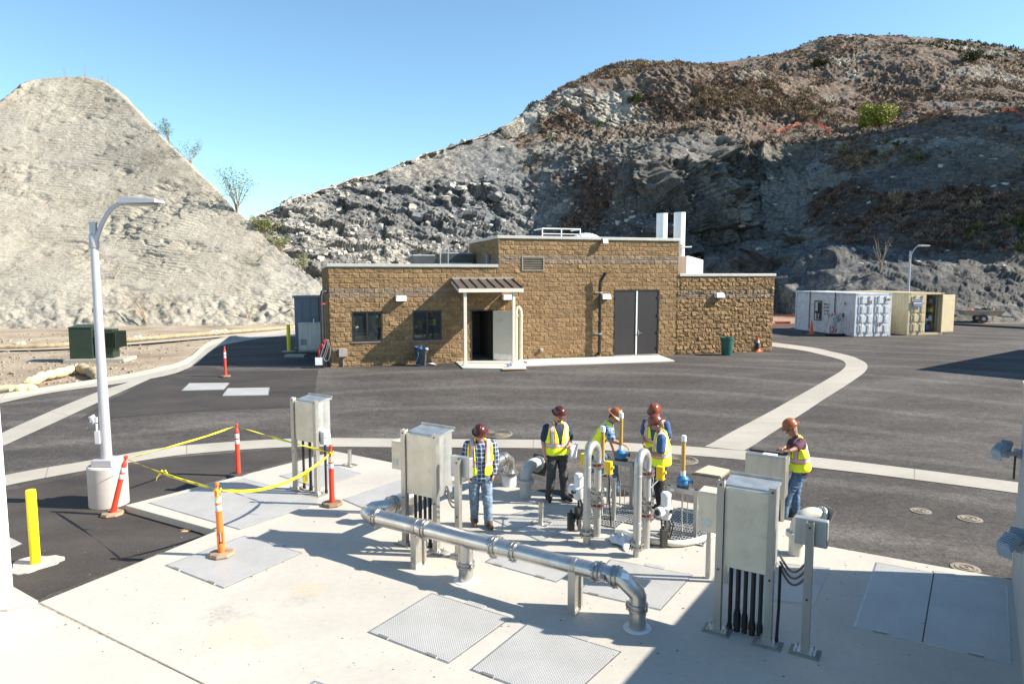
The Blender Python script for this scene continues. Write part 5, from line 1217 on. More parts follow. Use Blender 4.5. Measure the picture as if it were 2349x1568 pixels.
def tape(a, b_, sag, label, w=.05, tw=0., text=None, roll=.0, knot=None):
    n = 60; V = []; F = []; pts = []
    for i in range(n+1):
        t = i/n; p = a.lerp(b_, t)-Vector((0, 0, sag*4*t*(1-t))); pts.append(p)
    fr = []
    for i in range(n+1):
        d = (pts[min(i+1, n)]-pts[max(i-1, 0)]).normalized(); side = d.cross(Vector((0, 0, 1))).normalized(); up = side.cross(d)
        e = min(1, min(i, n-i)/8+.25); an = roll+tw*math.sin(i/n*7)+(1-e)*1.2
        q = up*math.cos(an)+side*math.sin(an); fr.append((d, q, w*e)); V += [pts[i]-q*w*e/2, pts[i]+q*w*e/2]
    F = [(2*i, 2*i+2, 2*i+3, 2*i+1) for i in range(n)]
    b = MB(); b.add(V, F, 0, True); o = b.build('caution_tape', YTAPE); sm_ = o.modifiers.new('s', 'SOLIDIFY'); sm_.thickness = .0015
    T(o, label, 'tape', 'yellow caution tape strung between delineators')
    if text:
        L = (b_-a).length; k = int(L/.42)
        for j in range(k):
            t = (j+.5)/k; i = int(t*n); d, q, ww = fr[i]
            if i < 3 or i > n-4: continue
            nrm = d.cross(q); s_ = 1 if nrm.y < 0 else -1
            # letters face the camera side
            X_ = d if (d.x > 0) else -d
            Y_ = q if q.z > 0 else -q; Z_ = X_.cross(Y_)
            M_ = Matrix.Translation(pts[i]+Z_*.0025)@Matrix((X_, Y_, Z_)).transposed().to_4x4()
            text_mesh('lettering', text, w*.8, BLACKP, o, M_, .0006)
    if knot is not None:
        p = pts[int(knot*n)]; b = MB()
        b.tube([p+Vector((x, y, z)) for x, y, z in ((0, 0, 0), (.03, 0, .03), (.05, .01, -.02), (.0, 0, -.03), (-.05, 0, -.09), (-.08, .01, -.16))], [.01, .018, .014, .018, .012, .004], 6)
        b.tube([p+Vector((x, y, z)) for x, y, z in ((.02, 0, 0), (.1, 0, .03), (.13, 0, -.03), (.15, 0, -.08))], [.008, .012, .01, .004], 6); b.build('knot', YTAPE, o)
    return o
tA, tB, tC, tD = topof(d2, m2), topof(d1), topof(d4, None, 1.02), topof(d3, m3, 1.06)
tape(tA, tB, .03, 'straight yellow tape from the leaning post to the far post', w=.036, tw=.9, text='CAUTION')
tape(tB, tC, .02, 'thin twisted yellow tape from the far post to the post by the cabinet', w=.045, tw=1.6)
tape(tA, tD, .04, 'yellow tape with a knot from the leaning post to the nearest post', w=.042, tw=.8, knot=.42, text='CAUTION')
to_ = tape(tC, tD, .27, 'sagging yellow tape with black CAUTION print crossing before the left cabinet', roll=.25, text='CAUTION')
p = tC.lerp(tD, .26)-Vector((0, 0, .27*4*.26*.74)); b = MB(); b.add([p+Vector(v) for v in ((-.03, 0, 0), (.05, 0, 0), (.03, -.02, -.2), (-.06, -.02, -.19))], [(0, 3, 2, 1)]); q = b.build('loose_end', YTAPE, to_)
q.modifiers.new('s', 'SOLIDIFY').thickness = .002
X_ = Vector((.17, 0, -.98)); Z_ = Vector((0, -1, 0)); M_ = Matrix.Translation(p+Vector((0, -.02, -.1)))@Matrix((X_, Z_.cross(X_), Z_)).transposed().to_4x4(); text_mesh('lettering', 'CAU', .055, BLACKP, to_, M_)
for dd, mm, zz in ((d3, m3, 1.05), (d4, Matrix.Identity(4), 1.02)):
    b = MB(); c = dd.location+mm@Vector((0, 0, zz)); b.tube([c+Vector((.05*math.cos(a), .05*math.sin(a), .02*math.sin(a*3))) for a in [k*math.pi/6 for k in range(14)]], .012, 6); b.tube([c+Vector((.02, -.05, 0)), c+Vector((.04, -.07, -.08)), c+Vector((.0, -.06, -.17))], [.01, .016, .006], 6)
    T(b.build('tape_knot', YTAPE), 'yellow tape knotted round the '+('orange slotted post' if dd is d3 else 'red post beside the cabinet'), 'tape', 'yellow tape knots')
# ================================================================ bollards
YEL = P('yellow_bollard_paint', (.85, .66, .01), .4, var=.04)
p = gp(82, 1293); o = E('yellow_bollard', p, 0, 'yellow steel bollard in a splashed concrete collar, front left', 'bollard', 'yellow bollards')
b = MB(); b.lathe([(.071, 0), (.071, 1.18), (.066, 1.2), (.0, 1.205)], n=28); b.build('bollard_tube', YEL, o)
b = MB(); import random as rd; rd.seed(2); N_ = 36; b.prism([((.31+.05*math.sin(3*a)+.05*rd.random())*math.cos(a), (.31+.05*math.sin(3*a)+.05*rd.random())*math.sin(a)) for a in [2*math.pi*k/N_ for k in range(N_)]], -.05, .02); b.build('concrete_collar', P('rough_white_concrete', (.40, .38, .345), .9, var=.15, scale=8, bmp=.4), o)
p = gp(663, 806); o = E('yellow_bollard', p, 0, 'yellow bollard in shade next to the tall grey cabinet', 'bollard', 'yellow bollards')
b = MB(); b.lathe([(.09, 0), (.09, 1.32), (.08, 1.35), (.0, 1.36)], n=20); b.build('bollard_tube', YEL, o); b = MB(); b.cyl((0, 0, -.02), (0, 0, .03), .35, n=20); b.build('concrete_collar', CONC2, o)
# ================================================================ street lamps
GLV = P('pale_grey_lamp_paint', (.43, .42, .45), .4, .15, var=.04)
def lamp(p, label, ped=True, az=0.):
    o = E('street_lamp', p, az, label, 'street lamp', 'curved arm street lamps')
    b = MB(); b.lathe([(.355, -.1), (.355, .78), (.335, .80), (0, .80)], n=40); b.build('concrete_pedestal', concrete_mat('pedestal_concrete', (.46, .43, .40), (.36, .34, .31)) if ped else bpy.data.materials['pedestal_concrete'], o)
    b = MB(); b.box((0, 0, .87), (.40, .40, .13)); b.build('base_cover', GLV, o, bevel=.01)
    b = MB(); b.cyl((0, 0, .93), (0, 0, 5.5), .10, .066, n=28); b.cyl((0, 0, 5.5), (0, 0, 5.54), .075, n=24); b.build('pole', GLV, o)
    b = MB(); pts = [(.02, 0, 5.18), (.08, 0, 5.3), (.18, 0, 5.52), (.29, 0, 5.70), (.4, 0, 5.82), (.5, 0, 5.88), (.6, 0, 5.9)]; b.tube(pts, [.05, .045, .043, .04, .04, .04, .04], 14); b.lathe([(.078, 5.05), (.085, 5.06), (.085, 5.3), (.078, 5.31)], n=20); b.build('arm', GLV, o)
    b = MB(); b.add([(x-.15, y, z-.01) for x, y, z in ((.7, -.07, 5.87), (.8, -.17, 5.89), (1.43, -.17, 5.9), (1.5, -.1, 5.9), (1.5, .1, 5.9), (1.43, .17, 5.9), (.8, .17, 5.89), (.7, .07, 5.87), (.7, -.07, 5.95), (.8, -.16, 6.02), (1.43, -.16, 5.98), (1.5, -.1, 5.94), (1.5, .1, 5.94), (1.43, .16, 5.98), (.8, .16, 6.02), (.7, .07, 5.95))],
        [tuple(range(7, -1, -1)), tuple(range(8, 16))]+[(k, (k+1) % 8, 8+(k+1) % 8, 8+k) for k in range(8)]); hd_ = b.build('lamp_head', GLV, o, bevel=.012)
    b = MB(); b.b2((.70, -.13, 5.852), (1.25, .13, 5.874)); b.build('lens', P('lamp_lens', (.35, .33, .27), .3), hd_)
    if ped:
        b = MB(); b.box((-.15, -.06, 1.72), (.14, .12, .1)); b.cyl((-.14, -.06, 1.66), (-.2, -.09, 1.8), .06, n=12); b.b2((-.14, -.12, 1.25), (-.05, -.06, 1.5)); b.cyl((-.1, -.1, 1.3), (-.1, -.1, 1.64), .02, n=8); b.build('camera_box', P('white_box', (.66, .66, .68), .4), o)
    return o
lamp(at(251, 1155, -.13), 'tall curved street lamp on a round concrete pedestal, front left')
yy = 50.; lp_ = atd(2084.5, 650, yy); lamp(Vector((lp_.x, lp_.y, .6)), 'distant curved street lamp rising behind the storage containers', False)
# ================================================================ right hand low building with flood lights, white wall on the left
WHT = P('white_wall_paint', (.78, .78, .77), .6, var=.03, scale=2); BLW = P('pale_wall_coating', (.38, .38, .38), .7, var=.07, scale=2)
def boxbld(corner, dirs, sx, sy, h, mt, name, label):
    a, b_ = dirs; o = E(name, corner, 0, label, 'building'); P4 = [Vector((0, 0, 0)), a*sx, a*sx+b_*sy, b_*sy]
    b = MB(); b.prism([(p.x, p.y) for p in P4], -.3, h); b.build('wall', mt, o)
    c = sum(P4, Vector())/4; b = MB(); b.prism([((c+(p-c)*1.0+(p-c).normalized()*.04).x, (c+(p-c)*1.0+(p-c).normalized()*.04).y) for p in P4], h+.001, h+.12); b.build('roof_cap', PCAP, o); return o
uR = Vector((-.559, -.829, 0)).normalized(); vR = Vector((.829, -.559, 0))
WC = at(2320, 1322); WC2 = at(2346, 1542); WD = (WC2-WC).normalized(); uR = WD; vR = Vector((-WD.y, WD.x, 0)); vR = vR if vR.x > 0 else -vR
boxbld((WC.x, WC.y, 0), (vR, uR), 30, 16, 2.78, BLW, 'low_building', 'pale rendered low building at the right edge carrying flood lights')
LC = at(32, 1376); boxbld((LC.x, LC.y, 0), (-VX, -UX), 6, 6, 3.2, WHT, 'white_building', 'bright white wall corner at the left edge behind the yellow bollard')
FLD = P('blue_grey_floodlight', (.30, .36, .42), .45, .1, var=.06); 
def flood(p, label, s=1.):
    o = E('twin_floodlight', p, 0, label, 'floodlight', 'twin flood lights on the right wall'); o.scale = (.62,)*3
    b = MB(); b.beam((.12, 0, 0), (-.28, -.02, 0), .1, .09); b.b2((.04, -.09, -.1), (.12, .09, .1)); b.cyl((.02, 0, -.05), (.02, 0, -.6), .022, n=8, m=1); b.build('bracket', [GLV, SEAM], o)
    for k, (x, y, rz) in enumerate(((-.42, -.1, R(20)), (-.12, .14, R(40)))):
        M_ = Matrix.Rotation(rz, 3, 'Z')@Matrix.Rotation(R(-38), 3, 'Y'); c = Vector((x, y, .13))
        b = MB(); pr = [(-.16, -.12, -.05), (.16, -.12, -.05), (.16, .12, -.05), (-.16, .12, -.05), (-.13, -.1, .06), (.13, -.1, .06), (.13, .1, .06), (-.13, .1, .06)]
        b.add([M_@Vector(v)+c for v in pr], [(3, 2, 1, 0), (4, 5, 6, 7), (0, 1, 5, 4), (1, 2, 6, 5), (2, 3, 7, 6), (3, 0, 4, 7)])
        for j in range(6): b.box(M_@Vector((-.1+.04*j, 0, .075)) + c, (.012, .18, .04), M=M_)
        h_ = b.build('lamp_head', FLD, o)
        b = MB(); b.box(M_@Vector((0, 0, -.056))+c, (.28, .2, .008), M=M_); b.build('lens', LENS, h_)
        b = MB(); b.add([M_@Vector(v)+c for v in ((-.165, -.12, -.05), (-.165, .12, -.05), (-.2, .11, -.16), (-.2, -.11, -.16), (-.155, -.12, -.05), (-.155, .12, -.05), (-.19, .11, -.16), (-.19, -.11, -.16))], [(0, 1, 2, 3), (7, 6, 5, 4), (0, 3, 7, 4), (1, 5, 6, 2), (2, 6, 7, 3), (0, 4, 5, 1)]); b.build('visor', FLD, h_)
def wallpt(Y, z): t = (WC.y-Y)/-WD.y; return Vector((WC.x+WD.x*t, Y, z))
flood(wallpt(WC.y-.2, 1.9)-Vector((.1, 0, 0)), 'farther twin flood light near the corner of the right wall')
flood(wallpt(WC.y-3.1, 1.72)-Vector((.1, 0, 0)), 'nearer twin flood light low on the right wall')
# buildings out of view on the right whose roof corner shades the yard
tip = gp(2120, 848); H_ = 6.
Pc = Vector((tip.x, tip.y, 0))+Vector((sd.x, sd.y, 0))/math.hypot(sd.x, sd.y)*((H_-.7)/math.tan(SUN_EL))
da = (gp(2349, 803)-tip); da.z = 0; da.normalize(); db_ = (gp(2349, 869)-tip); db_.z = 0; db_.normalize()
boxbld((Pc.x, Pc.y, 0), (db_, da), 24, 12, H_, BLW, 'plant_building', 'tall plant building just outside the right edge, casting the wedge shadow')
# ================================================================ left background: transformer, pads, straw wattles
TGR = P('transformer_green', (.022, .040, .024), .5, .1, var=.12, scale=2); TGR2 = P('transformer_fin_green', (.02, .032, .02), .55, var=.1)
pf = gp(161, 828); pf2 = gp(206, 829); o = E('transformer', (pf.x, pf.y, pf.z), R(8), 'dark green pad mounted transformer with radiator fins on the dirt', 'transformer'); o.scale = (.58, .62, .74)
Mi = Matrix.Rotation(-R(8), 3, 'Z'); wd = (pf2-pf).length/.60; dp_ = 1.6; tp_ = 2.05
b = MB(); b.b2((0, 0, .12), (wd, 1.5, 1.98)); b.add([(-.03, -.04, 1.98), (wd+.03, -.04, 1.98), (wd+.03, 1.55, 2.08), (-.03, 1.55, 2.08), (-.03, -.04, 2.03), (wd+.03, -.04, 2.03), (wd+.03, 1.55, 2.13), (-.03, 1.55, 2.13)], [(3, 2, 1, 0), (4, 5, 6, 7), (0, 1, 5, 4), (1, 2, 6, 5), (2, 3, 7, 6), (3, 0, 4, 7)]); b.build('cabinet_body', TGR, o, bevel=.015)
b = MB(); b.b2((wd+.01, .25, .12), (wd+1.35, 1.4, 1.85)); b.b2((wd+.2, .1, 1.2), (wd+.4, .25, 1.5)); b.b2((wd+.3, .24, .5), (wd+.36, .25, 1.9)); b.build('tank', TGR, o, bevel=.015)
b = MB()
for k in range(11): b.b2((wd+1.36, .1+k*.14, .75), (wd+1.85, .13+k*.14, 1.72))
for k in range(9): b.b2((wd+.85+k*.1, .0, .75), (wd+.875+k*.1, .24, 1.72))
b.build('radiator_fins', TGR2, o)
b = MB(); b.b2((-.25, -.5, -.1), (wd+2.4, 1.9, .12)); b.build('concrete_pad', CONC2, o)
b = MB(); b.b2((.1, -.012, 1.0), (.16, -.001, 1.3)); b.build('handle', SEAM, o)
STRAW = P('straw_wattle', (.40, .30, .18), .95, var=.25, scale=6, bmp=.9, bsc=30, dirt=(.2, .14, .08), dscale=3); STRAWP = P('fresh_straw_wattle', (.62, .50, .30), .95, var=.2, scale=7, bmp=.9, bsc=30); BAG = P('pale_sand_bag', (.60, .53, .40), .9, var=.15, scale=8, bmp=.5)
def wattle(pts, r, label, mt, grp='straw wattles', n=60, lump=.12, seed=1):
    q = [gp(*p) for p in pts]; cum = [0]
    for i in range(1, len(q)): cum.append(cum[-1]+(q[i]-q[i-1]).length)
    path = []; rs_ = []; rnd = random.Random(seed)
    for i in range(n+1):
        t = cum[-1]*i/n; k = max(j for j in range(len(cum)) if cum[j] <= t+1e-9); k = min(k, len(q)-2); f = (t-cum[k])/(cum[k+1]-cum[k])
        rr = r*(1+lump*.6*math.sin(i*.7+seed)*rnd.random()+rnd.uniform(-lump, lump)*.6)*(min(1, .35+min(i, n-i)*.4)); p = q[k].lerp(q[k+1], min(1, f)); path.append(p+Vector((0, rnd.uniform(-.03, .03), r*.85))); rs_.append(rr)
    b = MB(); b.tube(path, rs_, 12); return T(b.build('straw_wattle', mt), label, 'erosion log', grp)
wattle([(-200, 806), (0, 801), (110, 798), (160, 795), (240, 789), (281, 786)], .13, 'long brown straw wattle at the mound foot, left of the transformer', STRAW, n=90)
wattle([(281, 785), (360, 779), (430, 773), (519, 766), (600, 760), (685, 753)], .13, 'long brown straw wattle at the mound foot, right of the transformer', STRAW, n=90, seed=3)
wattle([(54, 886), (80, 882), (96, 872), (114, 868), (150, 861), (170, 853), (202, 851)], .17, 'lumpy pale straw wattle bent on the dirt before the transformer', STRAWP, n=44, lump=.3, seed=4)
wattle([(184, 851), (196, 858), (212, 861), (224, 872)], .19, 'short brown straw wattle curled behind the lamp pole', STRAW, n=20, lump=.25, seed=5)
wattle([(-120, 906), (0, 903), (40, 902), (86, 898)], .17, 'pale straw wattle end at the left edge beside the gutter', STRAWP, n=30, lump=.2, seed=6)
for (u, v), lb in (((46, 797), 'leftmost'), ((314, 782), 'second from left'), ((491, 768), 'third from left, left of its close neighbour'), ((511, 766.5), 'rightmost')):
    p = gp(u, v); b = MB(); b.sph((0, 0, .14), .3, 12, sc_=(1., .7, .6)); b.sph((.16, -.04, .2), .18, 10, sc_=(1, .7, .8)); b.sph((-.2, 0, .12), .16, 10)
    o = b.build('sand_bag', BAG); o.location = p; T(o, 'pale sand bag on the brown wattle line, '+lb, 'sand bag', 'sand bags on the wattle line')
# tall grey cabinet, metal box, kerb block left of the building
DBL = P('dark_blue_grey_cabinet', (.17, .20, .24), .55, .2, var=.06)
def facebox(u0, u1, v0, v1, dep, name, label, mt, cat, roofover=.05, group=None, doorn=0, plinth=True):
    a = gp(u0, v1); b_ = at(u1, v1, a.z); w_ = (b_-a).length; t = Vector((0, a.y, 0)); z = CAMZ+(atd((u0+u1)/2, v0, a.y).z-CAMZ); h = z-a.z
    o = E(name, a, PHI*.6, label, cat, group)
    b = MB(); b.b2((0, 0, .08), (w_, dep, h-.1)); b.build('cabinet_body', mt, o, bevel=.01)
    b = MB(); b.b2((-roofover, -roofover, h-.1), (w_+roofover, dep+roofover, h)); b.build('cabinet_roof', mt, o)
    for k in range(doorn): x0 = w_*k/doorn+.03; b = MB(); b.b2((x0, -.02, .14), (x0+w_/doorn-.05, -.001, h-.16)); b.build('door_panel', mt, o)
    b = MB(); b.b2((-.06, -.06, -.05), (w_+.06, dep+.06, .08)); b.build('concrete_pad', CONC2, o); return o, w_, h
facebox(678, 732, 678.5, 800, 1.2, 'electrical_cabinet', 'tall dark blue grey cabinet at the left end of the building', DBL, 'cabinet', .08, None, 3)
o, w_, h = facebox(686, 735, 740, 807, .8, 'metal_locker', 'dented bare metal locker in front of the tall blue grey cabinet', GALV, 'cabinet', .02)
b = MB()
for i in range(6):
    for j in range(6): b.b2((.1+i*.05, -.006, .35+j*.05), (.135+i*.05, -.001, .385+j*.05))
b.build('vent_grille', SEAM, o); b = MB(); b.cyl((w_*.7, .2, h), (w_*.7, .2, h+.18), .05, n=12); b.build('vent_cap', GALV, o)
p = gp(652, 819); p2 = gp(698, 819); b = MB(); b.b2((0, 0, -.05), ((p2-p).length, .4, .11)); o = b.build('kerb_block', CONC2, bevel=.02); o.location = p; T(o, 'low concrete kerb block in the shade by the yellow bollard', 'kerb')
# pipe cluster on the building's left wall
o = E('pipe_manifold', A0-tv*.02, PHI, 'cluster of dark pipes, red valves and hoses on the left wall end', 'pipes'); RDV = P('red_valve_paint', (.5, .03, .02), .4)
b = MB(); b.tube([(-.3, -.1, 0), (-.3, -.1, 2.9), (-.25, .0, 3.1), (-.05, .1, 3.12)], .07, 12); b.tube([(-.3, .5, 0), (-.3, .5, 2.7)], .05, 10); b.tube([(-.18, -.05, 0), (-.18, -.05, 2.6), (-.1, 0, 2.7)], .035, 8); b.build('riser', BPL, o)
b = MB(); b.cyl((-.35, -.12, 2.6), (-.15, -.08, 2.6), .05, n=12); b.cyl((-.36, -.2, .9), (-.3, -.1, .9), .08, n=14); b.cyl((-.2, -.18, 1.1), (-.2, -.14, 1.1), .07, n=14); b.cyl((-.42, -.1, .45), (-.42, -.1, .8), .05, n=12); b.build('red_valve', RDV, o)
b = MB()
for k in range(3): b.tube([(-.15-.05*k+.16*math.sin(a+k), -.1-.03*k, .7+.45*math.cos(a)) for a in [j*math.pi/8 for j in range(17)]], .018, 6)
b.build('hose_loop', P('grey_hose', (.2, .2, .2), .5), o); b = MB(); b.b2((-.6, -.25, .12), (-.32, -.1, .42)); b.build('bucket', P('white_bucket', (.6, .62, .66), .5), o)
# ================================================================ bins, cones
def bin_(p, label, mt, h, r, full=None, name='trash_can'):
    o = E(name, p, 0, label, 'trash can', 'trash cans against the facade'); b = MB(); b.lathe([(0, 0), (r*.78, 0), (r*.80, .02), (r*.96, h-.1), (r*1.06, h-.09), (r*1.06, h), (r*.98, h), (r*.9, h-.15), (0, h-.18)], n=30); b.build('barrel', mt, o)
    for s_ in (-1, 1): b = MB(); b.beam((s_*r*1.0, -.1, h-.16), (s_*r*1.0, .1, h-.16), .06, .03); b.build('handle', mt, o)
    if full:
        rnd = random.Random(5); b = MB()
        for k in range(40): a = rnd.uniform(0, 6.28); c = Vector((rnd.uniform(0, r*.8)*math.cos(a), rnd.uniform(0, r*.8)*math.sin(a), h-.05)); d = Vector((rnd.uniform(-.2, .2), rnd.uniform(-.2, .2), rnd.uniform(.02, .2))); n_ = d.cross(Vector((1, 0, .3))).normalized()*.06; b.add([c-n_, c+n_, c+d+n_*.4, c+d-n_*.7], [(0, 1, 2, 3)], rnd.choice((0, 0, 1, 2)))
        b.tube([(-.1, -r, h-.1), (-.05, -r-.1, .5), (-.2, -r-.12, .1), (.2, -r-.2, .02)], .01, 6); b.build('rubbish', [P('blue_wrapper', (.03, .17, .45), .4), SEAM, PAP], o)
    return o
bin_(gp(966, 838, .0), 'dark grey trash can overflowing with blue wrappers under the window', P('dark_grey_plastic', (.055, .06, .065), .5), .72, .26, True)
bin_(gp(1667, 814, .0), 'green trash can standing by the low right wing', P('green_plastic', (.02, .10, .085), .45), .86, .3)
CON = P('orange_cone_plastic', (.78, .13, .03), .5, var=.12)
def cone(p, label, h=.71, dark=False):
    o = E('traffic_cone', p, .3, label, 'traffic cone', 'traffic cones'); b = MB(); b.lathe([(.15, .03), (.13, .05), (.03, h), (.0, h+.005)], n=24); b.build('cone_body', CON, o); b = MB(); b.box((0, 0, .017), (.38, .38, .034)); b.build('cone_base', CON, o, bevel=.01)
    if dark: b = MB(); rr = lambda z: .13+(.03-.13)*(z-.05)/(h-.05)+.003; b.lathe([(rr(h*.62), h*.62), (rr(h*.82), h*.82)], n=24); b.build('reflective_band', REFL, o); b = MB(); b.lathe([(rr(h*.2), h*.2), (rr(h*.6), h*.6)], n=24); b.build('dark_band', P('dark_grime', (.04, .04, .045), .7), o)
    return o
cone(gp(1738, 806, .0), 'dirty dark banded traffic cone beside the green trash can', .72, True); cone(gp(1861, 766, .0), 'orange traffic cone in front of the white container', .85)
# litter near the doors
def litter(p, label, mt, seed, w=.3, h=.08, name='crumpled_paper', cat='litter'):
    rnd = random.Random(seed); b = MB(); vs = [(rnd.uniform(-w, w), rnd.uniform(-w*.6, w*.6), rnd.uniform(0, h)) for _ in range(14)]
    for k in range(10): i, j, l, m_ = rnd.sample(range(14), 4); b.add([vs[i], vs[j], vs[l]], [(0, 1, 2)])
    o = b.build(name, mt); o.location = p; T(o, label, cat); s_ = o.modifiers.new('s', 'SOLIDIFY'); s_.thickness = .004; return o
litter(gp(992, 836, .01), 'crumpled white and black rags by the grey trash can', PAP, 3, .28); litter(gp(1166, 841, .06), 'small blue and white litter at the foot of the canopy post', P('blue_wrapper', (.03, .17, .45)), 5, .16, .14)
b = MB(); b.b2((-.5, -.16, 0), (.5, .16, .015)); o = b.build('cardboard_sheet', P('cardboard', (.36, .27, .18), .9)); o.location = gp(1180, 846, .045); o.rotation_euler = (0, 0, .2); T(o, 'flat brown cardboard sheet in front of the right canopy post', 'cardboard')
b = MB(); b.b2((-.28, -.2, 0), (.28, .2, .07)); o = b.build('paper_stack', PAP); o.location = gp(1220, 831, .05); o.rotation_euler = (0, 0, .35); T(o, 'white flat box on the concrete apron right of the door', 'box')
litter(gp(426, 1217, .0), 'dry tan leaf scraps on the asphalt by the raised slab edge', P('dry_leaf', (.5, .36, .2), .9), 8, .11, .03, 'dry_leaf', 'leaf')
# cloth sack by the U pipes
rnd = random.Random(9); b = MB(); NX, NY = 18, 14; Vv = []
for j in range(NY+1):
    for i in range(NX+1):
        x, y = (i/NX-.5)*.55, (j/NY-.5)*.34; e = max(0, 1-(abs(x)/.29)**2.5)*max(0, 1-(abs(y)/.18)**2.5); Vv.append((x+.03*math.sin(y*30), y+.03*math.sin(x*20), .11*e**.6+.025*e*math.sin(x*38+y*25)+.015*e*math.sin(y*60)))
b.add(Vv, [(j*(NX+1)+i, j*(NX+1)+i+1, (j+1)*(NX+1)+i+1, (j+1)*(NX+1)+i) for j in range(NY) for i in range(NX)], 0, True); o = b.build('white_sack', P('white_cloth', (.66, .66, .68), .8, var=.06)); o.location = at(1430, 1245, .004); o.rotation_euler = (0, 0, R(-60)); T(o, 'crumpled white cloth sack between the two U shaped pipes', 'sack')
# yellow detectors on arms
YB = P('yellow_detector_case', (.80, .52, .01), .4, var=.06)
def detector(u, v, Y, label, to):
    p = atd(u, v, Y); o = E('yellow_detector', p, GA, label, 'gas detector', 'yellow detector boxes')
    b = MB(); b.b2((-.06, -.05, -.12), (.06, .05, .1)); b.b2((-.07, -.055, -.13), (.07, .055, -.1)); b.cyl((.06, 0, 0), (.1, 0, 0), .03, n=10); b.build('case', YB, o, bevel=.012)
    M_ = Matrix.Rotation(-GA, 3, 'Z'); q = M_@(Vector(to)-p); b = MB(); b.tube([(0, 0, -.1), q], .01, 8); b.build('arm_rod', STEEL, o)
    b = MB(); zz = -p.z; b.tube([(.0, 0, -.12), (.02, .01, -.3), (.01, .02, zz*.5), (.05, .03, zz+.03)], .014, 8); b.build('cable', BLKC, o)
detector(1515, 1082, 11.0, 'yellow detector box in front of the person with black trousers', at(1481.3, 1258)+Vector((0, 0, .95)))
detector(1396, 1070, 11.6, 'yellow detector box beside the riser of the farther U shaped pipe', at(1370.7, 1231)+Vector((0, 0, 1.05)))
detector(1340, 1052, 11.9, 'yellow detector box left of the farther U shaped pipe', at(1370.7, 1231)+Vector((0, 0, 1.15)))
# ================================================================ storage containers
CWH = P('white_container_paint', (.60, .62, .64), .5, var=.06, scale=2, dirt=(.34, .26, .18), dscale=3.5, damt=.55); CTN = P('tan_container_paint', (.56, .47, .30), .5, var=.07, scale=2, dirt=(.30, .22, .12), dscale=4, damt=.4); RUST = P('rust', (.20, .085, .04), .9, var=.3)
def container(p, az, label, mt, opened=False):
    o = E('storage_container', p, az, label, 'container', 'steel storage containers'); L_, W_, H_ = 6.06, 2.44, 2.59
    # x = width (door end at y=0), y = length going back
    def corr(x, face):
        b = MB(); n = 22; per = (L_-.3)/n; pts = []
        for k in range(n):
            y = .15+k*per; pts += [(y, 0), (y+per*.3, 0), (y+per*.5, .035), (y+per*.8, .035)]
        pts.append((L_-.15, 0)); V = [(x+face*q, y, z) for z in (.16, H_-.12) for y, q in pts]; m_ = len(pts)
        b.add(V, [(i, i+1, m_+i+1, m_+i) if face < 0 else (i+1, i, m_+i, m_+i+1) for i in range(m_-1)]); return b
    for x, f in ((.03, 1), (W_-.03, -1)): q = corr(x, f).build('side_wall', mt, o); q.modifiers.new('s', 'SOLIDIFY').thickness = .01
    b = MB(); b.b2((.04, L_-.06, .1), (W_-.04, L_-.04, H_-.08)); b.build('end_wall', mt, o)
    b = MB(); b.b2((.04, .06, H_-.06), (W_-.04, L_-.04, H_-.02)); 
    for k in range(14): b.b2((.08, .2+k*.42, H_-.019), (W_-.08, .4+k*.42, H_-.003))
    b.build('roof', mt, o)
    b = MB(); b.b2((.04, .02, .1), (W_-.04, L_-.04, .15)); b.build('floor', P('container_floor', (.14, .1, .07), .9), o)
    b = MB()
    for x in (.0, W_-.12):
        b.b2((x, -.0, .118), (x+.12, .12, H_-.118)); b.b2((x, L_-.12, .118), (x+.12, L_, H_-.118))
        b.b2((x if x == 0 else x+.06, .12, .0), (x+.06 if x == 0 else x+.12, L_-.12, .16)); b.b2((x if x == 0 else x+.06, .12, H_-.1), (x+.06 if x == 0 else x+.12, L_-.12, H_))
    b.b2((.12, 0, H_-.11), (W_-.12, .1, H_)); b.b2((.12, 0, .0), (W_-.12, .1, .15)); b.build('frame', mt, o)
    for x in (-.01, W_-.16):
        for y in (-.012, L_-.16):
            for z in (0, H_-.115): b = MB(); b.b2((x, y, z), (x+.17, y+.17, z+.117)); b.b2((x+.05, y-.002, z+.03), (x+.12, y+.0, z+.08), m=1); b.build('corner_casting', [mt, SEAM], o)
    dw = (W_-.24)/2
    def door(x0, ang, hinge):
        d = bpy.data.objects.new('door', None)
        b = MB(); s_ = 1 if hinge == 'L' else -1
        rng = (0, dw-.01) if s_ > 0 else (-(dw-.01), 0)
        b.b2((rng[0], 0, .16), (rng[1], .05, H_-.13))
        for k in range(4): z0 = .26+k*.57; b.b2((rng[0]+.08, -.03, z0), (rng[1]-.08, -.0005, z0+.4))
        q = b.build('door', mt, o, bevel=.008); q.location = (x0, 0, 0); q.rotation_euler = (0, 0, ang)
        for fx in (.28, .72):
            x = rng[0]+(rng[1]-rng[0])*fx; b = MB(); b.cyl((x, -.06, .12), (x, -.06, H_-.12), .02, n=8); b.b2((x-.05, -.085, 1.0), (x+.05, -.06, 1.06))
            for z in (.2, 1.3, H_-.25): b.b2((x-.05, -.07, z), (x+.05, -.031, z+.06))
            b.build('lock_bar', mt, q)
        return q
    if not opened: door(.12, 0, 'L'); door(W_-.12, 0, 'R')
    else: door(.12, 0, 'L'); dd = door(W_-.12, -R(185), 'R'); dd.rotation_euler = (0, 0, R(191)); dd['label'] = 'container door leaf swung fully open'
    return o
cf = gp(1959, 772.5); cb_ = gp(2043, 770.5); cf.z = G(cf.x, cf.y)+.02
azw = math.atan2(.0, 1)+R(4)
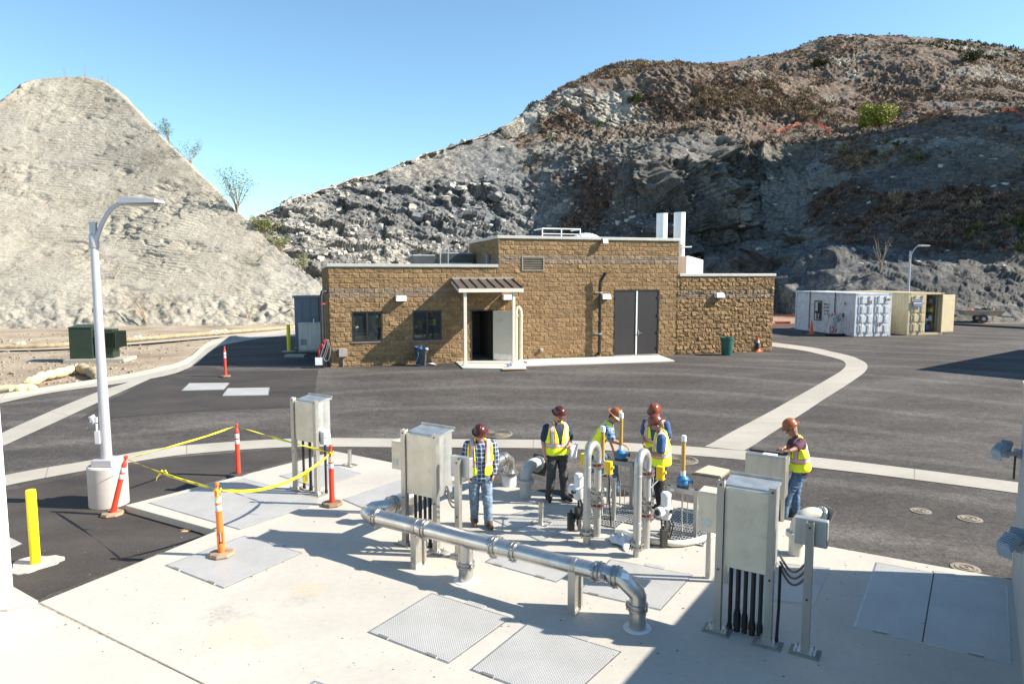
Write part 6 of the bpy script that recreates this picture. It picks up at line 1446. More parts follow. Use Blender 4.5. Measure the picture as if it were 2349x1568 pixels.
# length direction from the far corner pixel
fc = gp(1829, 745.6); ld = Vector((fc.x-cf.x, fc.y-cf.y, 0)).normalized(); print('container len', (fc-cf).length, ld)
azw = R(10.5)
C1 = container(cf, azw, 'white weathered storage container with closed doors and a stencilled picture', CWH)
ct = gp(2080.5, 769.3); ct.z = G(ct.x, ct.y)+.02; fr_ = gp(2159.5, 767)
azt = azw-.0
C2 = container(ct, azt, 'tan storage container with one door swung open, right of the white one', CTN, True)
# stencil, plates and signs on the containers
b = MB(); b.b2((-.006, .9, 1.85), (-.001, 1.0, 2.0)); b.b2((-.006, 1.0, 1.1), (-.001, 1.15, 1.35)); b.build('rust_patch', RUST, C1)
b = MB()
for y0, y1, z0, z1 in ((3.2, 3.95, 1.95, 2.02), (3.2, 3.95, .75, .80), (3.2, 3.26, .8, 1.95), (3.89, 3.95, .8, 1.95), (3.3, 3.6, 1.35, 1.9), (3.26, 3.85, 1.2, 1.35), (3.3, 3.42, .85, 1.2), (3.6, 3.7, .85, 1.2), (3.3, 3.7, .85, .93)): b.b2((-.012, y0, z0), (.0, y1, z1))
b.build('stencil_picture', BLACKP, C1)
M0 = Matrix((Vector((0, -1, 0)), Vector((0, 0, 1)), Vector((-1, 0, 0)))).transposed().to_4x4()
for k, s_ in enumerate(('Different', 'kind OF', 'Storage', 'for all')): text_mesh('stencil_text', s_, .17, BLACKP, C1, Matrix.Translation((-.008, 2.7, 1.82-.2*k))@M0, .003)
b = MB()
for y in (1.9, 4.45): b.b2((-.014, y-.04, .12), (-.002, y+.04, 2.6)); 
b.build('tie_strap', RUST, C1)
b = MB(); b.b2((.9, -.012-.03, 1.95), (1.05, -.032, 2.15)); b.b2((1.95, -.042, 2.15), (2.3, -.032, 2.25)); b.b2((1.5, -.042, .6), (1.72, -.032, .8)); b.build('rust_patch', RUST, C1)
BLS = P('blue_sign_print', (.07, .10, .26), .5); MF = Matrix((Vector((1, 0, 0)), Vector((0, 0, 1)), Vector((0, -1, 0)))).transposed().to_4x4()
b = MB(); b.b2((.25, -.098, 1.72), (.85, -.09, 2.2)); sg = b.build('sign_plate', PAP, C2); b = MB(); b.b2((.26, -.101, 2.0), (.84, -.0985, 2.19)); b.b2((.26, -.101, 1.73), (.84, -.0985, 1.93)); b.build('sign_print', BLS, sg)
for z_, s_ in ((2.1, 'WAREHOUSE'), (1.83, 'STORAGE')): text_mesh('sign_lettering', s_, .12, PAP, sg, Matrix.Translation((.55, -.1035, z_))@MF, .001)
# shelf with goods inside the open container
SH = E('shelf_rack', C2.matrix_basis@Vector((1.72, .35, .15)), azt, 'black shelf rack of tools inside the open tan container', 'shelf')
b = MB()
for x in (-.45, .45):
    for y in (0, .45): b.cyl((x, y, 0), (x, y, 1.95), .02, n=6)
b.build('upright', SEAM, SH); 
for z in (.1, .65, 1.2, 1.75): b = MB(); b.b2((-.45, 0, z), (.45, .45, z+.03)); b.build('shelf_board', SEAM, SH)
cols = [P('goods_red', (.45, .03, .02)), P('goods_blue', (.05, .15, .4)), P('goods_white', (.6, .6, .6)), P('goods_yellow', (.6, .45, .05)), P('goods_green', (.05, .2, .08)), P('goods_grey', (.2, .2, .2))]; rnd = random.Random(4); nm = ['red', 'blue', 'white', 'yellow', 'green', 'grey']; lev = ['bottom', 'second', 'third', 'top']
for li, z in enumerate((.13, .68, 1.23, 1.78)):
    x = -.4; kk = 0
    while x < .36 and kk < 4:
        w_ = rnd.uniform(.1, .24); h_ = rnd.uniform(.12, .36); ci = rnd.randrange(6); b = MB()
        if rnd.random() < .4: b.lathe([(w_/2, 0), (w_/2, h_*.8), (w_*.25, h_*.9), (w_*.25, h_), (0, h_)], n=14); n1 = 'canister'
        else: b.b2((-w_/2, -.1, 0), (w_/2, .1, h_)); b.b2((-w_/2-.01, -.11, h_), (w_/2+.01, .11, h_+.02)); n1 = 'tool_box'
        o = b.build(n1, cols[ci], bevel=.008); o.location = SH.location+Matrix.Rotation(azt, 3, 'Z')@Vector((x+w_/2, .15, z)); o.rotation_euler = (0, 0, azt)
        T(o, f'{nm[ci]} {n1.replace("_", " ")}, number {kk+1} from left on the {lev[li]} shelf', n1.replace('_', ' '), 'goods on the container shelves'); x += w_+.05; kk += 1
b = MB(); b.add([(x, y, .35+.2*math.sin(x*9)*math.sin(y*5)+.3) for y in (0, .15, .3) for x in [k*.06 for k in range(12)]], [(j*12+i, j*12+i+1, (j+1)*12+i+1, (j+1)*12+i) for j in range(2) for i in range(11)], 0, True); o = b.build('cloth_rag', PAP); o.location = C2.matrix_basis@Vector((1.3, .55, .1)); o.rotation_euler = (0, 0, azt); o.modifiers.new('s', 'SOLIDIFY').thickness = .01; T(o, 'white rag bundle hanging in the open container doorway', 'rag')
# road closed barricade
bp = gp(1908, 769); o = E('road_closed_barricade', bp, R(34), 'tilted folding barricade with a ROAD CLOSED sign against the white container', 'barricade')
STR = [P('white_board', (.66, .66, .64), .6, var=.12), P('red_stripe', (.55, .10, .05), .5)]
def bar(z0, tilt, w_=1.15, h_=.2, y=-.1):
    b = MB(); n = 7
    for k in range(n):
        x0 = -w_/2+w_*k/n; x1 = x0+w_/n; sk = .12; b.add([(x0-sk/2, y, z0-h_/2), (x1-sk/2, y, z0-h_/2), (x1+sk/2, y, z0+h_/2), (x0+sk/2, y, z0+h_/2), (x0-sk/2, y+.02, z0-h_/2), (x1-sk/2, y+.02, z0-h_/2), (x1+sk/2, y+.02, z0+h_/2), (x0+sk/2, y+.02, z0+h_/2)], [(0, 1, 2, 3), (7, 6, 5, 4), (0, 4, 5, 1), (3, 2, 6, 7), (0, 3, 7, 4), (1, 5, 6, 2)], k % 2)
    q = b.build('striped_board', STR, o); q.data.transform(Matrix.Rotation(tilt, 4, 'Y')); return q
bar(1.28, R(-10)); bar(.55, R(-12), .95); bar(.25, R(-6), 1.0)
b = MB(); b.beam((-.4, -.05, 0), (-.05, .1, 1.4), .05, .04); b.beam((.35, -.05, 0), (.62, .1, 1.35), .05, .04); b.build('leg', STR[0], o)
q = MB(); q.b2((-.5, -.17, -.24), (.5, -.15, .24)); sp = q.build('sign_panel', STR[0], o); MS = Matrix.Translation((.15, 0, .98))@Matrix.Rotation(R(-17), 4, 'Y'); sp.data.transform(MS)
for k, s_ in enumerate(('ROAD', 'CLOSED')): text_mesh('sign_lettering', s_, .235, BLACKP, sp, MS@Matrix.Translation((0, -.173, .11-.22*k))@MF, .002)
for uv, lb in (((1795, 742), 'black plastic tray beside the far end of the white container'), ((1916, 771), 'black tray under the fallen barricade')):
    b = MB(); b.add([(-.55, -.2, .14), (.55, -.2, .14), (.55, .2, .14), (-.55, .2, .14), (-.48, -.15, .0), (.48, -.15, .0), (.48, .15, .0), (-.48, .15, .0)], [(4, 5, 6, 7), (0, 4, 7, 3), (1, 2, 6, 5), (0, 1, 5, 4), (3, 7, 6, 2)]); t_o = b.build('plastic_tray', P('black_plastic', (.02, .02, .02), .5)); t_o.location = gp(*uv)+Vector((0, 0, .01)); t_o.modifiers.new('s', 'SOLIDIFY').thickness = .01; T(t_o, lb, 'tray')
# orange plastic net fences
def netmat():
    m, t, b = newmat('orange_net'); b.inputs['Base Color'].default_value = (.62, .13, .06, 1); b.inputs['Roughness'].default_value = .5; return m
NET = netmat()
def net(path, h, label, cell=.12, th=.010, droop=.1, tag=None):
    L = [0]
    for i in range(1, len(path)): L.append(L[-1]+(path[i]-path[i-1]).length)
    def pt(s): k = max(j for j in range(len(L)) if L[j] <= s+1e-9); k = min(k, len(path)-2); return path[k].lerp(path[k+1], (s-L[k])/(L[k+1]-L[k]))
    o = E('orange_net_fence', path[0], 0, label, 'fence', 'orange plastic net fences'); b = MB(); o0_ = path[0]; n = int(L[-1]/cell); m_ = int(h/(cell*.7))
    def q(i, j): p = pt(min(L[-1], i*cell))-o0_; hh = h*(1-droop*abs(math.sin(i*cell*1.1))); return p+Vector((0, 0, hh*j/m_))
    for j in range(m_+1):
        for i in range(0, n, 2): b.beam(q(i, j), q(min(n, i+2), j), th, th)
    for i in range(n+1): b.beam(q(i, 0), q(i, m_), th, th)
    b.build('netting', NET, o); b = MB()
    for s_ in np.linspace(0, L[-1], max(2, int(L[-1]/3))): p = pt(float(s_))-o0_; b.cyl(p, p+Vector((0, 0, h*1.05)), .02, n=6)
    b.build('stake', RUST, o)
net([gp(1758, 749), gp(1800, 747), gp(1836, 746)], .85, 'orange net fence between the building and the white container')
def onhill(u, v, up=0.):
    j = int(np.argmin(abs(HUS-u))); col = HVV[:, j]; k = int(np.argmin(abs(col-v)+np.where(np.arange(len(col)) > len(col)-18, 1e3, 0))); return Vector(HILL[k, j])+Vector((0, 0, up))
net([onhill(u, v) for u, v in ((1735, 322), (1780, 324), (1830, 318), (1870, 316), (1905, 322))], 0.8, 'orange net fence along the quarry bench left of the green bush', .2, .022, .5)
net([onhill(u, v) for u, v in ((2105, 312), (2150, 308), (2190, 305))], 0.6, 'orange net fence along the quarry bench right of the green bush', .2, .022, .5)
net([onhill(u, v) for u, v in ((2295, 265), (2325, 285), (2360, 305))], 0.7, 'orange net fence stepping down the slope at the right edge', .2, .022, .3)
# debris by the far kerb on the right: trailer with rubbish, pile
tp2 = gp(2300, 744)+Vector((0, 2.5, 0)); o = E('work_trailer', tp2, R(-14), 'small flat trailer heaped with rubbish beyond the far kerb', 'trailer')
b = MB(); b.add([(-1.5, -.7, .95), (1.5, -.7, .95), (1.5, .7, .95), (-1.5, .7, .95), (-1.2, -.5, .55), (1.2, -.5, .55), (1.2, .5, .55), (-1.2, .5, .55)], [(7, 6, 5, 4), (0, 4, 5, 1), (1, 5, 6, 2), (2, 6, 7, 3), (3, 7, 4, 0), (4, 5, 6, 7)]); q = b.build('tub', P('grey_tub', (.30, .27, .23), .7), o); q.modifiers.new('s', 'SOLIDIFY').thickness = .03
for y in (-.62, .62): b = MB(); b.cyl((0, y-.08, .3), (0, y+.08, .3), .3, n=20); b.cyl((0, y-.09, .3), (0, y+.09, .3), .13, n=14, m=1); b.build('wheel', [SEAM, GLV], o)
b = MB(); b.beam((1.2, 0, .5), (2.2, 0, .45), .08, .08); b.build('drawbar', SEAM, o)
rnd = random.Random(11)
gl_ = [('orange', CON), ('white', PAP), ('grey', cols[5]), ('tan', P('cardboard', (.36, .27, .18))), ('black', SEAM), ('blue', cols[1])]
pos = [('left end of the trailer load', tp2+Vector((-.7, 0, .75))), ('middle of the trailer load', tp2+Vector((-.1, 0, .85))), ('centre top of the trailer load', tp2+Vector((.3, .1, 1.))), ('right end of the trailer load', tp2+Vector((.9, -.1, .8))), ('ground left of the trailer', tp2+Vector((-2.4, .2, .3))), ('dirt farther left of the trailer', tp2+Vector((-3.3, .5, .3))), ('dirt leftmost of the debris', tp2+Vector((-4.1, .3, .2))), ('ground behind the trailer tub', tp2+Vector((-1.7, 1.2, .5)))]
for k, (w1, p) in enumerate(pos):
    cn_, mt_ = gl_[(k*5) % 6]; b = MB()
    for _ in range(7):
        c = Vector((rnd.uniform(-.35, .35), rnd.uniform(-.2, .2), rnd.uniform(-.1, .25))); b.box(c, (rnd.uniform(.1, .5), rnd.uniform(.1, .3), rnd.uniform(.04, .2)), M=Matrix.Rotation(rnd.uniform(0, 3), 3, 'Z')@Matrix.Rotation(rnd.uniform(-.5, .5), 3, 'Y'))
    q = b.build('rubbish_heap', mt_); q.location = p; T(q, f'{cn_} scrap heap at the {w1}', 'rubbish', 'scrap by the far kerb')
ob = MB(); a_ = gp(2210, 748)+Vector((0, 1.4, 0)); b_ = gp(2480, 763)+Vector((0, 1.4, 0)); ob.beam(a_+Vector((0, 0, .03)), b_+Vector((0, 0, .03)), .3, .22); T(ob.build('kerb', P('dark_kerb', (.06, .055, .05), .8)), kind='structure')
# ================================================================ shrubs
LEAF = [P('shrub_leaf', (.10, .20, .10), .7, var=.4, scale=2), P('olive_leaf', (.19, .20, .06), .7, var=.3, scale=2), P('bush_leaf', (.25, .26, .04), .8, var=.35, scale=1.2)]; TWIG = P('pale_twig', (.30, .22, .15), .9)
def shrub(p, h, label, mt, spread=.45, nb=9, nl=60, ls=.1, seed=1, name='shrub', cat='shrub', lean=(0, 0)):
    rnd = random.Random(seed); o = E(name, p, 0, label, cat, None); b = MB(); L_ = MB()
    for k in range(nb):
        a = rnd.uniform(0, 6.28); r = spread*h*rnd.uniform(.3, 1); hh = h*rnd.uniform(.6, 1); pts = [Vector((0, 0, -.2))]
        for i in range(1, 6): t = i/5; pts.append(Vector((math.cos(a)*r*t**1.4+lean[0]*h*t+rnd.uniform(-.03, .03)*h, math.sin(a)*r*t**1.4+rnd.uniform(-.03, .03)*h, hh*t)))
        b.tube(pts, [.02*h*(1-.85*i/5)*.5+.006 for i in range(6)], 5)
        for _ in range(nl):
            t = rnd.uniform(.3, 1)**.7; f = t*5; i = min(4, int(f)); c = pts[i].lerp(pts[i+1], f-i)+Vector((rnd.gauss(0, .07), rnd.gauss(0, .07), rnd.gauss(0, .05)))*h
            u_ = Vector((rnd.gauss(0, 1), rnd.gauss(0, 1), rnd.gauss(0, .6))).normalized()*ls*rnd.uniform(.6, 1.3); w_ = u_.cross(Vector((rnd.gauss(0, 1), rnd.gauss(0, 1), rnd.gauss(0, 1)))).normalized()*ls*.35
            L_.add([c-u_*.5, c+w_*.5, c+u_*.5, c-w_*.5], [(0, 1, 2, 3)])
    b.build('stem', TWIG, o); L_.build('foliage', mt, o); return o
MC_ = Pm.reshape(-1, 620, 3); MUS = np.linspace(-700, 800, 620)
def onmound(u, v):
    j = int(np.argmin(abs(MUS-u))); c = MC_[:-22, j]; dzz = c[:, 2]-CAMZ; fy_ = c[:, 1]*math.cos(TH)-dzz*math.sin(TH); vz = CY-FF*(c[:, 1]*math.sin(TH)+dzz*math.cos(TH))/fy_; return Vector(c[int(np.argmin(abs(vz-v)))])
shrub(onmound(545, 488), 4.4, 'tallest leafy sapling standing against the sky on the mound ridge', LEAF[0], .45, 11, 75, .2, 2, 'sapling', 'tree')
shrub(onmound(430, 375)+Vector((0, 1, 0)), 2.6, 'wispy green shrub halfway up the mound ridge', LEAF[0], .8, 8, 45, .18, 3, lean=(-.2, 0))
shrub(onmound(375, 322)+Vector((.0, 1.2, 0)), 2.6, 'higher wispy green shrub hanging on the mound ridge', LEAF[0], .6, 8, 55, .18, 4, lean=(-.15, 0))
shrub(onmound(600, 528)+Vector((0, 1, -.3)), 2.2, 'olive bush low on the ridge right of the tall sapling', LEAF[1], .7, 12, 120, .2, 5)
shrub(onmound(640, 570)+Vector((0, 1, -.2)), 1.9, 'yellowish bush farther down the ridge above the building corner', LEAF[1], .8, 9, 90, .17, 6)
shrub(onmound(690, 618)+Vector((0, 1, -.2)), 1.7, 'sparse yellowish bush lowest on the ridge beside the building', LEAF[1], .8, 8, 70, .16, 7)
shrub(onmound(590, 600), 1.6, 'bare reddish twig arching on the mound face', TWIG, .5, 3, 4, .08, 8, lean=(.5, 0))
shrub(onmound(575, 730)+Vector((0, -.3, 0)), 1.1, 'small green shrub at the mound foot left of the grey cabinet', LEAF[0], .5, 6, 40, .1, 9)
shrub(onmound(340, 735)+Vector((0, -.3, 0)), 3.0, 'thin yellow leafed weed at the mound foot behind the transformer', LEAF[1], .3, 5, 14, .1, 10, lean=(-.3, 0))
shrub(onmound(262, 640), 1.2, 'small yellow green weed on the mound face behind the lamp pole', LEAF[1], .5, 5, 20, .1, 12)
for k, (u, lb) in enumerate(((142, 'leftmost'), (186, 'tallest'), (225, 'middle'), (240, 'rightmost'))):
    shrub(onmound(u, 182)+Vector((0, .6, -.1)), (1.6, 1.9, 1.2, 1.3)[k], f'dry twiggy weed on top of the mound, {lb} of four', TWIG, .18, 3, 6, .07, 20+k, 'dry_weed', 'weed')
def bush(p, sx, sz, label, mt, n=1500, seed=1, ls=.28, lobes=7, name='bush'):
    rnd = np.random.RandomState(seed); o = E(name, p, 0, label, 'bush'); lc = rnd.uniform(-1, 1, (lobes, 3))*np.array((sx*.62, sx*.4, sz*.3))+np.array((0, 0, sz*.45)); lr = rnd.uniform(.32, .55, lobes)*sz
    k = rnd.randint(0, lobes, n); d = rnd.normal(size=(n, 3)); d /= np.linalg.norm(d, axis=1)[:, None]; c = lc[k]+d*(lr[k]*rnd.uniform(.6, 1.05, n)**.5)[:, None]; c[:, 2] = np.abs(c[:, 2])
    u_ = rnd.normal(size=(n, 3)); u_ /= np.linalg.norm(u_, axis=1)[:, None]; w_ = np.cross(u_, d+rnd.normal(size=(n, 3))*.6); w_ /= np.linalg.norm(w_, axis=1)[:, None]+1e-6; s_ = (ls*rnd.uniform(.5, 1.2, n))[:, None]
    V = np.stack([c-u_*s_*.5, c+w_*s_*.3, c+u_*s_*.5, c-w_*s_*.3], 1).reshape(-1, 3); npmesh('foliage', V, np.arange(len(V)).reshape(-1, 4), mt, o, smooth=False)
    b = MB()
    for a in range(4): b.tube([(0, 0, -.3), tuple(lc[a]*.5), tuple(lc[a])], [.12, .08, .03], 5)
    b.build('trunk', TWIG, o); return o
bush(onhill(1997, 316)+Vector((0, -1, -.2)), 4.6, 3.6, 'big round yellow green bush on the quarry bench', LEAF[2], 5200, 3, .42, 11)
bush(onhill(1447, 262), 1.7, 2.2, 'lone olive bush on the cliff in the middle of the hill', P('dark_olive_leaf', (.07, .075, .02), .8, var=.3), 1500, 4, .32, 5)
bush(onhill(1880, 155), 3., 1.8, 'dark olive bush under the hill top', MC['dark_olive_leaf'], 1300, 5, .45, 6); bush(onhill(2215, 160), 3.4, 2.2, 'broad dark bush near the top right of the hill', P('dark_olive_leaf', (.07,)*3), 1500, 6, .45, 6)
shrub(onhill(2000, 640)+Vector((0, -1, -.3)), 3.4, 'thin pale sapling on the shaded slope above the containers', LEAF[1], .35, 6, 16, .14, 31, 'sapling', 'tree')
for k, (u, v) in enumerate(((1760, 112), (1795, 106), (1240, 233), (730, 442), (758, 432), (655, 466), (640, 474))):
    if k >= 3: shrub(onhill(u, v)+Vector((0, 2, -.5)), (2.4, 1.6, 1.8, 1.5)[k-3], ('slim green sapling on the left skyline of the quarry', 'small green shrub next to the slim skyline sapling', 'dark shrub low on the left skyline', 'lowest dark shrub on the left skyline')[k-3], LEAF[0], .35, 6, 30, .2, 40+k)
# concrete ditch along the left skyline
for k, (a, b_) in enumerate((((612, 492), (860, 402)), ((930, 377), (985, 356)), ((1085, 322), (1150, 296)))):
    B_ = MB(); n = 10; pp = [onhill(a[0]+(b_[0]-a[0])*i/n, float(interp(crest, a[0]+(b_[0]-a[0])*i/n))+5) for i in range(n+1)]
    B_.tube([p+Vector((0, -.2, .25)) for p in pp], .11, 6); T(B_.build('path', P('ditch_concrete', (.36, .34, .32), .8)), kind='structure')

# loose grit on the paving
rs = np.random.RandomState(12); n = 1300; gu = rs.uniform(0, 2349, n); gv = 860+700*rs.uniform(0, 1, n)**1.2; Vg = []; 
for k in range(n):
    p = gp(float(gu[k]), float(gv[k]))
    z = 0.0 if (p.y < 13.2 and -6 < p.x < 7.0) else p.z
    Vg.append((p.x, p.y, z+.004))
Vg = np.array(Vg); sz = .005+.012*rs.uniform(0, 1, n)**4; cube = np.array([(x, y, z) for z in (-1, 1) for x, y in ((-1, -1), (1, -1), (1, 1), (-1, 1))], float)*.5
V = (cube[None]*(1+rs.uniform(-.5, .5, (n, 8, 3))))*sz[:, None, None]*np.array((1.3, 1, .7))+Vg[:, None]
F = (np.array([(3, 2, 1, 0), (4, 5, 6, 7), (0, 1, 5, 4), (1, 2, 6, 5), (2, 3, 7, 6), (3, 0, 4, 7)])[None]+np.arange(n)[:, None, None]*8).reshape(-1, 4)
T(npmesh('grit', V.reshape(-1, 3), F, P('grit_stone', (.30, .25, .19), .9, var=.3), smooth=False), kind='stuff')

n = 2600; gu = rs.uniform(-50, 700, n); gv = rs.uniform(762, 900, n); Vg = []; 
for k in range(n):
    p = gp(float(gu[k]), float(gv[k]))
    if p.x < xleft(p.y)-1.6: Vg.append((p.x, p.y, p.z-.045))
Vg = np.array(Vg); n = len(Vg); sz = .02+.08*rs.uniform(0, 1, n)**5
V = (cube[None]*(1+rs.uniform(-.5, .5, (n, 8, 3))))*sz[:, None, None]*np.array((1.3, 1, .8))+Vg[:, None]
F = (np.array([(3, 2, 1, 0), (4, 5, 6, 7), (0, 1, 5, 4), (1, 2, 6, 5), (2, 3, 7, 6), (3, 0, 4, 7)])[None]+np.arange(n)[:, None, None]*8).reshape(-1, 4)
T(npmesh('gravel', V.reshape(-1, 3), F, P('dirt_stone', (.34, .28, .21), .9, var=.35), smooth=False), kind='stuff')
# ================================================================ people
def surfnet(f, org, h):
    s = f < 0; nx, ny, nz = f.shape; C = (nx-1, ny-1, nz-1)
    acc = np.zeros(C+(3,), np.float32); cnt = np.zeros(C, np.float32)
    def sl(a, dx, dy, dz): return a[dx:dx+C[0], dy:dy+C[1], dz:dz+C[2]]
    cor = [(x, y, z) for x in (0, 1) for y in (0, 1) for z in (0, 1)]
    for a in cor:
        for ax in range(3):
            if a[ax] == 0:
                b = list(a); b[ax] = 1; fa, fb = sl(f, *a), sl(f, *b); m = (fa < 0) != (fb < 0)
                t = np.where(m, fa/np.where(m, fa-fb, 1), 0); p = np.zeros(C+(3,), np.float32)
                for k in range(3): p[..., k] = a[k]+(t if k == ax else 0)
                acc += p*m[..., None]; cnt += m
    act = cnt > 0; idx = -np.ones(C, np.int64); idx[act] = np.arange(act.sum()); I = np.argwhere(act)
    V = (I+acc[act]/cnt[act][:, None])*h+org; F = []
    for ax in range(3):
        b = [slice(None)]*3; c = [slice(None)]*3; b[ax] = slice(0, -1); c[ax] = slice(1, None)
        m = s[tuple(b)] != s[tuple(c)]; E_ = np.argwhere(m); u, v = (ax+1) % 3, (ax+2) % 3
        ok = (E_[:, u] > 0) & (E_[:, v] > 0) & (E_[:, u] < C[u]) & (E_[:, v] < C[v]); E_ = E_[ok]
        ins = s[tuple(E_.T)]
        def g(du, dv): q = E_.copy(); q[:, u] += du; q[:, v] += dv; return idx[tuple(q.T)]
        q = np.stack([g(-1, -1), g(0, -1), g(0, 0), g(-1, 0)], 1); q[~ins] = q[~ins][:, ::-1]; F.append(q)
    F = np.concatenate(F); F = F[(F >= 0).all(1)]; return V, F
class Body:
    def __init__(s): s.pr = []
    def cone(s, a, b, ra, rb, tag, k=.012, lat=None, ks=1.): s.pr.append((np.array(a, float), np.array(b, float), ra, rb, tag, k, None if lat is None else np.array(lat, float), ks))
    def dist(s, p, pr):
        a, b, ra, rb, tag, k, lat, ks = pr; q = p; A_, B_ = a, b
        if lat is not None:
            q = p-lat*((p-a)@lat)[..., None]*(1-1/ks) ; B_ = b-lat*((b-a)@lat)*(1-1/ks)
        ab = B_-A_; L = max(ab@ab, 1e-9); t = np.clip(((q-A_)@ab)/L, 0, 1); return np.linalg.norm(q-A_-t[..., None]*ab, axis=-1)-(ra+(rb-ra)*t)
    def field(s, h, prs=None, pad=.04):
        prs = prs or s.pr; lo = np.min([np.minimum(p[0], p[1])-max(p[2], p[3])*(p[7]) for p in prs], 0)-pad; hi = np.max([np.maximum(p[0], p[1])+max(p[2], p[3])*p[7] for p in prs], 0)+pad
        n = np.ceil((hi-lo)/h).astype(int)+1; f = np.full(n, .3, np.float32); lab = np.zeros(n, np.int8); best = np.full(n, .3, np.float32)
        for p in prs:
            r = max(p[2], p[3])*p[7]+.05; a = np.floor((np.minimum(p[0], p[1])-r-lo)/h).astype(int).clip(0); b = (np.ceil((np.maximum(p[0], p[1])+r-lo)/h).astype(int)+1); b = np.minimum(b, n)
            g_ = np.stack(np.meshgrid(*[lo[i]+h*np.arange(a[i], b[i]) for i in range(3)], indexing='ij'), -1); d = s.dist(g_, p).astype(np.float32); S = tuple(slice(a[i], b[i]) for i in range(3))
            k = p[5]; o = f[S]; hh = np.clip(.5+.5*(o-d)/k, 0, 1); f[S] = o*(1-hh)+d*hh-k*hh*(1-hh)
            m = d < best[S]; best[S] = np.where(m, d, best[S]); lab[S] = np.where(m, p[4], lab[S])
        return f, lab, lo, n
SKIN = P('skin', (.50, .27, .185), .5, var=.06); SKIN2 = P('skin_tanned', (.40, .20, .13), .5, var=.06)
def clothmat(name, col, var=.15): return P(name, col, .85, 0, var=var, scale=9, bmp=.35, bsc=25)
JEAN = clothmat('blue_denim', (.085, .15, .25), .3); JEAN2 = clothmat('faded_denim', (.17, .235, .31), .35); GPANT = clothmat('charcoal_trousers', (.055, .053, .056)); BPANT = clothmat('black_trousers', (.014, .014, .016))
NAVY = clothmat('navy_shirt', (.018, .032, .075)); BLUSH = clothmat('blue_shirt', (.045, .095, .21)); MAR = clothmat('maroon_shirt', (.11, .035, .055)); BOOT = P('brown_boot', (.11, .06, .035), .6, var=.2); BSHOE = P('black_shoe', (.015, .015, .015), .5)
def plaid(name, base, dark, light):
    m, t, b = newmat(name); v = obj_pos(t); sx = _n(t, 'ShaderNodeSeparateXYZ'); t.links.new(v, sx.inputs[0])
    def st(o, per, w, ph=0.): return math_(t, 'LESS_THAN', math_(t, 'FRACT', math_(t, 'MULTIPLY_ADD', o, 1/per, ph)), w)
    hx = math_(t, 'ADD', sx.outputs[0], math_(t, 'MULTIPLY', sx.outputs[1], .6))
    c = mix(t, math_(t, 'MULTIPLY', st(hx, .075, .45), .6), base, dark); c = mix(t, math_(t, 'MULTIPLY', st(sx.outputs[2], .075, .45), .6), c, dark)
    c = mix(t, math_(t, 'MULTIPLY', st(hx, .075, .16, .3), .6), c, light); c = mix(t, math_(t, 'MULTIPLY', st(sx.outputs[2], .075, .16, .3), .6), c, light)
    t.links.new(c, b.inputs['Base Color']); b.inputs['Roughness'].default_value = .85; return m
PLD = plaid('navy_white_plaid', (.10, .14, .24), (.02, .03, .07), (.62, .66, .72)); PLD2 = plaid('blue_plaid', (.10, .22, .38), (.03, .06, .14), (.40, .52, .62))
def vestmat():
    m, t, b = newmat('high_vis_vest'); a = _n(t, 'ShaderNodeAttribute', attribute_name='sv').outputs['Fac']
    c = ramp(t, a, [(0, (.50, .52, .54)), (.26, (.50, .52, .54)), (.28, (.80, .20, .06)), (.46, (.80, .20, .06)), (.48, (.86, 1.0, .02)), (1, (.86, 1.0, .02))])
    t.links.new(c, b.inputs['Base Color']); b.inputs['Roughness'].default_value = .7
    b.inputs['Sheen Weight'].default_value = .1; bump(t, b, noise(t, obj_pos(t), 30, 4), .3, .01); return m
VEST = vestmat()
HATR = P('dark_red_hard_hat', (.085, .018, .014), .28, var=.15, scale=14); HATO = P('orange_brown_hard_hat', (.34, .10, .03), .3, var=.2, scale=14); HATB = P('brown_hard_hat', (.20, .05, .022), .3, var=.2, scale=14)
HAIR = P('dark_hair', (.03, .02, .015), .8); HAIRG = P('grey_hair', (.25, .23, .2), .8); SGL = P('dark_sunglass', (.01, .015, .02), .12, spec=1.)
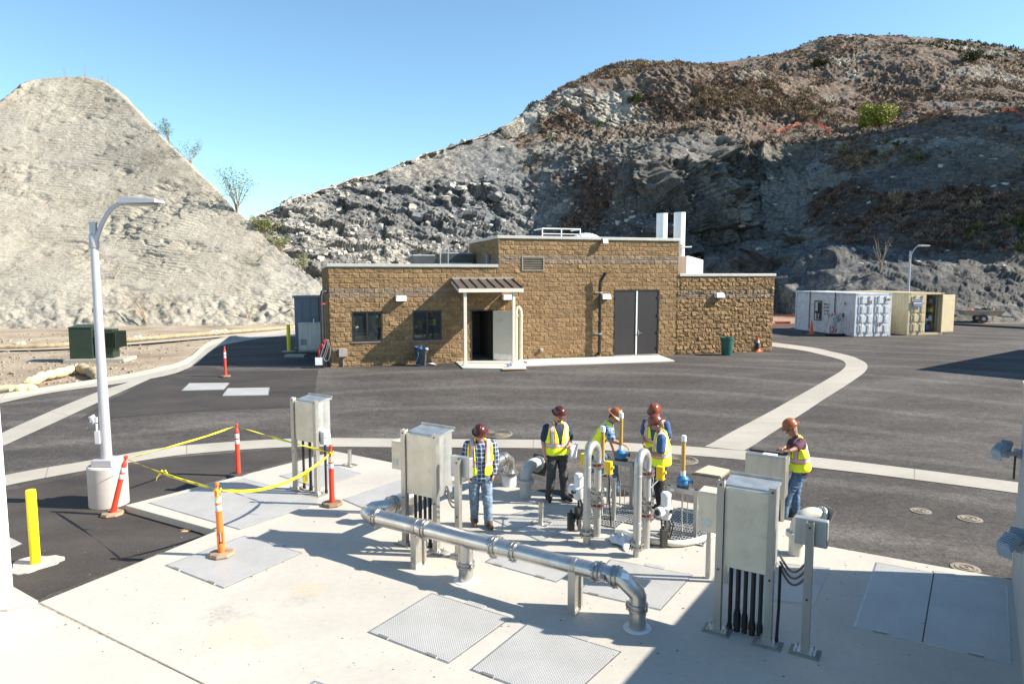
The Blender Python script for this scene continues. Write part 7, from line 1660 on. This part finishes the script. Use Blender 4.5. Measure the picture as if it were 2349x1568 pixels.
def person(loc, yaw, label, J, shirt, pants, boots, hat, skin=SKIN, longs=False, openv=False, hair=HAIR, beard=False, glasses=True, curlR=.5, curlL=.5, untucked=0., H=8.2e-3, girth=1.):
    o = E('person', loc, yaw, label, 'person'); B = Body(); v = lambda k: np.array(J[k], float)
    pel, ch_, nk, hd = v('pelvis'), v('chest'), v('neck'), v('head'); sR, sL = v('shR'), v('shL'); lat = (sR-sL)/np.linalg.norm(sR-sL); hR, hL = v('hipR'), v('hipL'); plat = (hR-hL)/np.linalg.norm(hR-hL)
    g = girth
    B.cone(pel, pel*.4+ch_*.6, .132*g, .132*g, 1, .03, plat, 1.45); B.cone(pel*.35+ch_*.65, ch_+(nk-ch_)*.25, .130*g, .118, 1, .03, lat, 1.6)
    B.cone(ch_+(nk-ch_)*.35, nk, .09, .06, 1, .04, lat, 1.6); B.cone(ch_+(nk-ch_)*.55-lat*.14, ch_+(nk-ch_)*.55+lat*.14, .08, .08, 1, .04)
    B.cone(nk-(nk-ch_)*.05, hd*.55+nk*.45, .058, .055, 0, .015)
    B.cone(pel-(ch_-pel)*.05, pel-(ch_-pel)*.22, .130*g, .115, 2, .02, plat, 1.45)
    torso_pr = list(B.pr[:4])
    # head
    fw = v('face'); fw /= np.linalg.norm(fw); upv = v('up') if 'up' in J else np.array((0, 0, 1.)); upv = upv-fw*(upv@fw); upv /= np.linalg.norm(upv); rt_ = np.cross(fw, upv)
    hp = lambda r, f_, u_: hd+rt_*r+fw*f_+upv*u_
    B.cone(hp(0, -.015, .03), hp(0, .01, .02), .088, .082, 0, .01); B.cone(hp(0, .02, -.01), hp(0, .045, -.075), .068, .042, 0, .03)
    B.cone(hp(0, -.02, -.04), hp(0, 0, -.02), .07, .07, 0, .03); B.cone(hp(0, .092, .0), hp(0, .112, -.028), .008, .015, 0, .012)
    B.cone(hp(0, .07, .018), hp(0, .078, .02), .03, .026, 0, .02)
    for s_ in (-1, 1): B.cone(hp(.082*s_, -.01, .005), hp(.088*s_, -.015, -.02), .013, .010, 0, .006)
    B.cone(hp(-.018, .088, -.052), hp(.018, .088, -.052), .010, .010, 0, .01)
    # arms
    for s_, sh, el, wr, curl in (('R', sR, v('elR'), v('wrR'), curlR), ('L', sL, v('elL'), v('wrL'), curlL)):
        B.cone(sh, el, .054, .044, 0, .01); B.cone(el, wr, .045, .030, 0, .01)
        if longs: B.cone(sh, el, .074, .062, 1, .02); B.cone(el, el*.1+wr*.9, .060, .047, 1, .012)
        else: B.cone(sh, sh*.28+el*.72, .077, .076, 1, .02)
        hdv = v('hand'+s_) if 'hand'+s_ in J else (wr-el); hdv = hdv/np.linalg.norm(hdv); pn = v('palm'+s_) if 'palm'+s_ in J else (lat if s_ == 'L' else -lat); pn = pn-hdv*(pn@hdv); pn /= np.linalg.norm(pn); sd_ = np.cross(hdv, pn)*(1 if s_ == 'R' else -1)
        pc = wr+hdv*.045; 
        for q in (-.024, -.008, .008, .024): B.cone(wr+sd_*q*.6+hdv*.01, wr+sd_*q*1.1+hdv*.088, .017, .0125, 0, .01)
        for n_, (q, L1) in enumerate(((.030, .034), (.010, .040), (-.010, .038), (-.029, .030))):
            a0 = wr+sd_*q+hdv*.088; d1 = hdv*math.cos(curl*.7)+pn*math.sin(curl*.7); d2 = hdv*math.cos(curl*1.7)+pn*math.sin(curl*1.7); a1 = a0+d1*L1; B.cone(a0, a1, .0105, .0095, 0, .004); B.cone(a1, a1+d2*L1*.9, .0095, .008, 0, .003)
        t0 = wr+sd_*.026+hdv*.03; t1 = t0+(sd_*.7+hdv*.6+pn*.35)*.04; B.cone(t0, t1, .0135, .0115, 0, .008); B.cone(t1, t1+(hdv*.8+pn*.4+sd_*.2)*.032, .011, .009, 0, .004)
    # legs
    for s_ in 'RL':
        hp_, kn, an, toe = v('hip'+s_), v('kn'+s_), v('an'+s_), v('toe'+s_)
        B.cone(hp_, kn, .105, .080, 2, .025); B.cone(kn, an+(kn-an)*.12, .078, .068, 2, .015); B.cone(an+(kn-an)*.2, an+(kn-an)*.02-np.array((0, 0, .02)), .070, .075, 2, .012)
        z0 = an[2]-.05; hl = an-(toe-an)*.22; B.cone(an, (hl[0], hl[1], z0+.01), .046, .042, 3, .012); B.cone((hl[0], hl[1], z0+.0), (toe[0], toe[1], z0-.005), .040, .036, 3, .014); B.cone(an+(toe-an)*.3, toe*.85+an*.15, .045, .036, 3, .014)
    if untucked: B.cone(pel-(ch_-pel)*.05, pel-(ch_-pel)*untucked, .130*g, .138*g, 1, .02, plat, 1.42)
    f, lab, lo, n = B.field(H); V, F = surfnet(f, lo, H)
    V[:, 2] = np.maximum(V[:, 2], .002)
    ii = np.clip(np.round((V-lo)/H).astype(int), 0, np.array(n)-1); lv = lab[ii[:, 0], ii[:, 1], ii[:, 2]]
    fn = np.cross(V[F[:, 2]]-V[F[:, 0]], V[F[:, 3]]-V[F[:, 1]]); vn = np.zeros_like(V)
    for k in range(4): np.add.at(vn, F[:, k], fn)
    vn /= np.linalg.norm(vn, axis=1)[:, None]+1e-9; w_ = fbm(V*np.array((11, 11, 15))+loc[0], 3, 5, ridged=True); w2 = fbm(V*6+3, 2, 6)
    amp = np.where(lv == 2, .009, np.where(lv == 1, .006, 0)); V = V+vn*(amp*(w_*.8+w2*.6))[:, None]
    fl = np.array([lv[F[:, k]] for k in range(4)]); mi = np.max(fl, 0)
    npmesh('body', V, F, [skin, shirt, pants, boots], o, mi=mi)
    # vest
    B2 = Body(); B2.pr = [(p[0], p[1], p[2]+.022+(.012 if i == 0 else 0), p[3]+.02, 1, p[5], p[6], p[7]) for i, p in enumerate(torso_pr)]
    B2.pr.append((sR*.86+sL*.14, sR*.14+sL*.86, .082, .082, 1, .03, None, 1.)); B2.pr.append((pel-(ch_-pel)*.16, pel, .156*g, .156*g, 1, .03, plat, 1.42))
    f, lab, lo, n = B2.field(H, B2.pr); G_ = np.stack(np.meshgrid(*[lo[i]+H*np.arange(n[i]) for i in range(3)], indexing='ij'), -1).astype(np.float32)
    sp = nk-pel; Ls = np.linalg.norm(sp); sp = sp/Ls; fr = np.cross(sp, lat); fr = fr*np.sign(fr@v('front')) if 'front' in J else fr*np.sign(fr[1] if abs(fr[1]) > .3 else fr@fw)
    fr = fr/np.linalg.norm(fr); hz = (G_-pel)@sp; xl = (G_-(pel+ch_)/2)@lat; yf = (G_-pel)@fr-hz*((ch_-pel)@fr)/max((ch_-pel)@sp, .01)
    f = np.maximum(f, -(hz+.07)); 
    wv = .015+.085*np.clip((hz-.12)/(Ls-.16), 0, 1)**1.3 if not openv else .075+.03*np.clip(hz/Ls, 0, 1)+0*hz
    vcut = np.minimum(wv-np.abs(xl), yf-.03)
    if not openv: vcut = np.minimum(vcut, hz-.14)
    f = np.maximum(f, vcut)
    for sh, el in ((sR, v('elR')), (sL, v('elL'))):
        so_ = (sh-(sR+sL)/2); so_ /= np.linalg.norm(so_); c = sh+so_*.045; dd = np.linalg.norm((G_-c)-((G_-c)@sp)[..., None]*sp*.25-0*G_, axis=-1)-.098; f = np.maximum(f, -dd); f = np.maximum(f, np.where(hz > Ls*.62, ((G_-c)@so_), -1))
    nd = np.linalg.norm(G_-nk-np.clip((G_-nk)@sp, 0, 1)[..., None]*sp, axis=-1)-.082; f = np.maximum(f, -nd)
    V, F = surfnet(f.astype(np.float32), lo, H); hz = (V-pel)@sp; xl = (V-(pel+ch_)/2)@lat
    band = np.abs(hz-.13); vert = np.where(hz > .13, np.abs(np.abs(xl)-.148), 9); top = 9; svv = np.minimum(np.minimum(band, vert), top); svv = svv/.1+0.
    fn = np.cross(V[F[:, 2]]-V[F[:, 0]], V[F[:, 3]]-V[F[:, 1]]); vn = np.zeros_like(V)
    for k in range(4): np.add.at(vn, F[:, k], fn)
    vn /= np.linalg.norm(vn, axis=1)[:, None]+1e-9; V = V+vn*(.007*fbm(V*np.array((13, 13, 9)), 3, 15))[:, None]
    npmesh('safety_vest', V, F, VEST, o, attrs={'sv': np.clip(svv, 0, 1)})
    # helmet, glasses, hair
    M_ = Matrix((Vector(rt_), Vector(fw), Vector(upv))).transposed()
    def place(b, nm, mt, par=o): 
        b.v = [tuple(M_@Vector(q)+Vector(hd)) for q in b.v]; return b.build(nm, mt, par)
    b = MB(); b.lathe([(.155, .052), (.158, .058), (.122, .075), (.116, .09), (.112, .125), (.094, .165), (.06, .19), (.02, .2), (0, .201)], (0, -.005, 0), 32, sx=.93, sy=1.12)
    b.lathe([(.152, .05), (.110, .068)], (0, -.005, 0), 32, sx=.93, sy=1.12)
    hh = place(b, 'hard_hat', hat); b = MB(); b.tube([(0, -.11*1.05, .12), (0, -.06, .185), (0, 0, .206), (0, .06, .185), (0, .11*1.03, .125)], .010, 8); place(b, 'hat_ridge', hat, hh)
    b = MB(); b.sph((0, -.018, .03), .094, 18, sc_=(.98, 1.02, 1.0)); b.sph((0, -.04, -.03), .07, 14, sc_=(1.05, .8, .9)); place(b, 'hair', hair)
    if glasses:
        b = MB()
        for s_ in (-1, 1): b.sph((.033*s_, .088, .018), .027, 12, sc_=(1.05, .5, .72)); b.beam((.06*s_, .085, .022), (.09*s_, -.01, .022), .005, .012)
        b.beam((-.02, .1, .024), (.02, .1, .024), .006, .01); place(b, 'sunglasses', SGL)
    else:
        b = MB()
        for s_ in (-1, 1): b.sph((.031*s_, .084, .012), .010, 10)
        place(b, 'eyes', SEAM)
    if beard: b = MB(); b.sph((0, .048, -.078), .048, 14, sc_=(1.05, .85, .75)); b.sph((0, .094, -.048), .02, 10, sc_=(1.3, .5, .5)); place(b, 'beard', hair)
    return o
def base(**k):
    d = dict(pelvis=(0, 0, 1.0), chest=(0, .01, 1.33), neck=(0, -.01, 1.51), head=(0, .035, 1.67), face=(0, 1, -.1), shR=(.215, -.01, 1.455), shL=(-.215, -.01, 1.455), elR=(.29, -.05, 1.17), elL=(-.29, -.05, 1.17),
             wrR=(.30, .04, .92), wrL=(-.30, .04, .92), hipR=(.105, 0, .92), hipL=(-.105, 0, .92), knR=(.11, .03, .50), knL=(-.11, .03, .50), anR=(.12, -.02, .10), anL=(-.12, -.02, .10), toeR=(.16, .15, .06), toeL=(-.16, .15, .06), front=(0, 1, 0))
    d.update(k); return d
def yawto(dx, dy): return math.atan2(dy, dx)-math.pi/2
# 1: plaid shirt, looking down
p = at(1102, 1203); person((p.x, p.y, 0), yawto(.08, -1), 'person in plaid shirt and open yellow vest looking down beside the steel pipe',
    base(head=(0, .075, 1.645), face=(0, 1, -.42), neck=(0, .01, 1.51), wrL=(-.235, .07, .93), elL=(-.29, -.04, 1.18), wrR=(.22, .07, .95), handR=(-.1, .3, -1), handL=(.2, .1, -1), knL=(-.12, .1, .50), anL=(-.14, .10, .10), toeL=(-.19, .28, .06), anR=(.10, -.05, .1), toeR=(.10, .12, .06)),
    PLD, JEAN2, BOOT, HATR, longs=True, openv=True, untucked=.32, girth=.98)
# 2: navy shirt holding papers
p = at(1277, 1146); P2L = (p.x, p.y, 0); yw = yawto(.35, -1)
person(P2L, yw, 'person in navy polo shirt and grey trousers holding white papers',
    base(head=(-.01, .05, 1.69), face=(-.25, 1, -.45), neck=(0, 0, 1.52), wrR=(.27, .03, .93), elR=(.27, -.05, 1.18), wrL=(-.16, .24, 1.13), elL=(-.27, .0, 1.16), handL=(.5, .6, .1), palmL=(0, 0, -1), handR=(0, .1, -1), knR=(.13, .02, .5), anR=(.15, -.03, .1), toeR=(.2, .13, .06), anL=(-.14, .06, .1), toeL=(-.2, .24, .06), knL=(-.12, .06, .5)),
    NAVY, GPANT, BSHOE, HATR, beard=True, girth=1.05, hair=HAIR)
b = MB(); nq = 8
for k in range(3):
    W_ = [(x, .01*k+.015*math.sin(x*20+k), z) for z in (0, .1, .2, .3) for x in (-.11+.01*k, -.04, .04, .11)]; b.add(W_, [(j*4+i, j*4+i+1, j*4+i+5, j*4+i+4) for j in range(3) for i in range(3)], 0, True)
o = b.build('paper_sheets', PAP); o.modifiers.new('s', 'SOLIDIFY').thickness = .002; q = Matrix.Rotation(yw, 3, 'Z')@Vector((-.18, .34, .90)); o.location = Vector(P2L)+q; o.rotation_euler = (R(-12), R(8), yw+R(25)); T(o, 'white papers held by the person in the navy polo', 'paper')
# 3: reaching to the blue gearbox
pf_ = at(1418, 1134); yw = yawto(1, -.25); p = Vector((pf_.x-.32, pf_.y-.05, 0))
Mi = Matrix.Rotation(-yw, 3, 'Z'); tg = Mi@(atd(1437, 1026, 12.75)-p); tg2 = Mi@(atd(1411, 1050, 12.8)-p); hdp = Mi@(atd(1409, 956, 13.05)-p)
hip = Mi@Vector((-.18, .05, .97)); sh = Vector((hdp.x*.5, hdp.y-.14, 1.42)); nk3 = Vector((hdp.x*.9, hdp.y-.075, hdp.z-.135))
cs = Vector(hip)*.38+nk3*.62
person(p, yw, 'person leaning forward with an arm on the blue gearbox',
    base(pelvis=tuple(hip), chest=tuple(cs+Vector((0, -.02, 0))), neck=tuple(nk3), head=tuple(hdp), face=(.25, 1, -.8), shR=tuple(nk3+Vector((.17, -.06, -.07))), shL=tuple(nk3+Vector((-.17, -.03, -.06))), elR=tuple((nk3+Vector((.17, -.06, -.07)))*.5+tg*.5+Vector((.05, -.05, -.05))), wrR=tuple(tg+Vector((.0, -.06, .06))), handR=(0, 1, -.5), palmR=(0, -.3, -1),
         elL=tuple((nk3+Vector((-.17, -.03, -.06)))*.5+tg2*.5+Vector((-.03, -.03, 0))), wrL=tuple(tg2+Vector((0, 0, .09))), handL=(0, .3, -1), hipR=tuple(hip+Vector((.09, 0, -.07))), hipL=tuple(hip+Vector((-.09, .02, -.07))), knR=tuple(hip*.5+Vector((.12, -.02, .02))), knL=tuple(hip*.3+Vector((-.09, .26, .27))), anR=tuple(Vector((.14, -.42, .1))), toeR=(.18, -.24, .06), anL=(-.06, .28, .1), toeL=(-.08, .47, .06), front=(0, .8, -.6)),
    PLD2, JEAN, BOOT, HATO, skin=SKIN2, curlR=.7)
# 4: behind
p = atd(1509, 940, 13.4); p.z = 0; person((p.x-.03, p.y, 0), yawto(-.6, -.8), 'person half hidden behind the bearded person in the blue shirt',
    base(head=(0, .06, 1.69), face=(0, 1, -.6), elL=(-.27, .0, 1.18), wrL=(-.14, .24, 1.08), elR=(.27, .0, 1.18), wrR=(.14, .25, 1.08)), BLUSH, JEAN2, BOOT, HATB)
# 5: bearded, seen from the side
p = atd(1504, 968, 12.35); p.z = 0; person((p.x+.12, p.y, 0), yawto(-1, .28), 'bearded person in blue short sleeved shirt and black trousers, seen side on',
    base(head=(0, .10, 1.655), face=(-.1, 1, -.55), neck=(0, .025, 1.50), chest=(0, .0, 1.32), elL=(-.27, .0, 1.18), wrL=(-.2, .24, 1.16), elR=(.26, .0, 1.18), wrR=(.17, .25, 1.14)), BLUSH, BPANT, BSHOE, HATB, beard=True, girth=1.12, skin=SKIN2, glasses=False)
# 6: right, leaning on the box
p = gp(1822, 1188); yw = yawto(-1, .05); Mi = Matrix.Rotation(-yw, 3, 'Z'); pb = Vector((p.x, p.y, p.z+.012)); tg = Mi@(BXP+VX*.60+UX*.22+Vector((0, 0, .06))-pb); hd6 = Mi@(atd(1815, 983, p.y+.05)-pb)
hip = Vector((0, -.07, .96)); nk6 = Vector((hd6.x, hd6.y-.09, hd6.z-.15))
person(tuple(pb), yw, 'person in maroon shirt and jeans leaning one arm on the wide metal box',
    base(pelvis=tuple(hip), chest=(nk6.x*.6, nk6.y*.55-.05, 1.29), neck=tuple(nk6), head=tuple(hd6), face=(-.1, 1, -.5), shR=tuple(nk6+Vector((.19, -.04, -.055))), shL=tuple(nk6+Vector((-.19, -.03, -.055))), elL=tuple((nk6+Vector((-.19, -.03, -.055)))*.5+tg*.5+Vector((-.06, -.03, -.02))), wrL=tuple(tg+Vector((-.03, -.10, .02))), handL=(.1, 1, -.15), palmL=(0, 0, -1),
         elR=tuple((nk6+Vector((.19, -.03, -.055)))*.5+tg*.5+Vector((.08, -.05, -.08))), wrR=tuple(tg+Vector((.16, -.06, .02))), handR=(0, 1, -.2), palmR=(0, 0, -1), hipR=(.09, -.07, .89), hipL=(-.09, -.07, .89), knL=(-.1, .16, .50), anL=(-.11, .24, .10), toeL=(-.12, .42, .06), knR=(.11, -.05, .48), anR=(.12, -.06, .1), toeR=(.16, .12, .06), front=(0, 1, -.1)),
    MAR, JEAN, BOOT, HATO, hair=HAIRG, skin=SKIN2, curlL=.35, untucked=.2)
